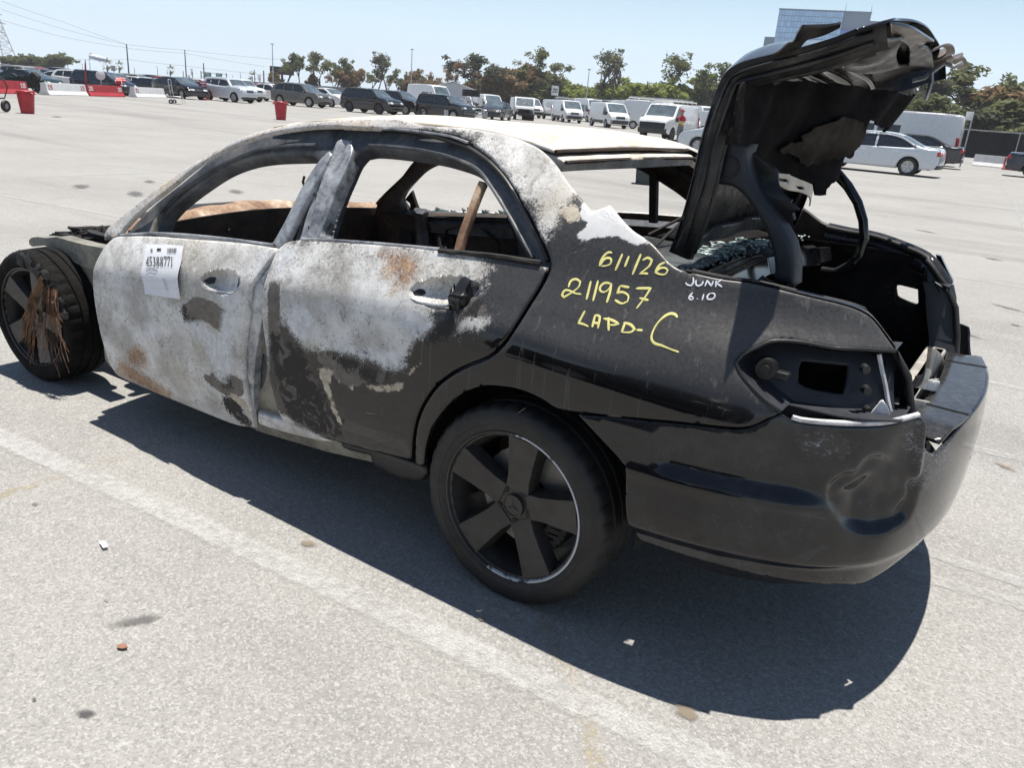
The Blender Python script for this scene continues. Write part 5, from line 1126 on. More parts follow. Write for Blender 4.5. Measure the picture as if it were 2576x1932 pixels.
# ================================================================= handwriting on the quarter panel, paper on the door
M_YPEN = plain('yellow_paint_pen', (0.76, 0.70, 0.26), 0.5, vary=0.12, scale=30)
M_WPEN = plain('white_paint_pen', (0.75, 0.77, 0.82), 0.5, vary=0.1, scale=30)
def pen(name, strokes, width, mat, parent, label=None):
    m = MB()
    for s in strokes:
        q = resample(s, 0.006, closed=False, ang=70); n = len(q)
        t = np.gradient(q, axis=0); t /= np.linalg.norm(t, axis=1)[:, None] + 1e-9; nr = np.stack([-t[:, 1], t[:, 0]], 1)
        w = width * (0.42 + 0.10 * np.sin(np.arange(n) * 0.35))[:, None]
        w[0] *= 0.6; w[-1] *= 0.6
        L, R_ = q + nr * w, q - nr * w; b = len(m.v)
        for i in range(n):
            for p, o in ((L[i], 0.0006), (q[i], 0.0018), (R_[i], 0.0006)): m.v.append(on_side(p[0], p[1], o + 0.0009))
        for i in range(n - 1):
            for k in range(2): a = b + i * 3 + k; m.f.append([a, a + 1, a + 4, a + 3]); m.m.append(0)
    return tag(m.build(name, [mat], parent, smooth=True), label)
pen('lettering', [[(-0.19, 1.125), (-0.179, 1.125), (-0.17, 1.115), (-0.165, 1.099), (-0.166, 1.087)], [(-0.167, 1.088), (-0.172, 1.104), (-0.182, 1.111), (-0.193, 1.109), (-0.195, 1.098), (-0.185, 1.091), (-0.172, 1.088)], [(-0.22, 1.128), (-0.215, 1.084)], [(-0.24, 1.125), (-0.238, 1.097)], [(-0.271, 1.135), (-0.266, 1.081)], [(-0.281, 1.12), (-0.293, 1.128), (-0.306, 1.124), (-0.304, 1.109), (-0.284, 1.086), (-0.295, 1.089), (-0.308, 1.09)], [(-0.343, 1.124), (-0.332, 1.117), (-0.327, 1.106), (-0.326, 1.097), (-0.336, 1.094), (-0.353, 1.096), (-0.356, 1.107), (-0.346, 1.111), (-0.333, 1.107), (-0.327, 1.098)]], 0.0066, M_YPEN, HERO, 'yellow handwritten date')
pen('lettering', [[(-0.096, 1.021), (-0.097, 1.037), (-0.11, 1.044), (-0.125, 1.04), (-0.126, 1.027), (-0.111, 1.009), (-0.093, 0.994), (-0.085, 0.999), (-0.088, 1.01), (-0.1, 1.013), (-0.123, 1.009), (-0.141, 1.01)], [(-0.155, 1.047), (-0.161, 1)], [(-0.175, 1.052), (-0.181, 1)], [(-0.215, 1.049), (-0.198, 1.049), (-0.188, 1.039), (-0.19, 1.029), (-0.203, 1.026), (-0.214, 1.036), (-0.216, 1.05), (-0.22, 1.028), (-0.221, 1.003)], [(-0.242, 1.049), (-0.241, 1.031), (-0.255, 1.035), (-0.274, 1.029), (-0.277, 1.016), (-0.264, 1.008), (-0.241, 1.013)], [(-0.242, 1.049), (-0.269, 1.049)], [(-0.288, 1.05), (-0.304, 1.053), (-0.327, 1.057), (-0.319, 1.031), (-0.308, 1.004)], [(-0.306, 1.029), (-0.332, 1.028)]], 0.0066, M_YPEN, HERO, 'yellow handwritten number')
pen('lettering', [[(-0.168, 0.973), (-0.165, 0.956), (-0.162, 0.94), (-0.177, 0.94), (-0.194, 0.937)], [(-0.201, 0.969), (-0.205, 0.938)], [(-0.2, 0.967), (-0.21, 0.968), (-0.216, 0.966), (-0.222, 0.938)], [(-0.202, 0.949), (-0.22, 0.95)], [(-0.24, 0.97), (-0.254, 0.939)], [(-0.228, 0.964), (-0.251, 0.965), (-0.275, 0.96), (-0.265, 0.955), (-0.249, 0.952)], [(-0.291, 0.966), (-0.291, 0.942)], [(-0.287, 0.965), (-0.308, 0.964), (-0.323, 0.956), (-0.315, 0.947), (-0.291, 0.942)], [(-0.328, 0.955), (-0.345, 0.957)]], 0.0066, M_YPEN, HERO, 'yellow handwritten capitals')
pen('lettering', [[(-0.42, 1.001), (-0.412, 1.007), (-0.399, 1.007), (-0.386, 0.997), (-0.376, 0.98), (-0.372, 0.958), (-0.375, 0.943), (-0.386, 0.934), (-0.406, 0.932), (-0.43, 0.928), (-0.454, 0.925)]], 0.0066, M_YPEN, HERO, 'big yellow letter C')
pen('lettering', [[(-0.425, 1.1), (-0.43, 1.088), (-0.427, 1.079), (-0.416, 1.08), (-0.411, 1.085)], [(-0.435, 1.095), (-0.437, 1.085), (-0.444, 1.081), (-0.452, 1.086), (-0.453, 1.095)], [(-0.461, 1.083), (-0.462, 1.097), (-0.476, 1.085), (-0.477, 1.099)], [(-0.483, 1.101), (-0.487, 1.085)], [(-0.497, 1.105), (-0.486, 1.094), (-0.502, 1.087)], [(-0.437, 1.064), (-0.432, 1.056), (-0.432, 1.049), (-0.439, 1.046), (-0.442, 1.051), (-0.436, 1.055), (-0.432, 1.051)], [(-0.451, 1.051), (-0.454, 1.051)], [(-0.464, 1.065), (-0.465, 1.05)], [(-0.479, 1.069), (-0.474, 1.061), (-0.477, 1.054), (-0.487, 1.055), (-0.492, 1.062), (-0.488, 1.069), (-0.479, 1.068)]], 0.0042, M_WPEN, HERO, 'white handwritten JUNK 6.10')

M_PAPER = plain('white_paper', (0.78, 0.79, 0.82), 0.7, vary=0.04, scale=20)
M_INK = plain('black_ink', (0.02, 0.02, 0.022), 0.7, vary=0.1)
M_GREYINK = plain('grey_print', (0.42, 0.42, 0.46), 0.7, vary=0.1)
PAPER = [(1.854, 0.84), (1.725, 0.858), (1.604, 0.872), (1.581, 0.818), (1.576, 0.754), (1.568, 0.717), (1.562, 0.678), (1.683, 0.665), (1.787, 0.655), (1.805, 0.696), (1.823, 0.727), (1.834, 0.787)]
paper = sheet('paper_sheet', [M_PAPER], PAPER, lambda a, b: (a, yside(a, b) + 0.006 + 0.003 * np.sin(b * 70) * np.clip((0.74 - b) * 12, 0, 1) + 0.002 * np.sin(a * 40), b), sp=0.012, thick=0.0006, er=0)
tag(paper, 'white printed paper sheet 45388771 stuck on the grey front door', 'paper')
_pf = ([(1.796, 0.907, 0.765)][0], [(1.614, 0.905, 0.795)][0], [(1.818, 0.89, 0.798)][0])
def decal(name, polys, mat, parent, out=0.0085):
    m = MB()
    for q in polys:
        b = len(m.v)
        for x, z in q: m.v.append((x, float(yside(x, z)[0]) + out + 0.002 * math.sin(x * 40) + 0.003 * math.sin(z * 70) * min(1, max(0, (0.74 - z) * 12)), z))
        m.f.append(list(range(b, b + len(q)))); m.m.append(0)
    return m.build(name, [mat], parent)
# 45388771 drawn as heavy serif numerals on a 5 x 8 grid
DIG = {'4': [[(3, 0), (4.1, 0), (4.1, 8), (3, 8)], [(0, 2.1), (5, 2.1), (5, 3), (0, 3)], [(0, 2.9), (1.1, 2.9), (3.3, 6.4), (3.3, 8)], [(2.2, 0), (5, 0), (5, .5), (2.2, .5)]],
       '5': [[(0.6, 8), (4.6, 8), (4.3, 6.9), (1.2, 6.9), (1.1, 5.4), (0.6, 5)], [(0.6, 5), (2.4, 5.2), (4.2, 4.4), (4.7, 2.6), (3.7, .8), (2, 0), (.4, .2), (.2, 1.2), (1, 1.3), (1.9, .8), (3, 1.4), (3.4, 2.6), (3, 3.8), (2, 4.3), (.6, 4.1)]],
       '3': [[(0.4, 6.6), (1.3, 7.7), (2.6, 8), (4, 7.4), (4.3, 6), (3.3, 4.6), (2, 4.2), (2, 4.7), (2.9, 5.3), (3.1, 6.4), (2.2, 7.2), (1.2, 6.9)], [(2, 4.2), (3.6, 4.4), (4.7, 3), (4.5, 1.2), (3, 0.1), (1, 0), (.2, .5), (.4, 1.3), (1.4, 1), (2.6, .8), (3.4, 1.6), (3.4, 3), (2.6, 3.7), (2, 3.7)]],
       '8': [[(2.5, 8), (1, 7.5), (.5, 6.2), (1.1, 5), (2.5, 4.2), (2.5, 4.9), (1.6, 5.7), (1.6, 6.8), (2.5, 7.4)], [(2.5, 8), (4, 7.5), (4.5, 6.2), (3.9, 5), (2.5, 4.2), (2.5, 4.9), (3.4, 5.7), (3.4, 6.8), (2.5, 7.4)], [(2.5, 4.4), (1, 3.6), (.2, 2), (1, .4), (2.5, 0), (2.5, .6), (1.6, 1.2), (1.4, 2.3), (2.5, 3.8)], [(2.5, 4.4), (4, 3.6), (4.8, 2), (4, .4), (2.5, 0), (2.5, .6), (3.4, 1.2), (3.6, 2.3), (2.5, 3.8)]],
       '7': [[(0.3, 8), (4.8, 8), (4.8, 7.2), (2.4, 0), (1.4, 0), (3.7, 6.9), (1.0, 6.9), (.6, 5.8), (.2, 5.8)]], '1': [[(2, 0.3), (2, 6.7), (.8, 6.2), (.8, 6.8), (2.8, 8), (3.2, 8), (3.2, .3)], [(1, 0), (4.2, 0), (4.2, .5), (1, .5)]]}
polys = []
p0, p1, p2 = [np.array((q[0], q[2])) for q in _pf]
for i, ch in enumerate('45388771'):
    for q in DIG[ch]: polys.append([tuple(p0 + (p1 - p0) * ((i + gx / 5 * 0.92) / 8) + (p2 - p0) * (gy / 8)) for gx, gy in q])
decal('lettering', polys, M_INK, paper)
U = lambda a, b: tuple(p0 + (p1 - p0) * a + (p2 - p0) * b)       # paper grid: a across the number, b up from its foot in number heights
def bar(a0, a1, b0, b1): return [U(a0, b0), U(a1, b0), U(a1, b1), U(a0, b1)]
rr = random.Random(9); bars = []; a = 0.74
while a < 1.08: w = rr.choice((0.006, 0.012, 0.02)); bars.append(bar(a, a + w, 1.38, 1.85)); a += w + rr.choice((0.008, 0.014))
decal('barcode', bars, M_INK, paper)
decal('printed_mark', [bar(.40, .54, 1.62, 1.86), bar(0.16, 0.18, 1.5, 1.85), bar(.19, .21, 1.5, 1.85), bar(.22, .24, 1.5, 1.75)], M_INK, paper)
decal('printed_lines', [bar(0, .42, -.28, -.16), bar(0, .36, -.55, -.44), bar(0, .38, -.78, -.68)] + [bar(.5, .62, -1.35 - k * .2, -1.29 - k * .2) for k in range(7)] + [bar(-.05, 1.0, -1.55, -1.53), bar(.04, 1.05, -2.35, -2.33)], M_GREYINK, paper)
# ================================================================= ground
t = NT('weathered_asphalt')
co = t.co()
big = t.noise(0.35, 5.0, 0.6); mid = t.noise(2.6, 6.0, 0.65)
d = t.n('Mapping'); d.inputs['Rotation'].default_value = (0, 0, 0.15); d.inputs['Scale'].default_value = (0.10, 0.75, 1.0); t.l(co, d.inputs['Vector'])
smear = t.noise(0.55, 6.0, 0.65, 0.6, vec=d.outputs[0])
col = t.mix(t.step(big, 0.3, 0.7), (0.255, 0.247, 0.232), (0.315, 0.307, 0.290))
col = t.mix(t.math('MULTIPLY', t.step(mid, 0.40, 0.66), 0.55), col, (0.31, 0.30, 0.28))
col = t.mix(t.math('MULTIPLY', t.step(smear, 0.50, 0.70), 0.55), col, (0.15, 0.145, 0.14))
col = t.mix(t.math('MULTIPLY', t.step(t.noise(1.1, 6.0, 0.7, 1.0), 0.58, 0.72), 0.38), col, (0.17, 0.155, 0.135))
# aggregate: pale and dark chippings worn flush with the binder, each chip its own tone
wv = t.n('VectorMath', operation='ADD'); nz = t.n('TexNoise'); nz.inputs['Scale'].default_value = 90.0; t.l(co, nz.inputs['Vector']); sc_ = t.n('VectorMath', operation='SCALE'); t.l(nz.outputs['Color'], sc_.inputs[0]); sc_.inputs['Scale'].default_value = 0.006
t.l(co, wv.inputs[0]); t.l(sc_.outputs[0], wv.inputs[1])
def chips(sc, i):
    a = t.n('TexVoronoi'); a.inputs['Scale'].default_value = sc; t.l(wv.outputs[0], a.inputs['Vector'])
    return t.sep(a.outputs['Color'], i), t.step(t.voro(sc, 'DISTANCE_TO_EDGE', vec=wv.outputs[0]), 0.03, 0.10)
r1, e1 = chips(150.0, 0); r2, e2 = chips(85.0, 1)
col = t.mix(t.math('MULTIPLY', e1, t.math('MULTIPLY', t.step(r1, 0.55, 0.95), 0.55)), col, (0.44, 0.43, 0.41))
col = t.mix(t.math('MULTIPLY', e1, t.math('MULTIPLY', t.step(r1, 0.42, 0.05), 0.42)), col, (0.15, 0.145, 0.14))
col = t.mix(t.math('MULTIPLY', e2, t.math('MULTIPLY', t.step(r2, 0.86, 0.97), 0.42)), col, (0.16, 0.155, 0.15))
col = t.mix(t.math('MULTIPLY', e2, t.math('MULTIPLY', t.step(r2, 0.10, 0.02), 0.40)), col, (0.46, 0.45, 0.435))
pit = t.step(t.noise(160.0, 3.0, 0.6), 0.60, 0.72)
col = t.mix(t.math('MULTIPLY', pit, 0.45), col, (0.12, 0.117, 0.112))
t.set(Base_Color=col, Roughness=0.88)
t.b.inputs['Specular IOR Level'].default_value = 0.25
t.bump(t.math('ADD', t.math('MULTIPLY', e1, 0.5), t.math('MULTIPLY', pit, -0.6)), 0.3, 0.003)
M_ASPH = t.m
g = mobj('ground', [(-1300, -1300, 0), (1300, -1300, 0), (1300, 1300, 0), (-1300, 1300, 0)], [(0, 1, 2, 3)], M_ASPH)
tag(g, kind='structure')

def worn(name, col, cover, scale=24.0):
    """paint worn through to the chippings"""
    t = NT(name)
    n = t.math('ADD', t.math('MULTIPLY', t.noise(scale, 6.0, 0.75), 0.6), t.math('MULTIPLY', t.noise(1.6, 4.0), 0.4))
    ed = t.attr('edge')
    f = t.step(t.math('ADD', n, t.math('MULTIPLY', ed, 0.12)), 0.50 - cover * 0.3, 0.76 - cover * 0.3)
    f = t.math('MULTIPLY', f, t.lin(t.noise(170.0, 3.0, 0.6), 0.38, 0.62, 0.45, 0.8))
    tr = t.n('BsdfTransparent'); mx = t.n('MixShader')
    t.set(Base_Color=t.mix(t.noise(60.0, 4.0), tuple(c * 0.88 for c in col), col), Roughness=0.8)
    out = next(q for q in t.t.nodes if q.type == 'OUTPUT_MATERIAL')
    t.l(f, mx.inputs[0]); t.l(tr.outputs[0], mx.inputs[1]); t.l(t.b.outputs[0], mx.inputs[2]); t.l(mx.outputs[0], out.inputs[0])
    return t.m
M_WLINE = worn('worn_white_paint', (0.53, 0.525, 0.51), 0.37)
M_WFAINT = worn('faded_white_paint', (0.47, 0.465, 0.45), 0.28)
M_YLINE = worn('faded_yellow_paint', (0.46, 0.37, 0.21), 0.02)
def ground_line(name, pts, w, mat, label, z=0.004, group='painted lines on the asphalt'):
    q = resample(pts, 0.25, closed=False); tt = np.gradient(q, axis=0); tt /= np.linalg.norm(tt, axis=1)[:, None]; nr = np.stack([-tt[:, 1], tt[:, 0]], 1)
    v = []; e = []; f = []
    for i in range(len(q)):
        for k, ee in ((-1, -1.0), (-0.6, 0.6), (0.6, 0.6), (1, -1.0)): v.append((*(q[i] + nr[i] * w / 2 * k), z)); e.append(ee)
    for i in range(len(q) - 1):
        for k in range(3): a = 4 * i + k; f.append((a, a + 4, a + 5, a + 1))
    return tag(mobj(name, v, f, mat, attrs={'edge': e}), kind='structure')
ground_line('parking_line', [(4.6, 1.49), (2.27, 1.335), (1.0, 1.245), (-0.23, 1.175), (-1.6, 1.09)], 0.135, M_WLINE, '')
ground_line('parking_line', [(1.80, 2.6), (1.77, 1.35), (1.78, 0.6), (1.75, -3)], 0.07, M_YLINE, '', 0.002)
ground_line('parking_line', [(-0.66, 1.45), (-0.47, 1.2), (-0.20, 0.95), (0.2, 0.6)], 0.07, M_YLINE, '', 0.002)
for a in ([(10.85, -3.0), (11.0, -6.3), (11.15, -11.0)], [(13.5, -4.6), (10.19, -5.5), (5.5, -6.6)], [(11.5, -1.6), (7.54, -2.14), (4.5, -2.5)], [(3.0, -7.85), (-0.45, -7.52), (-4.5, -7.2)], [(1.5, -3.2), (-1.03, -3.12), (-4.0, -3.0)],
          [(6.0, -11.2), (0.87, -11.4), (-4.5, -11.9)], [(-0.7, -1.70), (-1.1, -1.72), (-3.5, -1.8)], [(-0.9, -0.13), (-1.4, -0.21), (-3.0, -0.3)], [(-0.9, -0.38), (-3.0, -0.34)], [(2.6, -58.0), (2.04, -49.48), (-0.41, -20.4), (-1.2, -10)],
          [(40.0, -14.0), (35.38, -15.56), (30.08, -16.7), (22.0, -18.5)], [(9.0, -13.9), (6.99, -14.34), (3.0, -15.2)], [(28, -9.0), (18.0, -12.0), (9.0, -14.6)], [(40, -20), (24.0, -24.0), (8.0, -28.6)], [(30, -30.0), (14.0, -36.0)]):
    ground_line('parking_line', a, 0.10 if a[0][1] > -50 else 0.12, M_WFAINT, '', 0.0035)
# oil spots and tyre smears lie flat on the asphalt
def stain_mat(name, col, op):
    t = NT(name); ed = t.attr('edge')
    f = t.math('MULTIPLY', t.step(t.math('ADD', ed, t.math('MULTIPLY', t.math('SUBTRACT', t.noise(14.0, 6.0, 0.7), 0.5), 1.7)), 0.25, 1.0), op)
    tr = t.n('BsdfTransparent'); mx = t.n('MixShader'); t.set(Base_Color=col, Roughness=0.75)
    out = next(q for q in t.t.nodes if q.type == 'OUTPUT_MATERIAL'); t.l(f, mx.inputs[0]); t.l(tr.outputs[0], mx.inputs[1]); t.l(t.b.outputs[0], mx.inputs[2]); t.l(mx.outputs[0], out.inputs[0])
    return t.m
M_OIL = stain_mat('oil_stain', (0.06, 0.058, 0.062), 0.75); M_OILF = stain_mat('faint_oil_stain', (0.11, 0.105, 0.105), 0.6); M_MUD = stain_mat('brown_stain', (0.22, 0.175, 0.125), 0.7)
def stain(c, r, ang, mat, z=0.006):
    v = [(c[0], c[1], z)]; e = [1.3]; f = []; n = 20
    for k in range(n):
        a = 2 * math.pi * k / n; x, y = r[0] * math.cos(a), r[1] * math.sin(a)
        v.append((c[0] + x * math.cos(ang) - y * math.sin(ang), c[1] + x * math.sin(ang) + y * math.cos(ang), z)); e.append(-0.35)
    f = [(0, 1 + k, 1 + (k + 1) % n) for k in range(n)]
    return tag(mobj('oil_stain', v, f, mat, attrs={'edge': e}), kind='structure')
S_PX = [(0.507, 1.968), (0.744, 1.683), (0.694, 1.083), (-0.018, 1.043), (0.648, 2.019), (0.898, 1.687), (1.619, 1.529)]
for c, r, a, mt in zip(S_PX, [(0.045, 0.03), (0.14, 0.05), (0.055, 0.035), (0.03, 0.02), (0.013, 0.01), (0.03, 0.015), (0.03, 0.02)], [0.6, 1.0, 0.2, 0, 0, .4, 0], [M_OIL, M_OILF, M_MUD, M_MUD, M_OIL, M_OILF, M_OILF]): stain(c, r, a, mt)
S2 = [(9.701, -3.144), (0.451, -11.94), (-0.625, 0.195), (-0.682, -9.58), (-1.039, -6.028), (-0.818, -4.48), (-1.136, -5.232), (-1.264, -1.557), (-0.673, 1.018), (8.805, -3.363), (8.522, -4.72), (9.906, -4.279), (25.625, -11.239)]
for c, r, mt in zip(S2, [(0.5, 0.2), (0.4, 0.15), (.05, .05), (0.25, 0.15), (0.35, 0.08), (0.3, 0.06), (.1, .05), (0.10, 0.05), (0.07, 0.05), (0.6, 0.2), (0.5, 0.2), (.4, .15), (.9, .3)], [M_OILF, M_OILF, M_OILF, M_OILF, M_OILF, M_OILF, M_OIL, M_MUD, M_MUD, M_OILF, M_OILF, M_OILF, M_OILF]): stain(c, r, 2.6, mt)
# litter: a paper slip, a dead leaf and small stones
LIT = [(1.183, 1.527), (0.666, 1.777), (1.21, 1.346), (1.266, 1.246), (0.495, 1.53), (0.358, 1.439), (-0.041, 1.436), (2.061, 0.953)]
def litter(name, c, pts, h, mat, label, cat, rz=0.0):
    m = MB(); n = len(pts); m.add([(x, y, 0.007 + h * 0.35 * math.sin(i)) for i, (x, y) in enumerate(pts)] + [(x, y, 0.007 + h + h * 0.35 * math.sin(i)) for i, (x, y) in enumerate(pts)], [tuple(range(n))[::-1], tuple(range(n, 2 * n))] + [(i, (i + 1) % n, (i + 1) % n + n, i + n) for i in range(n)])
    o = m.build(name, [mat]); o.location = (c[0], c[1], 0); o.rotation_euler = (0, 0, rz)
    return tag(o, label, cat)
litter('paper_slip', LIT[0], [(-.024, -.008), (.024, -.009), (.026, .006), (0, .009), (-.022, .008)], 0.004, M_PAPER, 'small white paper slip lying left of the white stripe', 'litter', 2.9)
litter('dead_leaf', LIT[1], [(-.016, 0), (-.006, -.009), (.008, -.008), (.017, 0), (.008, .009), (-.006, .008)], 0.003, plain('dead_leaf_brown', (0.27, 0.13, 0.08), 0.7), 'small curled reddish brown dead leaf on the asphalt', 'leaf', 0.4)
# ================================================================= other vehicles
def paint(name, col, rough=0.25, metal=0.0):
    if name in _mc: return _mc[name]
    t = NT(name)
    t.set(Base_Color=t.mix(t.noise(3.0, 4.0), tuple(c * 0.93 for c in col), col), Roughness=t.lin(t.noise(6.0, 4.0), .3, .7, rough * .8, rough * 1.3), Metallic=metal, Coat_Weight=0.6, Coat_Roughness=0.06)
    _mc[name] = t.m
    return t.m
P_WHITE = paint('white_car_paint', (0.76, 0.76, 0.755)); P_SILVER = paint('silver_car_paint', (0.42, 0.44, 0.46), 0.3, 0.35); P_GREY = paint('grey_car_paint', (0.13, 0.125, 0.115), 0.3, 0.3); P_BLACK = paint('black_car_paint', (0.009, 0.009, 0.011), 0.18)
P_NAVY = paint('navy_car_paint', (0.016, 0.021, 0.038), 0.2); P_TEAL = paint('dark_green_car_paint', (0.012, 0.030, 0.030), 0.2); P_RED = paint('red_car_paint', (0.33, 0.02, 0.025)); P_BLUE = paint('blue_car_paint', (0.05, 0.09, 0.19)); P_TAN = paint('champagne_car_paint', (0.36, 0.33, 0.29), 0.3, .3); P_ICE = paint('ice_blue_car_paint', (0.58, 0.62, 0.66), 0.3, 0.1); P_CHARCOAL = paint('charcoal_car_paint', (0.035, 0.035, 0.038), 0.25, 0.2)
M_GLASS = plain('tinted_car_glass', (0.018, 0.022, 0.028), 0.06, vary=0.2, spec=0.8)
M_GLASSL = plain('car_windscreen_glass', (0.09, 0.115, 0.13), 0.05, vary=0.3, scale=2, spec=1.0)
M_TRIM = plain('grey_bumper_plastic', (0.035, 0.036, 0.038), 0.55)
M_UNDER = plain('car_underside', (0.012, 0.012, 0.012), 0.8)
M_LAMP = plain('headlamp_glass', (0.55, 0.57, 0.58), 0.12, vary=0.25, scale=12)
M_TAIL = plain('red_tail_lamp', (0.42, 0.012, 0.02), 0.15, vary=0.2)
M_AMBER = plain('amber_lamp', (0.55, 0.17, 0.03), 0.2)
M_ALLOY = plain('silver_alloy', (0.46, 0.46, 0.47), 0.35, metal=0.5, vary=0.15)
M_DARKALLOY = plain('dark_alloy', (0.06, 0.06, 0.065), 0.35, metal=0.5)
M_CHROME = plain('chrome_trim', (0.6, 0.6, 0.6), 0.15, metal=1.0, vary=0.1)

# profile: (x, z) of the upper outline from the tail's foot to the nose's foot, x forward, front axle and rear axle at +-wb/2
CAR = {
 'sedan': dict(W=1.80, wb=2.75, r=0.325, belt=0.93, prof=[(-2.36, .30), (-2.40, .55), (-2.37, .90), (-2.30, 1.02), (-1.72, 1.06), (-0.98, 1.38), (-0.55, 1.46), (0.20, 1.47), (0.62, 1.42), (1.40, 1.05), (1.75, .98), (2.10, .88), (2.30, .72), (2.36, .50), (2.30, .25)],
    glass=(4, 5, 8, 9), win=[[(-1.30, 1.01), (-1.50, 1.03), (-0.96, 1.30), (-0.52, 1.38), (-0.18, 1.385), (-0.18, .98)], [(-0.08, .975), (-0.08, 1.385), (0.22, 1.38), (0.58, 1.32), (1.16, 1.0), (1.05, .955)]]),
 'coupe': dict(W=1.78, wb=2.70, r=0.32, belt=0.92, prof=[(-2.16, .30), (-2.20, .60), (-2.12, 1.02), (-1.98, 1.10), (-1.10, 1.36), (-0.45, 1.42), (0.10, 1.41), (0.48, 1.35), (1.30, 1.0), (1.70, .92), (2.05, .80), (2.22, .60), (2.24, .42), (2.16, .22)],
    glass=(3, 4, 7, 8), win=[[(-1.35, 1.03), (-1.05, 1.22), (-0.6, 1.31), (-0.36, 1.32), (-0.36, .98)], [(-0.28, .97), (-0.28, 1.33), (0.10, 1.33), (0.44, 1.27), (1.06, .97), (1.0, .93)]]),
 'suv': dict(W=1.87, wb=2.72, r=0.36, belt=1.02, prof=[(-2.22, .38), (-2.28, .70), (-2.24, 1.08), (-2.10, 1.30), (-1.82, 1.60), (-1.50, 1.66), (-0.4, 1.69), (0.30, 1.66), (0.62, 1.58), (1.28, 1.14), (1.75, 1.06), (2.12, .95), (2.30, .76), (2.34, .55), (2.24, .30)],
    glass=(2, 4, 8, 9), win=[[(-1.86, 1.16), (-1.62, 1.50), (-1.22, 1.55), (-1.02, 1.56), (-1.05, 1.13)], [(-0.96, 1.12), (-0.94, 1.565), (-0.20, 1.58), (-0.22, 1.09)], [(-0.13, 1.085), (-0.10, 1.58), (0.30, 1.56), (0.52, 1.49), (1.02, 1.10), (0.95, 1.06)]]),
 'boxy_suv': dict(W=1.80, wb=2.57, r=0.345, belt=0.98, prof=[(-1.98, .35), (-2.04, .65), (-2.03, 1.10), (-1.96, 1.30), (-1.86, 1.56), (-1.66, 1.64), (-0.4, 1.665), (0.35, 1.63), (0.62, 1.56), (1.10, 1.16), (1.62, 1.08), (1.96, .98), (2.08, .78), (2.10, .55), (2.02, .28)],
    glass=(3, 4, 8, 9), win=[[(-1.62, 1.22), (-1.52, 1.46), (-1.12, 1.50), (-1.12, 1.18)], [(-1.03, 1.17), (-1.03, 1.505), (-0.30, 1.52), (-0.30, 1.12)], [(-0.21, 1.115), (-0.21, 1.52), (0.36, 1.49), (0.52, 1.43), (0.86, 1.10)]]),
 'minivan': dict(W=1.95, wb=3.0, r=0.345, belt=1.02, prof=[(-2.48, .35), (-2.54, .70), (-2.50, 1.12), (-2.38, 1.40), (-2.18, 1.68), (-1.90, 1.74), (-0.6, 1.77), (0.35, 1.72), (0.80, 1.62), (1.72, 1.12), (2.05, 1.02), (2.34, .88), (2.48, .68), (2.50, .48), (2.40, .24)],
    glass=(2, 4, 8, 9), win=[[(-2.10, 1.16), (-1.92, 1.58), (-1.25, 1.64), (-1.25, 1.12)], [(-1.15, 1.11), (-1.15, 1.64), (-0.10, 1.65), (-0.10, 1.06)], [(0.0, 1.055), (0.0, 1.65), (0.40, 1.61), (0.72, 1.52), (1.40, 1.10), (1.3, 1.03)]]),
 'van': dict(W=2.02, wb=3.30, r=0.35, belt=1.15, prof=[(-2.62, .42), (-2.66, .75), (-2.64, 1.5), (-2.58, 2.0), (-2.45, 2.09), (-0.5, 2.13), (0.85, 2.10), (1.28, 2.02), (2.08, 1.32), (2.42, 1.16), (2.62, .98), (2.72, .72), (2.70, .45), (2.58, .30)],
    glass=(None, None, 7, 8), win=[[(0.92, 1.14), (0.96, 1.72), (1.25, 1.72), (1.42, 1.62), (1.86, 1.18), (1.80, 1.08), (1.2, 1.08)]]),
 'high_van': dict(W=2.06, wb=3.9, r=0.35, belt=1.2, prof=[(-2.95, .42), (-3.0, .75), (-2.98, 1.6), (-2.92, 2.42), (-2.78, 2.54), (-0.8, 2.58), (1.15, 2.55), (1.62, 2.42), (2.40, 1.42), (2.72, 1.22), (2.95, 1.0), (3.04, .75), (3.02, .45), (2.9, .3)],
    glass=(None, None, 7, 8), win=[[(1.18, 1.22), (1.2, 1.85), (1.5, 1.86), (1.72, 1.74), (2.18, 1.26), (2.1, 1.15)], [(-0.1, 1.32), (-0.1, 1.86), (1.0, 1.87), (1.0, 1.30)]]),
 'nose_van': dict(W=2.02, wb=3.5, r=0.38, belt=1.15, prof=[(-2.72, .5), (-2.76, .8), (-2.74, 1.6), (-2.64, 2.02), (-2.45, 2.10), (0.4, 2.12), (0.95, 2.08), (1.20, 2.0), (1.80, 1.36), (2.35, 1.26), (2.60, 1.18), (2.70, 1.0), (2.72, .62), (2.68, .5)],
    glass=(None, None, 7, 8), win=[[(0.72, 1.24), (0.74, 1.86), (1.08, 1.86), (1.52, 1.34), (1.45, 1.24)]]),
}

def gen_side(K):
    W2 = K['W'] / 2; L0, L1 = K['prof'][0][0] - .1, max(p[0] for p in K['prof']); belt = K['belt']; top = max(p[1] for p in K['prof'])
    mid, half = (min(p[0] for p in K['prof']) + L1) / 2, (L1 - min(p[0] for p in K['prof'])) / 2
    van = 'van' in K['kind'] and K['kind'] != 'minivan'
    lean = 0.10 if van else 0.36
    def Y(x, z):
        u = np.abs((np.asarray(x) - mid) / half); z = np.asarray(z)
        y = W2 * (1 - 0.13 * np.clip(u, 0, 1) ** 5 - 0.04 * np.clip(u - .8, 0, 1))
        y = y - lean * np.clip(z - belt, 0, 9) ** 1.08 - 0.05 * np.clip((0.55 - z) / 0.3, 0, 1) ** 2 - 0.025 * np.exp(-((z - (belt - .18)) / .05) ** 2) * (0 if van else 1) * 0.5
        return y
    return Y

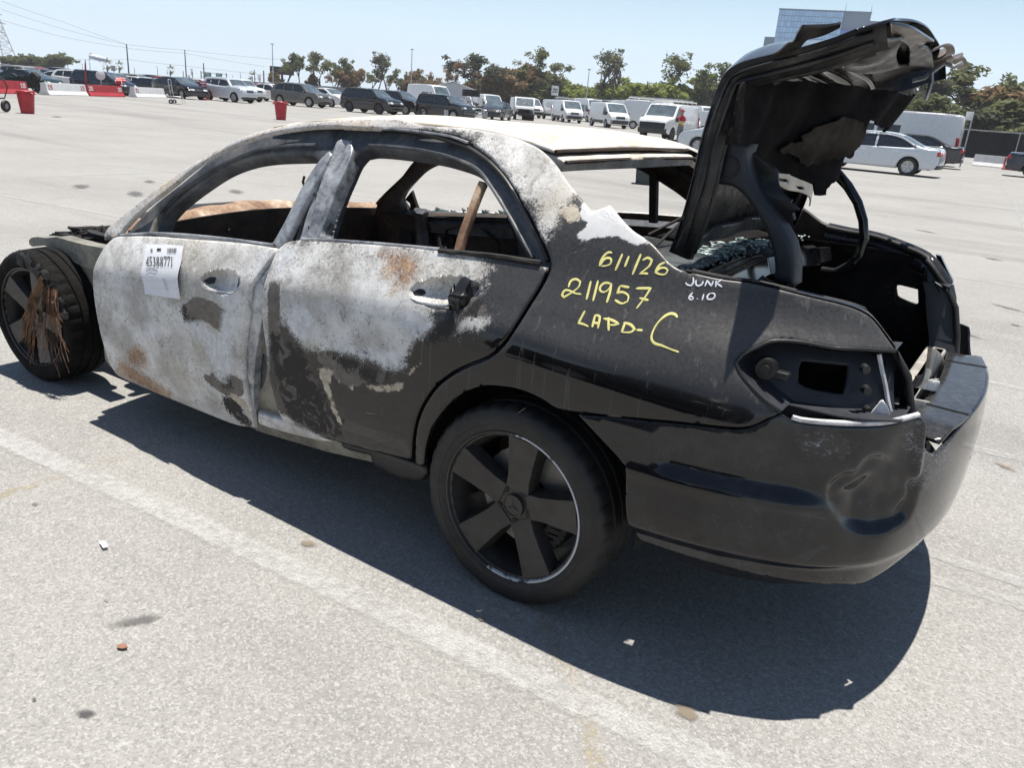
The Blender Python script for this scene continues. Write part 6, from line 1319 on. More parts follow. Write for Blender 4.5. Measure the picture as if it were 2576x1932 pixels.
def vehicle(kind, colour, label, cat, group=None, alloy=None, trim=None, detail=True, glass=None):
    """builds one vehicle at the origin, facing +x, with body, panes, wheels and lamps as parts"""
    K = dict(CAR[kind]); K['kind'] = kind; Y = gen_side(K); prof = K['prof']; wb, r = K['wb'], K['r']; R_ = r + 0.055
    root = tag(empty(cat.replace(' ', '_')), label, cat, group)
    glass = glass or M_GLASS
    z0 = 0.24 if 'van' not in kind else 0.36
    base = [(prof[-1][0], z0)]
    def arch(cx):
        a0 = math.asin(max(-1, min(1, (z0 - r) / R_)))
        return [(cx + R_ * math.cos(a), r + R_ * math.sin(a)) for a in np.linspace(a0, math.pi - a0, 11)]
    out = list(prof) + [(wb / 2 + R_ + .05, z0)] + arch(wb / 2) + arch(-wb / 2) + [(prof[0][0] + .08, z0 + .04)]
    wins = K['win']; e = 0.05
    for s in (1, -1):
        sheet('body', [colour], out, lambda a, b: (a, s * Y(a, b), b), wins, sp=0.14, thick=0.02, er=e, parent=root, ang=50, bend=None)
    # lid of the body: bonnet, roof, tail
    P = resample(prof, 0.12, closed=False, ang=50); Pi = np.array(prof)
    def seg(i): return P
    cum = lambda q: np.argmin(((P - np.array(prof[q])) ** 2).sum(1))
    gi = K['glass']; ranges = []
    if gi[0] is not None: ranges.append((cum(gi[0]), cum(gi[1]), 'rear_window'))
    ranges.append((cum(gi[2]), cum(gi[3]), 'windscreen'))
    yy = np.array([-1, -.94, -.6, 0, .6, .94, 1.0])
    vs = []
    for i, (x, z) in enumerate(P):
        t = P[min(i + 1, len(P) - 1)] - P[max(i - 1, 0)]; t /= np.linalg.norm(t); nx, nz = -t[1], t[0]
        if nz < 0 and abs(nz) > .3: nx, nz = -nx, -nz
        yb = float(Y(np.array([x]), np.array([z]))[0]) - e * 0.75
        for k in yy: c = 0.035 * (1 - k * k); vs.append((x + nx * c * (1 if x < 0 or nx > 0 else 1), k * yb, z + nz * c))
    fb = [[] for _ in range(len(ranges) + 1)]
    for i in range(len(P) - 1):
        w = next((k + 1 for k, (a, b, _) in enumerate(ranges) if a <= i < b), 0)
        for k in range(6):
            a = i * 7 + k; f = (a, a + 1, a + 8, a + 7)
            fb[w if w and 0 < k < 5 else 0].append(f)
    mobj('body', *used(vs, fb[0]), colour, root)
    for k, (a, b, nm) in enumerate(ranges): sharp(mobj(nm, *used(vs, fb[k + 1]), M_GLASSL if nm == 'windscreen' else glass, root), 60)
    for s in (1, -1):
        for w in wins:
            c = np.mean(w, 0); w2 = [tuple(c + (np.array(q) - c) * 1.04) for q in w]
            sheet('window', [glass], w2, lambda a, b: (a, s * (Y(a, b) - 0.03), b), sp=0.5, thick=0.01, er=0, parent=root)
    m = MB(); xs0, xs1 = prof[0][0] + .25, prof[-1][0] - .2
    m.box(((xs0 + xs1) / 2, 0, z0 + .14), (xs1 - xs0, K['W'] - .36, .24)); m.box(((xs0 + xs1) / 2 - .2, 0, z0 + .45), ((xs1 - xs0) * .62, K['W'] - .5, .4)); m.build('underbody', [M_UNDER], root)
    al = alloy or M_ALLOY
    for sx in (1, -1):
        for s in (1, -1):
            w = empty('wheel', (sx * wb / 2, s * (K['W'] / 2 - 0.13), r)); w.parent = root
            if s < 0: w.rotation_euler = (0, 0, math.pi)
            if (kind, sx, s) != (kind, 1, 1) and '_wh' in K: pass
            m = MB(); m.lathe([(r * .66, -.10), (r * .92, -.11), (r, -.08), (r, .08), (r * .92, .108), (r * .66, .10)], 22, close=True); m.build('tyre', [M_RUBBER], w, deg=40)
            m = MB(); m.lathe([(r * .67, .095), (r * .60, .085), (r * .58, .03), (.001, .02)], 22)
            for k in range(5):
                a = k * 1.2566; M = Matrix.Rotation(-a, 4, 'Y'); m.box((0, 0.075, r * .33), (r * .17, .03, r * .62), 0, M)
            m.cyl((0, .05, 0), (0, .095, 0), r * .17, r * .14, 12); m.build('rim', [al], w, deg=40)
    # noses and tails
    nx = [p for p in prof if p[0] > 0][::-1]
    xf = max(p[0] for p in prof); xr = min(p[0] for p in prof); h = K['belt']
    zf = prof[-4][1]; van = 'van' in kind and kind != 'minivan'
    def front(y0, y1, za, zb, mat, nm, dx=0.02, th=0.10):
        """plate bent over the nose"""
        cf = Curve1([(z, x) for x, z in prof if x > wb / 2 - .3 and z < h + .35][::-1]) if True else None
        def sf(a, b):
            x = cf(b); u = np.abs(a) / (K['W'] / 2)
            return x + dx + 0.03 - 0.28 * np.clip(u - 0.45, 0, 1) ** 1.6, a, b
        return sheet(nm, [mat], [(y0, za), (y1, za), (y1, zb), (y0, zb)], sf, sp=0.12, thick=th, er=0.015, parent=root)
    def back(y0, y1, za, zb, mat, nm, dx=0.02, th=0.10):
        cf = Curve1([(z, x) for x, z in prof if x < -wb / 2 - .3])
        def sf(a, b):
            x = cf(b); u = np.abs(a) / (K['W'] / 2)
            return x - dx - 0.03 + 0.28 * np.clip(u - 0.45, 0, 1) ** 1.6, a, b
        return sheet(nm, [mat], [(y0, za), (y1, za), (y1, zb), (y0, zb)], sf, sp=0.12, thick=th, er=0.015, parent=root)
    W2 = K['W'] / 2
    lz = {'sedan': (.66, .80), 'coupe': (.62, .74), 'suv': (.76, .90), 'boxy_suv': (.82, .94), 'minivan': (.74, .88), 'van': (.88, 1.06), 'high_van': (.92, 1.12), 'nose_van': (.86, 1.05)}[kind]
    for s in (1, -1):
        front(*sorted((s * (W2 - .50), s * (W2 - .08))), lz[0], lz[1], M_LAMP, 'headlight')
        if kind in ('van', 'high_van', 'nose_van'): back(*sorted((s * (W2 - .20), s * (W2 - .06))), 0.95, 1.45, M_TAIL, 'taillight')
        else: back(*sorted((s * (W2 - .42), s * (W2 - .07))), h - .16, h + .0, M_TAIL, 'taillight')
        m = MB(); mx = K['win'][-1][-1][0] if not van else K['win'][0][-2][0]; m.box((mx + .03, s * (W2 + .07), h + .09), (.10, .20, .14 if not van else .26), 0, None, .03); m.build('wing_mirror', [colour if not van else M_TRIM], root, deg=40)
    gz = (lz[0] - .06, lz[1] - .02)
    front(-(W2 - .56), W2 - .56, gz[0], gz[1], M_TRIM if not van else M_BLACK, 'grille')
    front(-(W2 - .10), W2 - .10, z0 + .02, z0 + (.16 if not van else .34), trim or M_TRIM, 'front_bumper', 0.03)
    back(-(W2 - .10), W2 - .10, z0 + .06, z0 + (.20 if not van else .24), trim or M_TRIM, 'rear_bumper', 0.03)
    if van:
        for s in (1, -1):
            x0, x1 = -wb / 2 + R_ + .02, wb / 2 - R_ - .02
            sheet('side_cladding', [M_TRIM], [(x0, z0 + .02), (x1, z0 + .02), (x1, z0 + .26), (x0, z0 + .26)], lambda a, b: (a, s * (Y(a, b) + .012), b), sp=.3, thick=.03, er=.01, parent=root)
        if kind == 'nose_van': front(-.82, .82, .66, 1.02, M_BLACK, 'grille', .035)
    if detail:
        for s in (1, -1):
            for hx in ((0.25, -0.85) if not van else (0.75,)):
                m = MB(); m.box((hx, s * (float(Y(np.array([hx]), np.array([h - .1]))[0]) + .015), h - .1), (.20, .03, .035), 0, None, .012); m.build('door_handle', [colour], root, deg=40)
    return root

def recolour(root, mats):
    """gives the copies of a vehicle's parts their own paint, on the objects and not on the shared meshes"""
    def walk(o):
        if o.type == 'MESH':
            for i, s in enumerate(o.material_slots):
                nm = o.data.materials[i].name
                if nm in mats: s.link = 'OBJECT'; s.material = mats[nm]
        for c in kids(o): walk(c)
    walk(root)
    return root
PROTO = {}
def place(kind, colour, x, y, heading, label, group, cat=None, alloy=None, glass=None):
    cat = cat or {'sedan': 'car', 'coupe': 'car', 'suv': 'car', 'boxy_suv': 'car', 'minivan': 'minivan'}.get(kind, 'van')
    if kind not in PROTO:
        PROTO[kind] = vehicle(kind, P_BASE, label, cat, group); c = PROTO[kind]
    else: c = copy_tree(PROTO[kind])
    mats = {P_BASE.name: colour}
    if alloy: mats[M_ALLOY.name] = alloy
    if glass: mats[M_GLASS.name] = glass
    recolour(c, mats)
    c.name = {'car': 'parked_car', 'van': 'parked_van', 'minivan': 'parked_minivan'}[cat]
    c.location = (x, y, 0); c.rotation_euler = (0, 0, math.radians(heading))
    tag(c, label, cat, group)
    return c
P_BASE = paint('base_car_paint', (0.5, 0.5, 0.5))
def by_wheel(kind, wx, wy, heading, end, side):
    """centre of a vehicle whose wheel (end +1 front, -1 rear; side +1 left, -1 right) touches the ground at (wx, wy)"""
    a = math.radians(heading); K = CAR[kind]; lx, ly = end * K['wb'] / 2, side * (K['W'] / 2 - .05)
    return wx - lx * math.cos(a) + ly * math.sin(a), wy - lx * math.sin(a) - ly * math.cos(a)
G_LOT = 'cars parked across the lot'; G_VAN = 'white vans parked in front of the trees'
def bw(kind, colour, w, heading, end, side, label, group=G_LOT, **k):
    x, y = by_wheel(kind, w[0], w[1], heading, end, side); return place(kind, colour, x, y, heading, label, group, **k)
bw('coupe', P_BLACK, [(52.484, -34.334)][0], 182, 1, -1, 'black coupe behind the silver hand truck')
bw('boxy_suv', P_WHITE, [(54.967, -41.796)][0], 188, 1, -1, 'white boxy hatchback with dark lower grille, front to the right')
bw('boxy_suv', P_ICE, [(53.01, -36.967)][0], 186, -1, -1, 'silver boxy wagon half hidden behind the white boxy hatchback')
bw('suv', P_GREY, [(47.954, -42.2)][0], 192, 1, -1, 'grey brown crossover behind the middle red bin')
bw('suv', P_BLACK, [(39.903, -41.31)][0], 184, 1, -1, 'black crossover with dark spoked wheels above the burnt roof', alloy=M_DARKALLOY)
bw('suv', P_CHARCOAL, [(41.067, -45.484)][0], 186, 1, -1, 'dark grey crossover squeezed between two black cars')
bw('boxy_suv', P_BLACK, [(37.341, -43.116)][0], 184, -1, -1, 'boxy black car with pale headlamps behind the grey rail')
_x, _y = by_wheel('sedan', *[(50.981, -47.477)][0], 184, -1, -1); place('sedan', P_WHITE, _x + 3.0, _y, 184, 'white sedan between the grey brown and the black crossover', G_LOT)
place('sedan', P_WHITE, 58.5, -47.5, 186, 'white sedan behind the white boxy hatchback', G_LOT)
bw('sedan', P_CHARCOAL, [(38.666, -55.087)][0], 112, 1, 1, 'dark grey sedan, nose to the left, by the wrecked white van')
place('sedan', P_SILVER, 40.5, -50.5, 150, 'silver sedan behind the boxy black car', G_LOT)
bw('van', P_WHITE, [(41.946, -70.336)][0], 138, 1, -1, 'white cargo van with black grille, second from the left of the pair', G_VAN)
bw('van', P_WHITE, [(33.461, -63.554)][0], 141, 1, -1, 'white cargo van with black grille left of the tall white van', G_VAN)
place('high_van', P_WHITE, 38.6, -78.0, 140, 'tall white van with black roof rack behind the cargo vans', G_VAN)
bw('high_van', P_WHITE, [(32.814, -67.816)][0], 204, -1, -1, 'tall white van with ladders on its roof behind the long nosed van', G_VAN)
_v = bw('nose_van', P_WHITE, [(18.565, -43.725)][0], 92, 1, 1, 'long nosed white van with black grille beside the worker', G_VAN, alloy=M_DARKALLOY)
place('high_van', P_WHITE, 54.0, -64.0, 165, 'tall white van behind the burnt truck frame', G_VAN)
place('van', P_WHITE, 52.0, -79.0, 150, 'white van showing its roof behind the wrecked white van', G_VAN)
place('van', P_WHITE, 47.6, -78.6, 142, 'white van half hidden behind the left cargo van', G_VAN)
for k_, (vx, vy, vh, kd) in enumerate(((52.5, -72.0, 146, 'van'), (46.5, -84.0, 142, 'high_van'), (42.0, -88.5, 140, 'van'), (37.0, -90.0, 140, 'van'), (31.0, -80.0, 138, 'high_van'), (29.5, -70.5, 140, 'van'), (26.5, -74.0, 150, 'van'), (60.0, -72.0, 150, 'van'))):
    place(kd, P_WHITE, vx, vy, vh, '%s of the white vans glimpsed behind the front row, counted from the left' % ORD[(1, 2, 3, 4, 5, 6, 7, 0)[k_]], G_VAN)
place('van', P_WHITE, 16.5, -55.5, 92, 'white van behind the worker and the blue tarpaulin', G_VAN)
bw('sedan', P_ICE, [(12.196, -31.596)][0], 2, 1, 1, 'pale blue white car whose front shows left of the open boot lid')
bw('sedan', P_ICE, [(3.632, -30.749)][0], 0, -1, 1, 'silver blue sedan seen from the side right of the boot lid')
place('high_van', P_WHITE, 6.6, -46.2, 2, 'tall white van with red tail lamps behind the silver blue sedan', G_VAN)
place('sedan', P_CHARCOAL, 5.4, -42.9, 2, 'dark sedan with a red tail lamp behind the tall white van', G_LOT)
place('sedan', P_NAVY, -1.35, -41.4, 183, 'dark blue sedan cut off by the right edge of the photo', G_LOT)
place('suv', P_BLACK, 0.3, 5.3, 2, 'black crossover standing beside the burnt car, seen only as its dark reflection', G_LOT)  # added outside the frame for its dark reflection in the side panels
# rows behind the barriers
rr = random.Random(77)
KINDS = ['sedan', 'suv', 'minivan', 'suv', 'sedan', 'coupe', 'boxy_suv']
NAMES = {'sedan': 'sedan', 'suv': 'crossover', 'minivan': 'minivan', 'coupe': 'coupe', 'boxy_suv': 'boxy wagon'}
TONES = [(P_WHITE, 'white'), (P_SILVER, 'silver'), (P_CHARCOAL, 'dark grey'), (P_WHITE, 'white'), (P_BLACK, 'black'), (P_NAVY, 'navy'), (P_RED, 'red'), (P_WHITE, 'white'), (P_TAN, 'champagne'), (P_BLUE, 'blue')]
def rowpt(t, d):      # t along the line of barriers, d beyond it
    return 44.7 + .461 * t + .80 * d, -19.3 - .887 * t - .42 * d
x, y = rowpt(0.6, 8.5); place('sedan', P_TEAL, x, y, 200, 'dark green sedan between the barriers 18 and 19', G_LOT).scale = (.84, .84, .82)
x, y = rowpt(-4.5, 8.0); place('sedan', P_CHARCOAL, x, y, 196, 'charcoal sedan right behind the red barrier 18', G_LOT).scale = (.84, .84, .82)
x, y = rowpt(-5.5, 12.0); place('minivan', P_NAVY, x, y, 196, 'navy minivan behind the charcoal sedan at the left edge', G_LOT).scale = (.84, .84, .82)
x, y = rowpt(8.2, 6.5); place('minivan', P_NAVY, x, y, 200, 'dark blue minivan behind the white barrier 19', G_LOT).scale = (.84, .84, .82)
x, y = rowpt(6.0, 14.0); place('suv', P_WHITE, x, y, 202, 'white crossover behind the dark green sedan', G_LOT).scale = (.84, .84, .82)
x, y = rowpt(14.5, 8.0); place('sedan', P_NAVY, x, y, 198, 'navy sedan behind the red barrier 20 and the red motorcycle', G_LOT).scale = (.84, .84, .82)
x, y = rowpt(17.5, 10.0); place('sedan', P_WHITE, x, y, 198, 'white sedan behind the white barrier 21', G_LOT).scale = (.84, .84, .82)
for row, (d, t0, t1, st) in enumerate(((21, -8, 30, 3.3), (31, -12, 42, 3.3), (43, -14, 52, 3.4), (58, -16, 64, 3.6))):
    t = t0; ser = 0
    while t < t1:
        k = rr.choice(KINDS); (c, cn) = rr.choice(TONES); x, y = rowpt(t, d + rr.uniform(-.6, .6))
        place(k, c, x, y, 196 + rr.uniform(-4, 4), '%s %s, %s from the left in the %s packed row beyond the barriers' % (cn, NAMES[k], ORD[ser], ('nearest', 'second', 'third', 'farthest')[row]), 'cars packed in rows beyond the barriers').scale = (.84, .84, .82)
        t += st * rr.uniform(0.95, 1.3); ser += 1
# ================================================================= barriers, bins and small things on the lot
M_REDPLAST = plain('red_plastic', (0.40, 0.016, 0.028), 0.4, vary=0.15, scale=3)
M_BARRED = plain('red_barrier_paint', (0.36, 0.028, 0.035), 0.6, vary=0.15, scale=3)
M_BARWHITE = plain('white_barrier_paint', (0.66, 0.66, 0.655), 0.6, vary=0.08, scale=3)
M_GALV = plain('galvanised_steel', (0.42, 0.43, 0.44), 0.45, metal=0.4, vary=0.2)
M_POLE = plain('dark_wood_pole', (0.065, 0.06, 0.058), 0.8)
M_YEL = plain('safety_yellow', (0.60, 0.33, 0.03), 0.5)
SEG = {'0': [[(0, 0), (0, 7), (4, 7), (4, 0), (2.8, 0), (2.8, 5.8), (1.2, 5.8), (1.2, 0)], [(1.2, 0), (2.8, 0), (2.8, 1.2), (1.2, 1.2)]],
       '1': [[(1.4, 0), (1.4, 5.4), (.5, 5), (.5, 6.2), (1.8, 7), (2.8, 7), (2.8, 0)], [(.4, 0), (3.8, 0), (3.8, 1), (.4, 1)]],
       '2': [[(0, 5), (0, 7), (4, 7), (4, 3.4), (1.4, 1.2), (4, 1.2), (4, 0), (0, 0), (0, 1.6), (2.7, 3.9), (2.7, 5.8), (1.3, 5.8), (1.3, 5)]],
       '8': [[(0, 0), (0, 7), (1.2, 7), (1.2, 0)], [(2.8, 0), (2.8, 7), (4, 7), (4, 0)], [(1.2, 5.9), (1.2, 7), (2.8, 7), (2.8, 5.9)], [(1.2, 3), (1.2, 4.1), (2.8, 4.1), (2.8, 3)], [(1.2, 0), (1.2, 1.1), (2.8, 1.1), (2.8, 0)]],
       '9': [[(2.8, 0), (2.8, 7), (4, 7), (4, 0)], [(0, 3), (0, 7), (1.2, 7), (1.2, 3)], [(1.2, 5.9), (1.2, 7), (2.8, 7), (2.8, 5.9)], [(1.2, 3), (1.2, 4.1), (2.8, 4.1), (2.8, 3)], [(0, 0), (0, 1.1), (2.8, 1.1), (2.8, 0)]]}
def barrier(c, ang, L, mat, num, nmat, label, group='numbered barriers along the lot edge', ends=(True, True)):
    root = tag(empty('lot_barrier', (c[0], c[1], 0), ang), label, 'barrier', group)
    pr = [(-.32, 0), (-.32, .07), (-.20, .30), (-.14, .82), (.14, .82), (.20, .30), (.32, .07), (.32, 0)]
    m = MB(); m.prism(pr, -L / 2, L / 2, axis='X'); o = m.build('barrier_body', [mat], root, deg=15)
    def P(u, z): return (u, -(0.14 + (0.82 - z) / .52 * .06) - 0.006, z)
    for e, on_ in ((-1, ends[0]), (1, ends[1])):
        if not on_ or not num: continue
        m = MB(); k = 0.044; x0 = -L / 2 + .12 if e < 0 else L / 2 - .12 - len(num) * .21
        for i, ch in enumerate(num):
            for q in SEG[ch]: m.add([P(x0 + i * .21 + a * k, .40 + b * k) for a, b in q], [tuple(range(len(q)))])
        m.build('lettering', [nmat], root)
    root.scale = (1, 1, .78)
    return root
KR = [(44.715, -19.276), (45.797, -20.519), (45.835, -21.538), (47.652, -24.755), (47.824, -24.964), (49.521, -28.202), (50.156, -29.406), (51.072, -31.592)]
def bar_between(i, j, mat, num, nmat, label, **k):
    a, b = np.array(KR[i]), np.array(KR[j]); c = (a + b) / 2; d = b - a; L = np.linalg.norm(d); n = np.array((d[1], -d[0])) / L
    if n @ (c - np.array((-1.1, 2.7))) < 0: n = -n
    return barrier(c + n * .3, math.atan2(d[1], d[0]), L, mat, num, nmat, label, **k)
_w = math.hypot(KR[3][0] - KR[2][0], KR[3][1] - KR[2][1])
KR[0] = (KR[1][0] - .461 * _w, KR[1][1] + .887 * _w)
bar_between(0, 1, M_BARRED, '18', M_BARWHITE, 'red concrete barrier with a white 18 at its right end', ends=(False, True))
bar_between(2, 3, M_BARWHITE, '19', M_BARRED, 'white concrete barrier with a red 19 at each end')
bar_between(4, 5, M_BARRED, '20', M_BARWHITE, 'red concrete barrier with a white 20 at each end')
KR[7] = (KR[6][0] + .461 * 3.7, KR[6][1] - .887 * 3.7)
bar_between(6, 7, M_BARWHITE, '21', M_BARRED, 'white concrete barrier with a red 21 at its left end', ends=(True, False))
RK = [(3.234, -52.217), (2.092, -51.565), (1.779, -50.263), (0.777, -48.878)]
def rb(a, b, mat, label):
    a, b = np.array(a), np.array(b); c = (a + b) / 2; d = b - a; barrier(c, math.atan2(d[1], d[0]) + math.pi, np.linalg.norm(d) if np.linalg.norm(d) > 1 else 2, mat, '', mat, label)
rb(RK[0], (RK[0][0] - 3.0, RK[0][1] + 0.3), M_BARWHITE, 'white concrete barrier by the fence behind the tall white van')
rb((RK[2][0] - .2, RK[2][1] + .2), (RK[2][0] - 2.4, RK[2][1] + 0.5), M_BARRED, 'plain red barrier by the fence at the right edge')

def bin_(c, label):
    root = tag(empty('waste_bin', (c[0], c[1], 0), 0.4), label, 'bin', 'red plastic bins standing on the lot')
    m = MB(); m.lathe([(.001, .03), (.235, .03), (.25, .0), (.26, .06), (.335, .84), (.335, .86), (.325, .88), (.31, .86), (.24, .10), (.001, .08)], 28, axis='Z'); m.build('bin_body', [M_REDPLAST], root, deg=40)
    m = MB(); m.lathe([(.335, .90), (.362, .90), (.362, .96), (.345, .975), (.32, .96), (.32, .90)], 28, axis='Z', close=True); m.build('bin_rim', [M_REDPLAST], root, deg=40)
    for s in (1, -1):
        m = MB(); m.tube([(s * .33, -.10, .90), (s * .42, -.08, .86), (s * .43, 0, .83), (s * .42, .08, .86), (s * .33, .10, .90)], .022, 6); m.build('bin_handle', [M_REDPLAST], root, deg=60)
    root.scale = (.82, .82, .80) if c[1] < -15 else (.76, .76, .72)
bin_([(27.131, -11.11)][0], 'red plastic bin at the left edge beside the generator cart')
bin_([(28.35, -22.603)][0], 'red plastic bin alone on the lot in front of the grey brown crossover')

# generator on a two-wheeled cart
gc = [(27.579, -10.753)][0]
root = tag(empty('generator_cart', (gc[0], gc[1] + .7, 0), math.radians(118)), 'yellow and black generator on a wheeled cart beside the left red bin', 'cart')
m = MB()
for s in (-.28, .28):
    m.tube([(-.55, s, .42), (.35, s, .40), (.55, s, .12), (.58, s, .02)], .022, 6); m.tube([(-.55, s, .42), (-.75, s, .75), (-.62, s, .98), (-.2, s, .98), (.3, s, .62), (.45, s, .35)], .02, 6)
m.tube([(-.62, -.28, .98), (-.62, .28, .98)], .02, 6); m.build('cart_frame', [M_BLACK], root, deg=60)
m = MB(); m.box((-.1, 0, .58), (.5, .42, .28), bev=.05); m.build('engine', [M_YEL], root, deg=40)
m = MB(); m.box((-.15, 0, .82), (.46, .36, .16), bev=.06); m.cyl((.22, -.2, .6), (.22, .2, .6), .12, .12, 14); m.build('fuel_tank', [M_CHAR], root, deg=40)
for s in (-.36, .36):
    w = MB(); w.lathe([(.09, -.05), (.17, -.05), (.19, 0), (.17, .05), (.09, .05)], 18, M=Matrix.Translation((-.45, s, .19)), close=True); w.build('wheel', [M_RUBBER], root, deg=40)
    w = MB(); w.cyl((-.45, s - .04, .19), (-.45, s + .04, .19), .09, .09, 14); w.build('wheel_hub', [M_GALV], root, deg=40)

# white folding hand truck
hc = [(41.749, -26.36)][0]
root = tag(empty('hand_truck', (hc[0], hc[1], 0), math.radians(215)), 'silver hand truck standing alone in front of the black coupe', 'hand truck')
m = MB()
for s in (-.2, .2): m.tube([(0, s, .12), (-.10, s, .7), (-.16, s, 1.28)], .022, 6)
m.tube([(-.16, -.2, 1.28), (-.17, 0, 1.32), (-.16, .2, 1.28)], .022, 6)
for h in (.4, .7, 1.0): m.tube([(-.05 - h * .09, -.2, h), (-.05 - h * .09, .2, h)], .016, 5)
m.build('truck_frame', [M_GALV], root, deg=60)
m = MB(); m.box((.16, 0, .03), (.36, .5, .02)); m.build('toe_plate', [M_GALV], root)
m = MB()
for s in (-.2, .2): m.tube([(.05, s, .42), (.45, s, .40), (.62, s, .05)], .02, 6)
m.tube([(.45, -.2, .4), (.45, .2, .4)], .018, 5); m.build('support_leg', [M_GALV], root, deg=60)
for s in (-.27, .27):
    w = MB(); w.lathe([(.05, -.03), (.12, -.03), (.12, .03), (.05, .03)], 16, M=Matrix.Translation((-.05, s, .12)), close=True); w.build('wheel', [M_RUBBER], root, deg=40)

# motorcycles
def motorcycle(c, rz, mat, label):
    root = tag(empty('motorcycle', (c[0], c[1], 0), math.radians(rz)), label, 'motorcycle', 'motorcycles parked at the barriers')
    for x in (-.7, .7):
        w = MB(); w.lathe([(.22, -.05), (.29, -.07), (.32, 0), (.29, .07), (.22, .05)], 22, M=Matrix.Translation((x, 0, .32)), close=True); w.build('tyre', [M_RUBBER], root, deg=40)
        w = MB(); w.lathe([(.23, -.02), (.23, .02), (.20, .02), (.20, -.02)], 22, M=Matrix.Translation((x, 0, .32)), close=True)
        for k in range(5): a = k * 1.257; w.box((x + math.sin(a) * .11, 0, .32 + math.cos(a) * .11), (.03, .02, .03)); w.tube([(x, 0, .32), (x + math.sin(a) * .22, 0, .32 + math.cos(a) * .22)], .016, 4)
        w.build('rim', [M_DARKALLOY], root, deg=40)
    m = MB(); m.prism([(.62, .62), (.75, .95), (.45, 1.15), (.25, .95), (-.1, .88), (-.15, .62), (.1, .35), (.5, .38)], -.16, .16); m.prism([(-.5, .80), (-.98, 1.0), (-1.0, .93), (-.55, .66)], -.10, .10); m.prism([(.45, .72), (.2, .98), (-.05, .92), (.05, .70)], -.19, .19); m.build('fairing', [mat], root, deg=30)
    m = MB(); m.box((.05, 0, .45), (.5, .28, .32), bev=.05); m.tube([(.66, .08, .9), (.70, .09, .32)], .03, 6); m.tube([(.66, -.08, .9), (.70, -.09, .32)], .03, 6); m.tube([(-.1, -.1, .42), (-.7, -.1, .32)], .03, 6); m.tube([(-.1, .1, .42), (-.7, .1, .32)], .03, 6); m.tube([(.1, -.18, .3), (-.8, -.2, .4)], .05, 7); m.build('engine', [M_CHAR], root, deg=50)
    m = MB(); m.box((-.3, 0, .86), (.55, .24, .10), bev=.04); m.build('seat', [M_BLACK], root, deg=40)
    m = MB(); m.tube([(.48, -.34, 1.05), (.55, 0, 1.02), (.48, .34, 1.05)], .018, 6); m.build('handlebar', [M_BLACK], root, deg=50)
mc = KR[1]; motorcycle((mc[0] + 1.3, mc[1] - .6), 200, M_CHAR, 'black motorcycle behind the right end of the red barrier 18')
mc = [(50.748, -29.735)][0]; motorcycle((mc[0] + .6, mc[1] + .8), 150, M_REDPLAST, 'red motorcycle between the barriers 20 and 21')
motorcycle((mc[0] + 2.2, mc[1] - .3), 165, M_REDPLAST, 'red motorcycle behind the barrier 21')
# red feather banner and round white mirror behind barrier 20
fb = KR[4]; root = tag(empty('feather_banner', (fb[0] + 1.6, fb[1] - .8, 0)), 'small dark red feather banner behind the red barrier 20', 'banner')
m = MB(); m.tube([(0, 0, 0), (0, 0, 2.05)], .02, 5); m.build('banner_pole', [M_BLACK], root)
m = MB(); m.prism([(0.02, .7), (.02, 2.0), (.1, 1.8), (.28, .75)], -.01, .01); m.build('banner_cloth', [M_BARRED], root)
root = tag(empty('traffic_mirror', (fb[0] + 2.0, fb[1] - 1.9, 0), math.radians(150)), 'round pale convex mirror between the banner and the dark blue minivan', 'mirror')
m = MB(); m.cyl((0, 0, 0), (0, 0, 1.0), .03, .03, 8); m.build('mirror_post', [M_GALV], root); m = MB(); m.lathe([(.001, .05), (.16, .03), (.26, .0), (.27, -.04), (.001, -.05)], 28, axis='X', M=Matrix.Translation((.05, 0, 1.2))); m.build('mirror_disc', [M_BARWHITE], root, deg=40)
# red scissor gate / red plastic stand by the silver wagon
sg = [(52.616, -36.231)][0]; root = tag(empty('barricade_panel', (sg[0], sg[1], 0), math.radians(120)), 'red slotted plastic panel leaning between the black coupe and the silver wagon', 'barricade')
m = MB()
for k in range(7): m.box((0, 0, .18 + k * .18), (.05, .5 - k * .02, .10), bev=.01)
for s in (-.24, .24): m.box((0, s, .65), (.07, .06, 1.3), bev=.01)
m.build('slotted_panel', [M_REDPLAST], root, deg=40); m = MB(); m.box((-.25, 0, .05), (.6, .5, .08), bev=.02); m.build('panel_foot', [M_REDPLAST], root, deg=40)

# grey guard rail, crate, bollard by the boxy black car
def at_(q): return q[0]
ra, rb_ = [(35.198, -42.977), (37.225, -50.753)]; a = np.array(ra); b = np.array(rb_)
root = tag(empty('rail_stand', (a[0], a[1], 0), math.atan2(b[1] - a[1], b[0] - a[0])), 'long grey steel rail on low stands in front of the boxy black car', 'rail')
L = float(np.linalg.norm(b - a))
for h in (.42, .62):
    m = MB(); m.box((L / 2, 0, h), (L, .06, .10)); m.build('rail', [M_GALV], root)
for k in range(4): m = MB(); m.box((L * (k + .05) / 3.2, 0, .34), (.08, .3, .68)); m.build('rail_post', [M_GALV], root)
c = [(37.341, -43.435)][0]; root = tag(empty('storage_crate', (c[0], c[1], 0), .5), 'low grey plastic crate by the boxy black car', 'crate')
m = MB(); m.prism([(-.30, 0), (.30, 0), (.38, .42), (-.38, .42)], -.28, .28); m.build('crate_body', [M_TRIM], root); m = MB(); m.box((0, 0, .45), (.84, .66, .06), bev=.02); m.build('crate_lid', [M_TRIM], root, deg=40)
c = [(36.898, -43.869)][0]; root = tag(empty('marker_post', (c[0], c[1], 0)), 'short yellow marker post with black top beside the grey crate', 'post')
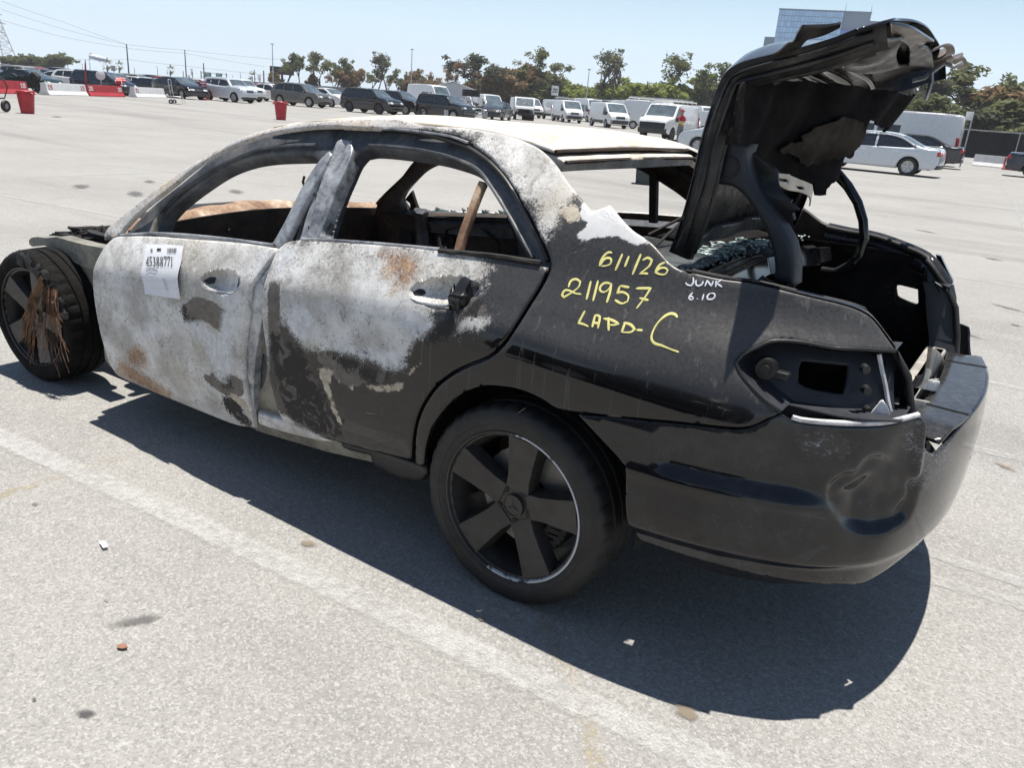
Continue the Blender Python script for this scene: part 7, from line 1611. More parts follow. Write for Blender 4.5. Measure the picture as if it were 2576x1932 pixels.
m = MB(); m.cyl((0, 0, 0), (0, 0, .62), .075, .07, 12); m.build('post_body', [M_YEL], root, deg=40); m = MB(); m.cyl((0, 0, .62), (0, 0, .95), .05, .04, 12); m.build('post_top', [M_BLACK], root, deg=40)

# ================================================================= wrecks among the vans
wx, wy = 43.0, -64.8
root = tag(empty('wrecked_van', (wx, wy, 0), math.radians(125)), 'wrecked white van with its nose torn off and engine bare', 'van')
m = MB(); m.prism([(-2.4, .5), (-2.4, 2.0), (.6, 2.06), (1.0, 1.95), (1.55, 1.3), (1.6, 1.1), (1.55, .6), (1.0, .45)], -.95, .95); m.build('van_body', [P_WHITE], root, deg=30)
m = MB(); m.prism([(.98, 1.93), (1.56, 1.32), (1.58, 1.36), (1.02, 1.95)], -.8, .8); m.build('windscreen', [M_GLASSL], root)
m = MB(); m.prism([(1.5, 1.28), (2.3, 1.16), (2.36, 1.02), (1.6, 1.12)], -.85, .85); m.build('bent_bonnet', [P_WHITE], root, deg=30)
m = MB(); m.box((1.9, 0, .68), (.7, 1.1, .6), bev=.08); m.box((2.3, .2, .5), (.3, 1.5, .2), bev=.03); rq = random.Random(4)
for k in range(14): m.tube([(1.7 + rq.uniform(0, .7), rq.uniform(-.8, .8), rq.uniform(.4, 1.05)) for j in range(3)], .03, 5)
m.build('engine', [M_CHAR], root, deg=40)
for s in (-.97, .97):
    m = MB(); m.prism([(.2, 1.15), (.25, 1.8), (.85, 1.8), (1.3, 1.25)], s - .01, s + .01); m.build('window', [M_GLASS], root)
    for x in (-1.6, 1.7): w = MB(); w.lathe([(.2, -.1), (.34, -.11), (.36, 0), (.34, .11), (.2, .1), (.001, .05)], 18, M=Matrix.Translation((x, s * .86, .36))); w.build('wheel', [M_RUBBER], root, deg=40)
root = tag(empty('burnt_truck_frame', (46.5, -61.5, 0), math.radians(150)), 'burnt truck frame of bare white bars with a black tank above', 'wreck')
m = MB(); rq = random.Random(14)
for s in (-.7, .7):
    m.tube([(-2, s, .7), (2, s, .7)], .07, 6); m.tube([(-.8, s, .7), (-.5, s, 1.7), (.6, s, 1.7), (1.2, s, 1.0), (1.9, s, .9)], .05, 6)
    for x in (-.2, .3, .8): m.tube([(x - .2, s, .8), (x + .2, s, 1.65)], .035, 5)
for x in (-1.8, -.5, .6, 1.9): m.tube([(x, -.7, .75), (x, .7, .75)], .05, 5)
m.build('bare_frame', [P_WHITE], root, deg=50)
m = MB(); m.cyl((-.9, 0, 1.75), (-.9, 0, 2.35), .85, .85, 22); m.build('black_tank', [M_CHAR], root, deg=40)
m = MB(); m.box((1.3, 0, .7), (.9, 1.0, .5), bev=.1)
for k in range(12): m.tube([(rq.uniform(-1, 2.2), rq.uniform(-.9, .9), rq.uniform(.3, 1.4)) for j in range(3)], .05, 5)
m.build('engine', [M_CHAR], root, deg=40)
for x in (-1.4, 1.5):
    for s in (-.8, .8): w = MB(); w.lathe([(.2, -.1), (.38, -.12), (.4, 0), (.38, .12), (.2, .1), (.001, .05)], 18, M=Matrix.Translation((x, s, .4))); w.build('wheel', [M_RUBBER], root, deg=40)
c = [(42.806, -65.198)][0]; root = tag(empty('black_tub', (c[0], c[1], 0), .6), 'black open tub in front of the wrecked white van', 'tub')
m = MB(); m.prism([(-.5, 0), (.5, 0), (.6, .9), (-.6, .9)], -.4, .4); m.build('tub_body', [M_BLACK], root); m = MB(); m.box((0, 0, .92), (1.26, .9, .06), bev=.02); m.build('tub_rim', [M_BLACK], root, deg=40)

# ladder racks and ladders on the vans
def rack(v, x0, x1, z, w, mat, ladders, label):
    root = tag(empty('roof_rack', v.location + Vector((0, 0, 0)), v.rotation_euler.z), label, 'roof rack', 'racks and ladders on the van roofs')
    m = MB()
    for s in (-w, w): m.tube([(x0, s, z + .18), (x1, s, z + .18)], .03, 5)
    for k in range(5): x = x0 + (x1 - x0) * k / 4; m.tube([(x, -w, z), (x, -w, z + .2), (x, w, z + .2), (x, w, z)], .025, 5)
    m.build('rack_frame', [mat], root, deg=50)
    for q in range(ladders):
        y = -w * .6 + q * w * 1.1; m = MB()
        for s in (-.2, .2): m.box(((x0 + x1) / 2 + .2, y + s, z + .27), (x1 - x0 + .3, .04, .08))
        for k in range(10): m.box((x0 + (x1 - x0) * (k + .7) / 10, y, z + .27), (.04, .4, .04))
        m.build('ladder', [M_GALV], root)
for o in [o for o in COL.objects if o.get('category') == 'van' and o.parent is None]:
    l = o['label']
    if l.startswith('long nosed'): rack(o, -2.2, 1.0, 2.1, .78, M_BARWHITE, 2, 'white ladder rack on the long nosed van')
    if 'with ladders' in l: rack(o, -2.6, 1.0, 2.56, .75, M_BARWHITE, 2, 'white ladder rack on the tall van behind the long nosed van')
    if 'black roof rack' in l: rack(o, -2.6, .9, 2.56, .8, M_BLACK, 0, 'black rack on the tall van behind the cargo vans')
    if 'second from the left' in l: rack(o, -2.2, .6, 2.12, .75, M_GALV, 1, 'steel rack with a ladder on the left cargo van')
    if 'left of the tall white van' in l: rack(o, -2.2, .6, 2.12, .75, M_GALV, 0, 'low empty steel rack on the cargo van left of the tall van')

# ================================================================= people
M_SKIN = plain('skin', (0.30, 0.17, 0.11), 0.55, vary=0.1); M_JEAN = plain('grey_trousers', (0.13, 0.14, 0.155), 0.85); M_SHIRT = plain('red_shirt', (0.36, 0.03, 0.05), 0.8); M_DARKSH = plain('dark_shirt', (0.02, 0.02, 0.025), 0.8); M_VEST = plain('hi_vis_yellow', (0.50, 0.62, 0.06), 0.7); M_HAIR = plain('dark_hair', (0.015, 0.012, 0.010), 0.6)
def skin_mesh(name, joints, bones, mat, parent, root=0):
    """one continuous surface grown along a chain of joints with a radius at each"""
    me = bpy.data.meshes.new(name); me.from_pydata([j[:3] for j in joints], bones, []); me.update()
    o = bpy.data.objects.new(name, me); COL.objects.link(o); o.parent = parent; me.materials.append(mat)
    o.modifiers.new('skin', 'SKIN'); o.modifiers['skin'].use_smooth_shade = True
    for i, j in enumerate(joints):
        s = me.skin_vertices[0].data[i]; s.radius = (j[3], j[4] if len(j) > 4 else j[3]); s.use_root = i == root
    m = o.modifiers.new('sub', 'SUBSURF'); m.levels = 2; m.render_levels = 2
    return o
def person(c, rz, label, shirt, arms_up):
    root = tag(empty('person', (c[0], c[1], 0), math.radians(rz)), label, 'person', 'lot workers')
    J = [(0, 0, .95, .15, .12), (0, 0, 1.12, .145, .105), (0, 0, 1.32, .18, .12), (0, 0, 1.46, .10, .08), (0, .0, 1.53, .055), (0.01, 0, 1.60, .07, .08), (0.012, 0, 1.70, .085, .105), (0.005, 0, 1.77, .06, .075)]
    E = [(i, i + 1) for i in range(7)]
    def add(js, at0):
        p = at0
        for j in js: J.append(j); E.append((p, len(J) - 1)); p = len(J) - 1
        return p
    for s in (1, -1):
        add([(0, s * .10, .88, .09), (0.02, s * .10, .50, .062), (0.0, s * .105, .30, .058), (-.02, s * .11, .09, .04), (.10, s * .12, .04, .038)], 0)
        if arms_up: h = add([(0, s * .19, 1.42, .062), (0.06, s * .25, 1.17, .045), (.24, s * .12, 1.16, .036), (.30, s * .07, 1.19, .030)], 3)
        else: h = add([(0, s * .19, 1.42, .062), (-.02, s * .25, 1.15, .045), (.05, s * .26, .90, .036), (.07, s * .25, .83, .032)], 3)
        hx, hy, hz = J[h][:3]; d = (1, -s * .3, .2) if arms_up else (.1, 0, -1)
        for k in range(4): add([(hx + d[0] * .05 + (0 if arms_up else .02 * (k - 1.5)), hy + d[1] * .05 + (.02 * (k - 1.5) if arms_up else 0), hz + d[2] * .05, .010), (hx + d[0] * .09, hy + d[1] * .09 + (.018 * (k - 1.5) if arms_up else 0), hz + d[2] * .08 - .01, .008)], h)
        add([(hx + d[0] * .03, hy - s * .03, hz + .03, .011), (hx + d[0] * .06, hy - s * .035, hz + .04, .009)], h)
    skin_mesh('body', J, E, M_SKIN, root)
    T = [(0, 0, .98, .155, .125), (0, 0, 1.14, .155, .118), (0, 0, 1.33, .19, .13), (0, 0, 1.455, .11, .09)]; TE = [(0, 1), (1, 2), (2, 3)]
    for s in (1, -1):
        T.append((0, s * .20, 1.42, .075)); TE.append((3, len(T) - 1)); T.append((.045 if arms_up else -.015, s * .245, 1.22, .06)); TE.append((len(T) - 2, len(T) - 1))
    skin_mesh('shirt', T, TE, shirt, root)
    Q = [(0, 0, 1.0, .16, .13), (0, 0, .92, .165, .135)]; QE = [(0, 1)]
    for s in (1, -1):
        b = len(Q); Q.extend([(0, s * .10, .84, .105), (.02, s * .10, .50, .078), (0, s * .105, .28, .07), (-.01, s * .11, .10, .062)]); QE.extend([(1, b), (b, b + 1), (b + 1, b + 2), (b + 2, b + 3)])
    skin_mesh('trousers', Q, QE, M_JEAN, root)
    skin_mesh('safety_vest', [(0, 0, 1.0, .168, .138), (0, 0, 1.14, .168, .13), (0, 0, 1.22, .18, .138)], [(0, 1), (1, 2)], M_VEST, root)
    m = MB(); m.box((.105, 0, 1.685), (.03, .03, .04), bev=.01); m.build('nose', [M_SKIN], root, deg=60)
    m = MB(); m.lathe([(.001, 1.835), (.06, 1.825), (.10, 1.78), (.115, 1.72), (.10, 1.72)], 18, axis='Z', M=Matrix.Translation((-.01, 0, 0))); m.prism([(.06, -.08), (.19, -.06), (.19, .06), (.06, .08)], 1.735, 1.75, axis='Z'); m.build('cap', [M_SHIRT if arms_up else M_HAIR], root, deg=50)
    for s in (1, -1): m = MB(); m.box((.05, s * .12, .04), (.27, .10, .08), bev=.03); m.build('shoe', [M_BLACK], root, deg=50)
    return root
pc = [(16.504, -39.842)][0]
person(pc, 160, 'person in a red shirt and yellow safety vest holding papers beside the long nosed van', M_SHIRT, True)
person((15.6, -44.2), 110, 'person in a yellow safety vest behind the pale blue white car', M_VEST, False)
root = tag(empty('clipboard', (pc[0] + .42 * math.cos(math.radians(160)), pc[1] + .42 * math.sin(math.radians(160)), 1.17), math.radians(160)), 'white papers held in both hands by the person in the red shirt', 'papers')
m = MB(); m.box((0, 0, .02), (.20, .24, .012), 0, Matrix.Rotation(-.5, 4, 'Y')); m.build('paper_pad', [M_PAPER], root)
c = [(17.481, -41.505)][0]; root = tag(empty('traffic_cone', (c[0] - .1, c[1] - .4, 0)), 'pink red traffic cone between the worker and the van wheel', 'cone')
m = MB(); m.box((0, 0, .02), (.36, .36, .04), bev=.01); m.build('cone_base', [M_BLACK], root); m = MB(); m.lathe([(.15, .04), (.03, .72), (.001, .73)], 18, axis='Z'); m.build('cone_body', [M_REDPLAST], root, deg=40); m = MB(); m.lathe([(.105, .32), (.075, .48), (.072, .48), (.10, .32)], 18, axis='Z', close=True); m.build('cone_stripe', [M_BARWHITE], root, deg=40)
root = tag(empty('tarpaulin', (15.0, -46.4, 0), .4), 'tall folded blue tarpaulin hanging beside the long nosed van', 'tarpaulin')
m = MB(); m.prism([(-.22 + .05 * math.sin(k * 2), -.12 + .24 * (k % 2)) for k in range(0, 1)] + [(-.25, -.05), (-.1, -.12), (.05, -.06), (.2, -.12), (.24, .08), (.05, .04), (-.12, .1), (-.25, .06)], .3, 1.75, axis='Z'); m.build('folded_sheet', [plain('blue_tarp', (0.03, 0.09, 0.30), 0.5)], root); m = MB(); m.cyl((0, 0, 0), (0, 0, 1.8), .03, .03, 8); m.build('tarp_post', [M_GALV], root)
# ================================================================= trees
def leaf_mat(name, a, b, c):
    t = NT(name)
    oi = t.n('ObjectInfo')
    n = t.noise(0.55, 4.0, 0.7); n2 = t.noise(3.5, 2.0)
    col = t.mix(t.step(n, 0.36, 0.62), a, b); col = t.mix(t.math('MULTIPLY', t.step(n2, 0.5, 0.75), 0.7), col, c)
    col = t.mix(t.math('MULTIPLY', oi.outputs['Random'], 0.35), col, a)
    t.set(Base_Color=col, Roughness=0.7); t.b.inputs['Specular IOR Level'].default_value = 0.25
    tl = t.n('BsdfTranslucent'); t.l(col, tl.inputs[0]); mx = t.n('MixShader'); mx.inputs[0].default_value = 0.42
    out = next(q for q in t.t.nodes if q.type == 'OUTPUT_MATERIAL'); t.l(t.b.outputs[0], mx.inputs[1]); t.l(tl.outputs[0], mx.inputs[2]); t.l(mx.outputs[0], out.inputs[0])
    return t.m
L_DARK = leaf_mat('dark_eucalypt_leaves', (0.065, 0.072, 0.048), (0.115, 0.12, 0.08), (0.17, 0.14, 0.10))
L_BROWN = leaf_mat('browning_leaves', (0.19, 0.14, 0.075), (0.30, 0.19, 0.105), (0.22, 0.19, 0.09))
L_GREEN = leaf_mat('bright_green_leaves', (0.16, 0.21, 0.05), (0.30, 0.33, 0.085), (0.40, 0.37, 0.13))
L_OLIVE = leaf_mat('olive_leaves', (0.11, 0.125, 0.055), (0.19, 0.20, 0.09), (0.25, 0.225, 0.11))
M_BARK = plain('grey_bark', (0.085, 0.07, 0.06), 0.9, vary=0.35, scale=3)
TREES = {}
def tree_proto(key, h, spread, base, clumps, seed, per=46, lean=0.0, size=0.26, sparse=0.5):
    """trunk with limbs in one mesh, a crown of leaf sprays round the limb ends in another"""
    r = random.Random(seed); m = MB(); tips = []
    def limb(p, d, L, rad, lv):
        pts = [p]; q = Vector(p); dd = Vector(d).normalized()
        for k in range(4):
            dd = (dd + Vector((r.gauss(0, .13), r.gauss(0, .13), r.gauss(.03, .07)))).normalized(); q = q + dd * L / 4; pts.append(tuple(q))
        m.tube(pts, [rad * (1 - .16 * i) for i in range(5)], 6 if lv < 2 else 4)
        if lv == 2 or L < h * .10: tips.append(pts[-1]); tips.append(pts[3]); return
        n = r.randint(3, 4) if lv == 0 else r.randint(2, 3)
        for k in range(n):
            s = Vector(pts[r.choice((2, 3, 4, 4))]) if k else Vector(pts[-1]); a = r.uniform(0, 6.28)
            e = Vector((math.cos(a) * spread, math.sin(a) * spread, r.uniform(.35, 1.0)))
            limb(tuple(s), dd * .5 + e, L * r.uniform(.5, .75), rad * .55, lv + 1)
    limb((0, 0, 0), (lean, 0, 1), h * base, h * .022, 0)
    while len(tips) < clumps: p = r.choice(tips); tips.append((p[0] + r.gauss(0, h * .05), p[1] + r.gauss(0, h * .05), p[2] + r.gauss(0, h * .05)))
    v = []; f = []
    for (x, y, z) in tips[:clumps]:
        rx = h * r.uniform(.045, .085); rz = rx * r.uniform(.6, .95)
        for k in range(int(per * r.uniform(1 - sparse, 1))):
            a, b = r.uniform(0, 6.28), math.acos(r.uniform(-1, 1)); q = r.random() ** .45
            c = Vector((x + rx * q * math.sin(b) * math.cos(a), y + rx * q * math.sin(b) * math.sin(a), z + rz * q * math.cos(b)))
            u = Vector((r.gauss(0, 1), r.gauss(0, 1), r.gauss(-.5, .8))).normalized(); w = u.orthogonal().normalized(); w.rotate(Matrix.Rotation(r.uniform(0, 6.28), 3, u)); s = size * r.uniform(.6, 1.3)
            i = len(v); v += [tuple(c - u * s), tuple(c + w * s * .38), tuple(c + u * s), tuple(c - w * s * .38)]; f.append((i, i + 1, i + 2, i + 3))
    T = empty('eucalyptus_tree'); m.build('trunk', [M_BARK], T, smooth=True); mobj('crown', v, f, [L_DARK], T, smooth=False)
    TREES[key] = [T, False, max(q[2] for q in v)]
tree_proto('tall', 10.0, 0.55, 0.42, 46, 3, 60)
tree_proto('umbrella', 10.0, 0.95, 0.50, 40, 8, 60)
tree_proto('bushy', 8.0, 0.95, 0.22, 90, 15, 70)
tree_proto('airy', 12.0, 0.55, 0.42, 40, 23, 44, sparse=0.8)
tree_proto('shrubby', 6.0, 1.2, 0.14, 80, 31, 70)
tree_proto('slim', 9.0, 0.28, 0.45, 26, 44, 46)
def tree(key, x, y, h, mat, rz, label, z=0.0, wide=1.0):
    wide = wide * 1.25
    T, used, top = TREES[key]
    if used: c = copy_tree(T)
    else: c = T; TREES[key][1] = True
    s = h / top
    c.location = (x, y, z); c.rotation_euler = (0, 0, rz); c.scale = (s * wide, s * wide, s)
    for o in kids(c):
        if o.name.startswith('crown'): o.material_slots[0].link = 'OBJECT'; o.material_slots[0].material = mat
    c.name = 'eucalyptus_tree' if mat is not L_GREEN else 'broadleaf_tree'
    return tag(c, label, 'tree', 'trees along the far edge of the lot')
TL = [(145.99, -125.23, 2.01), (144.12, -127.35, 2.1), (140.89, -130.87, 2.07), (138.61, -133.25, 2.05), (137.25, -134.64, 2.2), (134.97, -136.89, 2.17), (132.34, -139.42, 2.18), (129.95, -141.62, 2.29), (128.47, -142.95, 2.3), (126.76, -144.45, 2.47), (124.71, -146.21, 2.67), (122.95, -147.68, 2.84), (147.13, -123.91, 1.88), (142.29, -129.37, 2.44)]
for (x, y, z), (k, top, mt, wd, lab) in zip(TL, [('tall', 8.3, L_OLIVE, 1.0, 'tree with a dense top right of the dark billboard'), ('slim', 7.8, L_DARK, .9, 'thin leaning tree right of the billboard tree'), ('tall', 9.0, L_OLIVE, 1.1, 'tree with a round crown on a bare trunk above the grey brown crossover'),
        ('tall', 8.4, L_OLIVE, .9, 'dark tree behind the white sedan and the black crossover'), ('bushy', 6.8, L_BROWN, .8, 'brown tree above the rear of the black crossover'), ('airy', 6.3, L_BROWN, .9, 'thin brown tree left of the two tall trees'), ('airy', 9.4, L_OLIVE, .9, 'left one of the two tall trees above the black crossover'),
        ('airy', 10.2, L_DARK, 1.0, 'tallest tree of the left stretch above the dark grey crossover'), ('tall', 7.0, L_OLIVE, .8, 'short tree right of the tallest one'), ('bushy', 5.7, L_BROWN, .8, 'round brown tree left of the lamp pole'), ('tall', 7.4, L_BROWN, .9, 'brown tree right of the lamp pole'), ('bushy', 5.9, L_BROWN, 1.0, 'brown tree at the right end of the left stretch'),
        ('shrubby', 4.3, L_BROWN, .8, 'low tree in front of the billboard'), ('shrubby', 4.4, L_BROWN, .7, 'low thin tree left of the round crowned tree')]):
    tree(k, x, y, top, mt, x * 1.7, lab, 0, wd)
TM = [(99.35, -128.12, 3.52), (95.83, -130.76, 3.62), (93.44, -132.46, 3.83), (91.62, -133.72, 3.77), (88.75, -135.62, 3.79), (86.28, -137.2, 4), (85.14, -137.9, 4.1), (82.29, -139.61, 4.11), (79.95, -140.96, 4.08), (78.15, -141.96, 4.23), (76.33, -142.94, 4.38), (75.45, -143.4, 4.22), (70.29, -146, 4.63), (67.47, -147.32, 4.85), (65.71, -148.11, 4.76), (63.07, -149.25, 4.74), (60.21, -150.43, 4.73), (58.11, -151.25, 4.66), (55.8, -152.12, 4.61)]
for (x, y, z), (k, top, mt, wd, lab) in zip(TM, [('umbrella', 8.6, L_BROWN, .8, 'tree with an umbrella crown above the white tent'), ('tall', 9.9, L_DARK, 1.3, 'broad dark tree right of the umbrella tree'), ('bushy', 8.0, L_BROWN, 1.1, 'rusty brown tree beside the broad dark tree'), ('bushy', 7.2, L_BROWN, 1.1, 'brown tree behind the burnt truck frame'),
        ('bushy', 9.3, L_BROWN, 1.0, 'olive brown tree behind the wrecked white van'), ('bushy', 9.0, L_OLIVE, 1.1, 'olive tree below the high pine like crown'), ('umbrella', 12.2, L_OLIVE, .9, 'highest flat crowned tree above the white 20 sign'), ('bushy', 6.0, L_GREEN, 1.0, 'yellow green tree right of the white 20 sign'), ('bushy', 5.6, L_GREEN, .9, 'bright green tree behind the left cargo van'),
        ('airy', 12.6, L_DARK, 1.1, 'sparse tall tree left of the palm'), ('airy', 7.2, L_OLIVE, .9, 'short sparse tree beside the palm'), ('shrubby', 4.6, L_GREEN, 1.0, 'green shrub like tree under the palm'), ('bushy', 8.0, L_GREEN, 1.3, 'big bright green tree right of the palm'), ('airy', 13.0, L_OLIVE, 1.2, 'sparse tall tree rising over the bright green tree'),
        ('bushy', 8.6, L_GREEN, 1.0, 'bright green tree behind the tall van with ladders'), ('bushy', 6.6, L_OLIVE, 1.0, 'olive tree behind the long nosed van'), ('slim', 9.6, L_GREEN, 1.2, 'slim pale green tree behind the long nosed van'), ('tall', 11.6, L_OLIVE, 1.1, 'tall olive tree left of the open boot lid'), ('bushy', 9.0, L_OLIVE, 1.0, 'dense tree partly hidden by the open boot lid')]):
    tree(k, x, y, top, mt, x * 2.3, lab, 0, wd)
for i in range(len(TM) - 1):
    q, q2 = TM[i], TM[i + 1]
    for k, (kk, hh) in enumerate((('shrubby', 4.8), ('bushy', 6.6))):
        w_ = .3 + .4 * k; mt_ = (L_BROWN, L_OLIVE, L_BROWN, L_OLIVE)[(i + k) % 4] if i < 6 else (L_GREEN, L_OLIVE, L_GREEN, L_OLIVE)[(i + k) % 4]
        tree(kk, q[0] * (1 - w_) + q2[0] * w_ + 3 + 2 * k, q[1] * (1 - w_) + q2[1] * w_ - 5 - 3 * k, hh + .5 * math.sin(i * 2.1), mt_, i * 1.3 + k, ('%s from the left of the low bushy trees behind the vans', '%s from the left of the rounded trees filling the belt behind the vans')[k] % ORD[i], 0, 1.2)
for i in range(2, 11):
    q, q2 = TL[i], TL[i + 1]; tree(('airy', 'slim', 'tall')[i % 3], (q[0] + q2[0]) / 2 + 4, (q[1] + q2[1]) / 2 - 5, 5.8 + 1.3 * math.sin(i * 1.7), (L_BROWN, L_OLIVE)[i % 2], i * 1.9, '%s from the left of the smaller trees above the black cars' % ORD[i - 2], 0, 1.0)
TR = [(17.12, -115.86, 4.28), (14.96, -116.18, 4.43), (12.61, -116.47, 4.41), (9.61, -116.78, 4.43), (8.08, -116.91, 4.54), (6.31, -117.03, 4.29), (4.57, -117.12, 4.05), (10.39, -116.71, 4)]
for (x, y, z), (k, top, mt, wd, lab) in zip(TR, [('tall', 8.5, L_DARK, 1.2, 'dark tree seen right of the torn lid'), ('tall', 9.2, L_DARK, 1.0, 'dark leaning tree right of the torn lid tip'), ('airy', 9.0, L_DARK, 1.0, 'thin trunked tree over the tall white van'), ('tall', 10.6, L_OLIVE, 1.3, 'large olive tree at the upper right'), ('bushy', 6.0, L_OLIVE, 1.1, 'low dark tree right of the large olive tree'),
        ('bushy', 9.3, L_BROWN, 1.2, 'brown olive tree at the right edge'), ('bushy', 8.6, L_OLIVE, 1.2, 'dense tree cut off by the right edge'), ('shrubby', 5.2, L_GREEN, 1.3, 'dark green hedge like tree above the black fence')]):
    tree(k, x, y, top, mt, x * 1.1, lab, 0, wd)
for k in range(7):
    q = TR[2]; tree('shrubby', 30 - k * 5.5, -104 + k * .3, 5.0 + (k % 2), L_OLIVE if k % 2 else L_DARK, k * 2.0, '%s from the left of the dark bushy trees close behind the black fence' % ORD[k], 0, 1.5)
FT = [(232.93, -110.44, 0.43), (231.7, -112.95, 0.5), (230.65, -115.05, 0.39), (229.71, -116.87, 0.55), (228.69, -118.83, 0.58), (233.9, -108.4, 0.4)]
for k, ((x, y, z), (h, w)) in enumerate(zip(FT, [(3.6, 1.2), (4.4, 1.2), (4.5, 1.2), (4.1, 1.1), (5.6, 1.2), (3.8, 1.1)])):
    tree('bushy', x, y, h, L_GREEN if h > 7 else L_OLIVE, x, '%s from the left of the round trees beyond the motorway wall' % ORD[(k + 1) % 6], 0, w)

# palms
def palm(x, y, h, label, skirt=True, s=1.0):
    root = tag(empty('palm_tree', (x, y, 0)), label, 'palm tree', 'palms on the skyline')
    r = random.Random(int(h * 10)); m = MB(); m.tube([(0, 0, 0), (.1, 0, h * .5), (0, 0, h)], [.22 * s, .17 * s, .17 * s], 7); m.build('trunk', [M_BARK], root, smooth=True)
    if skirt:
        v = []; f = []
        for k in range(240):
            a = r.uniform(0, 6.28); z = h - r.uniform(.2, 3.6); q = (.55 + .35 * math.sin((h - z) / 3.6 * 3.1)) * s; i = len(v); w = r.uniform(.05, .12)
            v += [(math.cos(a) * q * .7, math.sin(a) * q * .7, z + .3), (math.cos(a + w) * q * 1.3, math.sin(a + w) * q * 1.3, z - .5), (math.cos(a - w) * q * 1.3, math.sin(a - w) * q * 1.3, z - .55)]; f.append((i, i + 1, i + 2))
        tag(mobj('dead_fronds', v, f, [plain('dead_frond', (0.085, 0.065, 0.045), 0.9)], root, smooth=False), kind='stuff')
    v = []; f = []
    for k in range(44):
        a = r.uniform(0, 6.28); el = r.uniform(-.7, 1.3); L = r.uniform(1.3, 1.9) * s
        for j in range(9):
            b = (j - 4) * .16; d = Vector((math.cos(a + b) * math.cos(el), math.sin(a + b) * math.cos(el), math.sin(el))); p = Vector((0, 0, h)) + Vector((math.cos(a) * math.cos(el), math.sin(a) * math.cos(el), math.sin(el))) * L * .5; e = p + d * L * .55 - Vector((0, 0, .15)); sd = d.cross(Vector((0, 0, 1))).normalized() * .05
            i = len(v); v += [tuple(p - sd), tuple(p + sd), tuple(e)]; f.append((i, i + 1, i + 2))
    tag(mobj('fronds', v, f, [L_OLIVE], root, smooth=False), kind='stuff')
PM = [(65.28, -126.15, 9.04)][0]; palm(PM[0], PM[1], PM[2], 'fan palm with a thick skirt of dead fronds above the vans', True, 1.0)
palm(PM[0] + 2.2, PM[1] + .6, PM[2] - 1.3, 'slender dark palm just left of the skirted fan palm', False, .6)
for q, lab in zip([(222.73, -129.48, 2.86), (221.21, -132.02, 1.81), (214.19, -142.97, 2.2), (201.06, -160.7, 3.11)], ('dark palm standing below the nose of the airship', 'short palm left of the leaning utility pole', 'small palm left of the green motorway signs', 'small palm right of the green motorway signs')):
    palm(q[0], q[1], max(3, q[2]), lab, False, 1.0 if 'dark' not in lab else 1.2)

# ================================================================= motorway wall, signs, poles, lines, tower, airship
WPT = [(77.44, -33.756)]
M_CONC = plain('grey_motorway_concrete', (0.20, 0.205, 0.215), 0.85, vary=0.15, scale=.2)
wl = [(330, -70), (205, -70), (165, -95), (150, -112), (135, -131), (112, -150), (85, -166)]
root = tag(empty('motorway_wall', (0, 0, 0)), 'long grey concrete motorway wall along the skyline behind the parked rows', 'wall')
wh = [1.2, 1.05, 1.30, 1.55, 1.95, 2.1, 2.1]
for i in range(len(wl) - 1):
    a, b = wl[i], wl[i + 1]; d = Vector((b[0] - a[0], b[1] - a[1], 0)); n = Vector((-d.y, d.x, 0)).normalized() * .15
    v = []
    for p, h in ((a, wh[i]), (b, wh[i + 1])):
        for sgn in (1, -1): v += [(p[0] + n.x * sgn, p[1] + n.y * sgn, 0), (p[0] + n.x * sgn, p[1] + n.y * sgn, h)]
    mobj('wall_panel', v, [(0, 1, 5, 4), (2, 6, 7, 3), (1, 3, 7, 5), (0, 4, 6, 2), (0, 2, 3, 1), (4, 5, 7, 6)], [M_CONC], root, smooth=False)
M_SIGNG = plain('green_sign', (0.01, 0.17, 0.15), 0.5)
GS = [(241.96, -173.05, 3.06), (237.23, -179.41, 3.31), (241.28, -173.98, 3.51), (240.15, -175.53, 2.26), (239.32, -176.65, 3.5), (238.17, -178.18, 2.32)]
gd = math.atan2(GS[1][1] - GS[0][1], GS[1][0] - GS[0][0]); gL = math.hypot(GS[1][1] - GS[0][1], GS[1][0] - GS[0][0])
root = tag(empty('sign_gantry', (GS[0][0], GS[0][1], 0), gd), 'motorway gantry carrying two green direction signs', 'gantry')
zt = GS[2][2]
for x in (0, gL): m = MB(); m.box((x, 0, zt / 2 + .1), (.3, .3, zt + .3)); m.build('gantry_post', [M_POLE], root)
for z in (zt - .1, zt - 1.5): m = MB(); m.box((gL / 2, 0, z), (gL, .15, .12)); m.build('gantry_beam', [M_POLE], root)
for k, x in enumerate((gL * .27, gL * .70)):
    z = GS[2 + 2 * k][2]; m = MB(); m.box((x, -.2 if math.sin(gd) < 0 else .2, z - .75), (gL * .255, .08, 1.55)); sg = m.build('sign_board', [M_SIGNG], root)
    m = MB()
    for j in range(3): m.box((x - .2 + .1 * j, -.26 if math.sin(gd) < 0 else .26, z - .35 - j * .4), (gL * .16 - j * .2, .02, .14))
    tag(m.build('sign_lettering', [M_BARWHITE], root), kind='stuff')
BB = [(151.97, -125.94, 5.29), (148.54, -129.91, 5.59), (148.56, -129.89, 3.99), (152, -125.9, 3.63)]
bd = math.atan2(BB[1][1] - BB[0][1], BB[1][0] - BB[0][0]); bL = math.hypot(BB[1][1] - BB[0][1], BB[1][0] - BB[0][0])
root = tag(empty('billboard', (BB[0][0], BB[0][1], 0), bd), 'dark back of a billboard standing among the thin trees at the left', 'billboard')
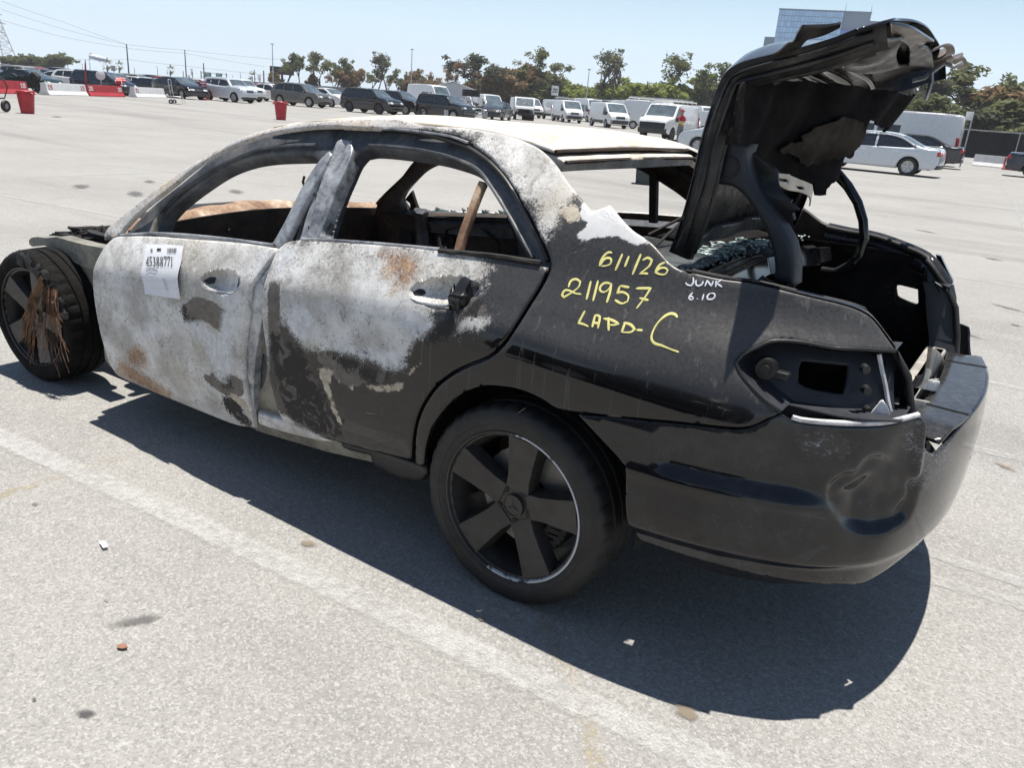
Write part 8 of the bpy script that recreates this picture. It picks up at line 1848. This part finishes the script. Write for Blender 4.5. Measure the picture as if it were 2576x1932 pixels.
m = MB(); m.box((bL / 2, 0, (BB[0][2] + BB[3][2]) / 2), (bL, .4, BB[0][2] - BB[3][2])); m.build('board', [M_TRIM], root); m = MB(); m.cyl((bL * .5, .1, 0), (bL * .5, .1, BB[0][2] - .3), .25, .25, 8); m.build('billboard_post', [M_POLE], root)
def light_pole(top, base, label, arm=None):
    root = tag(empty('light_pole', (top[0], top[1], 0)), label, 'lamp post', 'lamp posts on the lot')
    h = top[2]; m = MB(); m.cyl((0, 0, 0), (0, 0, h), .11, .06, 8); m.build('pole', [M_GALV], root, deg=40); m = MB(); m.box((0, .0, h + .08), (.5, .32, .18), bev=.05); m.build('lamp_head', [M_GALV], root, deg=40)
for q, lab in zip([(113.37, -94.15, 7.7), (96.99, -110.71, 8.82)], ('tall lamp post by the dark billboard', 'tall lamp post between the brown trees above the black cars')): light_pole(q, None, lab)
q = [(66.74, -119.7, 7.44)][0]; light_pole(q, None, 'grey lamp post in front of the green trees')
def util_pole(q, s, label, arms):
    root = tag(empty('utility_pole', (q[0], q[1], 0)), label, 'utility pole', 'utility poles on the skyline')
    h = q[2]; m = MB(); m.cyl((0, 0, 0), (0, 0, h), .20 * s, .13 * s, 8); m.build('pole', [M_POLE], root, deg=40)
    for z, L in arms: m = MB(); m.box((L * .3 * (arms[0][1] < 3), 0, h - z), (.12, .12, .12)); m.box((0, 0, h - z), (.1, L, .14), 0, Matrix.Rotation(.9, 4, 'Z')); m.build('cross_arm', [M_POLE], root)
    return root
UP = [(279.55, -170.78, 10.86), (269.2, -186.5, 10.73), (265.68, -191.44, 6.8), (254.98, -205.35, 6.01), (252.92, -207.86, 5.92), (269.76, -185.71, 3.59)]
util_pole(UP[0], 1.4, 'leaning utility pole with four cross arms left of the other', [(.3, 3), (1.9, 3), (3.0, 2.4), (6.5, 4)]); util_pole(UP[1], 1.2, 'utility pole with wide cross arms by the green signs', [(.2, 6), (2.0, 6), (3.6, 4.5), (7, 3)])
util_pole(UP[2], 1.3, 'bare dark pole left of the green signs', []); util_pole(UP[3], .9, 'thin dark pole right of the green signs', []); util_pole(UP[4], 1.5, 'thick short dark pole by the billboard', []); util_pole(UP[5], .8, 'short thin pole left of the second utility pole', [])
# small street lamps and roadside signs on the skyline
for q, lab in zip([(262.61, -140.21, 2.8), (260.67, -143.74, 2.3), (259.62, -145.59, 3.76), (253.13, -156.47, 2.78), (249.46, -162.18, 3.72), (234.49, -182.94, 3.86), (236.04, -180.96, 2.87), (268.7, -128.35, 2.27)], ('faint lamp beyond the round trees', 'twin armed lamp beyond the wall', 'curved lamp below the airship', 'small lamp right of the leaning pole', 'curved lamp between the two utility poles', 'twin lamp right of the green signs', 'short lamp right of the green gantry', 'thin lamp beside the pylon')):
    root = tag(empty('street_lamp', (q[0], q[1], 0), .9), lab, 'street lamp', 'street lamps on the motorway'); h = max(q[2], 2.5)
    m = MB(); m.cyl((0, 0, 0), (0, 0, h), .14, .09, 6); m.build('pole', [M_GALV], root)
    m = MB(); m.tube([(0, 0, h), (0, .9, h + .5), (0, 1.5, h + .6)], .07, 5)
    if 'twin' in lab: m.tube([(0, 0, h), (0, -.9, h + .5), (0, -1.5, h + .6)], .07, 5)
    m.build('lamp_arm', [M_GALV], root)
for q, lab, w, hh in zip([(213.41, -125.59, 2.3), (202.81, -141.85, 2.94), (192.08, -155.9, 2.87), (203.31, -141.14, 1.8)], ('grey roadside sign below the airship', 'white roadside sign left of the green signs', 'pale roadside sign by the billboard', 'low white sign left of the second utility pole'), (2.4, 1.5, 3.0, 1.6), (1.3, 1.7, 1.6, .6)):
    root = tag(empty('road_sign', (q[0], q[1], 0), math.radians(125)), lab, 'sign', 'roadside signs on the skyline')
    m = MB(); m.box((0, 0, q[2]), (w, .1, hh)); m.build('sign_board', [M_CONC if 'grey' in lab else M_BARWHITE], root); m = MB(); m.cyl((0, .1, 0), (0, .1, q[2]), .1, .1, 6); m.build('sign_post', [M_POLE], root)
# row number sign 20 among the vans, small white sign by the right hand van
def row_sign(q, num, label, rz, w=.75, h=.95):
    root = tag(empty('row_sign', (q[0], q[1], 0), rz), label, 'sign'); z = q[2]
    m = MB(); m.box((0, 0, z), (w, .04, h), bev=.01); m.build('sign_board', [M_BARWHITE], root); m = MB(); m.cyl((w * .45, .05, 0), (w * .45, .05, z + h / 2), .035, .035, 8); m.build('sign_post', [M_GALV], root)
    if num:
        m = MB(); k = .058
        for i, ch in enumerate(num):
            for p in SEG[ch]: m.add([(-.27 + i * .29 + a * k, -.026, z - .2 + b * k) for a, b in p], [tuple(range(len(p)))])
        m.build('lettering', [M_INK], root)
q = [(45.43, -74.27, 3.02)][0]; row_sign(q, '20', 'white row sign with a black 20 above the vans', math.atan2(q[1] - 2.7, q[0] + 1.1) - math.pi / 2 + 0.0)
q = [(3.56, -47.04, 2.58)][0]; row_sign(q, '', 'small white sign on a thin post beside the tall white van', math.atan2(q[1] - 2.7, q[0] + 1.1) - math.pi / 2, .34, .42)
# steel pylon and its lines
T0 = [(297.98, -136.63, 16.48), (297.18, -138.34, 15.01), (296.24, -140.3, 1.18), (297.6, -137.45, 0.92)]
cx, cy = T0[0][0], T0[0][1]; H = 17.0; Wb = 4.4
root = tag(empty('pylon', (cx, cy, 0), .6), 'lattice steel power pylon cut off by the left edge', 'pylon')
m = MB(); cs = [(1, 1), (1, -1), (-1, -1), (-1, 1)]; lv = [0, 3, 5.6, 8, 10, 12, 14, H]
wd = lambda z: Wb * (1 - z / H * .82)
for (a, b) in cs: m.tube([(a * wd(z), b * wd(z), z) for z in lv], .13, 5)
for i in range(len(lv) - 1):
    for k in range(4):
        a, b = cs[k], cs[(k + 1) % 4]; z, z2 = lv[i], lv[i + 1]
        m.tube([(a[0] * wd(z), a[1] * wd(z), z), (b[0] * wd(z2), b[1] * wd(z2), z2)], .06, 4); m.tube([(b[0] * wd(z), b[1] * wd(z), z), (a[0] * wd(z2), a[1] * wd(z2), z2)], .06, 4); m.tube([(a[0] * wd(z2), a[1] * wd(z2), z2), (b[0] * wd(z2), b[1] * wd(z2), z2)], .05, 4)
m.build('lattice', [plain('pale_pylon_steel', (0.36, 0.36, 0.38), .6)], root)
for z, L in ((11.0, 5.5), (13.8, 6.5), (16.4, 5)): m = MB(); m.tube([(0, -L, z), (0, L, z)], .16, 5); m.tube([(0, -L, z), (0, 0, z + .9), (0, L, z)], .07, 4); m.build('cross_arm', [_mc['pale_pylon_steel']], root)
M_CABLE = plain('power_cable', (0.16, 0.17, 0.19), .6)
CB = [[(297.02, -138.67, 18.04), (289.12, -154.25, 13.84), (279.66, -170.6, 10.72)], [(297.19, -138.32, 14.82), (289.25, -154.02, 11.28), (279.71, -170.53, 9.7)], [(296.9, -138.94, 20.49), (289.02, -154.44, 16), (279.45, -170.94, 10.76), (269.21, -186.5, 10.6), (249.48, -211.94, 10.19)], [(296.24, -140.32, 3.79), (287.77, -156.72, 4.43), (279.45, -170.95, 5.86), (269.34, -186.31, 5.34), (249.57, -211.84, 4.5)], [(279.51, -170.86, 9.53), (269.19, -186.52, 9.56), (252.75, -208.06, 7.38)]]
for k, c in enumerate(CB):
    m = MB(); pts = resample([tuple(p) for p in c], 12.0, closed=False, ang=80) if False else c
    P_ = []
    for i in range(len(pts) - 1):
        for j in range(10):
            t_ = j / 10; P_.append(tuple(pts[i][q] * (1 - t_) + pts[i + 1][q] * t_ - (2.0 * t_ * (1 - t_) if q == 2 else 0) * .35 for q in range(3)))
    P_.append(tuple(pts[-1])); m.tube(P_, .045, 4)
    tag(m.build('power_cable', [M_CABLE], None), ['upper cable running from the pylon to the leaning pole', 'lower cable running from the pylon to the leaning pole', 'topmost cable crossing the whole left sky', 'lowest cable crossing above the motorway wall', 'middle cable right of the leaning pole'][k], 'cable')
# airship
AS = [(998.8, -565.26, 17.17), (987.81, -584.17, 13.73)]
a, b = Vector(AS[0]), Vector(AS[1]); L = (b - a).length; mid = (a + b) / 2
root = tag(empty('airship', mid), 'white airship with a blue belly low over the motorway', 'airship')
root.rotation_euler = (b - a).to_track_quat('X', 'Z').to_euler()
pr = [(.001, -L / 2), (L * .06, -L * .46), (L * .105, -L * .36), (L * .135, -L * .2), (L * .14, 0), (L * .125, L * .2), (L * .09, L * .36), (L * .045, L * .46), (.001, L / 2)]
m = MB(); m.lathe(pr, 28, axis='X'); o = m.build('envelope', [P_WHITE, plain('airship_blue', (0.04, 0.09, 0.26), .5)], root, deg=60)
for p in o.data.polygons:
    if p.center.z < L * .012: p.material_index = 1
for s in range(4):
    M = Matrix.Rotation(s * math.pi / 2 + math.pi / 4 * 0, 4, 'X'); m = MB(); m.prism([(-L * .47, L * .05), (-L * .33, L * .10), (-L * .36, L * .19), (-L * .47, L * .17)], -L * .006, L * .006, M=M); m.build('fin', [P_WHITE], root)
m = MB(); m.box((L * .06, 0, -L * .155), (L * .16, L * .04, L * .045), bev=L * .01); m.build('gondola', [P_WHITE], root, deg=40)
m = MB(); fx = -L * .20
for k in range(8): m.box((fx + k * L * .05, 0, -L * .055), (L * .030, .3, L * .05))
for v_ in range(len(m.v)): x, y, z = m.v[v_]; m.v[v_] = (x, (L * .132 if y > 0 else L * .128), z)
tag(m.build('lettering', [M_YEL], root), kind='stuff')

# ================================================================= white tent, black fence at the right, office block
q = [(72.92, -91.68, 3.54), (75.35, -89.72, 2.06), (70.05, -93.86, 2.47)]; d = Vector((q[2][0] - q[1][0], q[2][1] - q[1][1], 0)); 
root = tag(empty('storage_tent', (q[1][0], q[1][1], 0), math.atan2(d.y, d.x)), 'white storage tent with a pitched roof behind the boxy black car', 'tent')
L = d.length; m = MB(); m.prism([(0, 0), (0, 2.6), (L * .47, q[0][2]), (L, 2.6), (L, 0)], 0, 14); m.build('tent_walls', [plain('tent_fabric', (0.42, 0.44, 0.48), .8, vary=.05)], root)
m = MB(); m.prism([(-.3, 2.5), (L * .47, q[0][2] + .08), (L * .47, q[0][2] + .2), (-.3, 2.65)], -.2, 14.2); m.prism([(L * .47, q[0][2] + .08), (L + .3, 2.5), (L + .3, 2.65), (L * .47, q[0][2] + .2)], -.2, 14.2); m.build('tent_roof', [P_WHITE], root)
FN = [(20.0, -57.3), (4.6, -57.0), (-14.0, -56.6)]
root = tag(empty('screen_fence', (0, 0, 0)), 'long fence hung with black screen cloth under the right hand trees', 'fence')
M_SCREEN = plain('black_screen_cloth', (0.013, 0.013, 0.016), .8, vary=.4, scale=.8)
for i in range(2):
    (x0, y0), (x1, y1) = FN[i], FN[i + 1]; n = int(abs(x1 - x0) / 3.1)
    for k in range(n):
        a, b = x0 + (x1 - x0) * k / n, x0 + (x1 - x0) * (k + 1) / n; ya = y0 + (y1 - y0) * (k + .5) / n
        m = MB(); m.box(((a + b) / 2, ya, 1.13), (abs(b - a) - .04, .02, 1.62)); m.build('screen_cloth', [M_SCREEN], root)
        m = MB(); m.cyl((a, ya + .05, 0), (a, ya + .05, 2.05), .03, .03, 7); m.build('fence_post', [M_GALV], root)
    m = MB(); m.box(((x0 + x1) / 2, (y0 + y1) / 2 + .02, 2.0), (abs(x1 - x0), .05, .06)); m.build('fence_rail', [M_GALV], root)
# glass office block: curtain wall of separate panes on a frame
BD = [(127.62, -407.53, 52.4), (99.91, -415.22, 52.84), (88.19, -417.88, 53.23)]
p0 = Vector((BD[0][0], BD[0][1], 0)); p1 = Vector((BD[1][0], BD[1][1], 0)); p2 = Vector((BD[2][0], BD[2][1], 0)); Hh = (BD[0][2] + BD[1][2]) / 2
ux = (p1 - p0).normalized(); ang = math.atan2(ux.y, ux.x); L = (p1 - p0).length; L2_ = (p2 - p1).length
root = tag(empty('office_block', p0, ang), 'pale blue glass office block with a darker blue bay behind the open boot lid', 'building')
def mat_glass(name, col, rough, s):
    t = NT(name); n = t.n('ObjectInfo'); t.set(Base_Color=t.mix(n.outputs['Random'], tuple(c * (1 - s) for c in col), tuple(min(1, c * (1 + s)) for c in col)), Roughness=rough, Metallic=0.0); t.b.inputs['Specular IOR Level'].default_value = 1.0
    return t.m
G_PALE = mat_glass('pale_curtain_glass', (0.26, 0.46, 0.72), .10, .12); G_BLUE = mat_glass('deep_blue_glass', (0.02, 0.10, 0.42), .15, .2); M_MULL = plain('blue_grey_mullion', (0.16, 0.22, 0.30), .5, vary=.1)
yaway = 1 if (Vector((-ux.y, ux.x, 0)) @ (p0 - Vector((-1.1, 2.7, 0)))) > 0 else -1
m = MB(); m.box((L / 2, yaway * 12, Hh / 2), (L, 23.5, Hh)); m.box((L + L2_ / 2, yaway * 12.6, Hh / 2 - .3), (L2_ - .1, 22.5, Hh)); m.box((-2.4, yaway * 14, Hh * .77 / 2), (4.8, 18, Hh * .77)); m.box((L + L2_ + 4, yaway * 16, Hh / 2 - 1.3), (8, 14, Hh - 3)); m.build('block_core', [M_MULL], root)
NX, NZ = 19, 15; z_lo = Hh * .30; pv = None
pw, ph = L / NX, (Hh - .6 - z_lo) / NZ
for i in range(NX):
    for k in range(NZ):
        if pv is None: m = MB(); m.box((0, 0, 0), (pw * .93, .12, ph * .92)); pv = m.build('pane', [G_PALE], root); c = pv
        else: c = pv.copy(); COL.objects.link(c); c.parent = root
        c.location = (pw * (i + .5), -yaway * -.2 + (-.28 if yaway > 0 else .28), z_lo + ph * (k + .5))
m = MB(); m.box((L / 2, -.2 * yaway, z_lo / 2), (L - .2, .2, z_lo)); m.build('lower_glazing', [G_PALE], root)
nx, pb = 8, None; qw = L2_ / nx
for i in range(nx):
    for k in range(NZ - 3):
        if pb is None: m = MB(); m.box((0, 0, 0), (qw * .92, .12, ph * .92)); pb = m.build('bay_pane', [G_BLUE], root); c = pb
        else: c = pb.copy(); COL.objects.link(c); c.parent = root
        c.location = (L + qw * (i + .5), .3 * yaway, z_lo + ph * (k + .5))
for x, h in ((L + .5, 3.4), (L + L2_ - .4, 3.0)): m = MB(); m.cyl((x, yaway * 2, Hh), (x, yaway * 2, Hh + h), .10, .06, 6); m.build('roof_mast', [M_POLE], root)
m = MB(); m.box((L / 2, 0, Hh - .25), (L + .4, .5, .5)); m.box((L + L2_ / 2, .1 * yaway, Hh - .25), (L2_, .5, .5)); m.build('parapet', [M_MULL], root)

# ================================================================= small things near the burnt car
q = [(10.709, -12.717)][0]
root = tag(empty('bumper_cover', (q[0], q[1], 0), .5), 'red plastic bumper cover lying on the lot, seen through the burnt rear door window', 'car part')
m = MB(); n = 9
for i in range(n):
    t_ = (i / (n - 1) - .5) * 2; x, y = t_ * .85, -.28 * t_ * t_
    for dy, z in ((0, .04), (.06, .18), (.03, .34), (-.10, .42)): m.v.append((x, y + dy, z))
for i in range(n - 1):
    for k in range(3): a = i * 4 + k; m.f.append([a, a + 1, a + 5, a + 4]); m.m.append(0)
o = m.build('cover_shell', [P_RED], root, smooth=True); sm = o.modifiers.new('thick', 'SOLIDIFY'); sm.thickness = .012
m = MB(); m.box((0.1, .02, .06), (1.2, .06, .10), bev=.02); m.build('cover_lip', [M_BLACK], root, deg=40)
q = [(6.445, -13.991)][0]
root = tag(empty('waste_box', (q[0], q[1], 0), .4), 'dark grey square waste box standing behind the burnt car', 'bin')
m = MB(); m.prism([(-.20, 0), (.20, 0), (.24, .62), (-.24, .62)], -.2, .2); m.build('box_body', [plain('dark_grey_green_plastic', (0.035, 0.042, 0.042), .5)], root); m = MB(); m.box((0, 0, .64), (.52, .46, .05), bev=.015); m.build('box_rim', [M_TRIM], root, deg=40)

# ================================================================= summer haze over the whole lot
t = NT('haze_air'); out = next(q for q in t.t.nodes if q.type == 'OUTPUT_MATERIAL')
pv_ = t.n('VolumePrincipled'); pv_.inputs['Color'].default_value = (0.93, 0.96, 1.0, 1); pv_.inputs['Density'].default_value = 0.0004; pv_.inputs['Anisotropy'].default_value = 0.3
for l in list(out.inputs['Surface'].links): t.t.links.remove(l)
t.t.nodes.remove(t.b); t.l(pv_.outputs[0], out.inputs['Volume'])
m = MB(); m.box((0, 0, 39.5), (2610, 2610, 81)); tag(m.build('haze', [t.m]), kind='stuff')
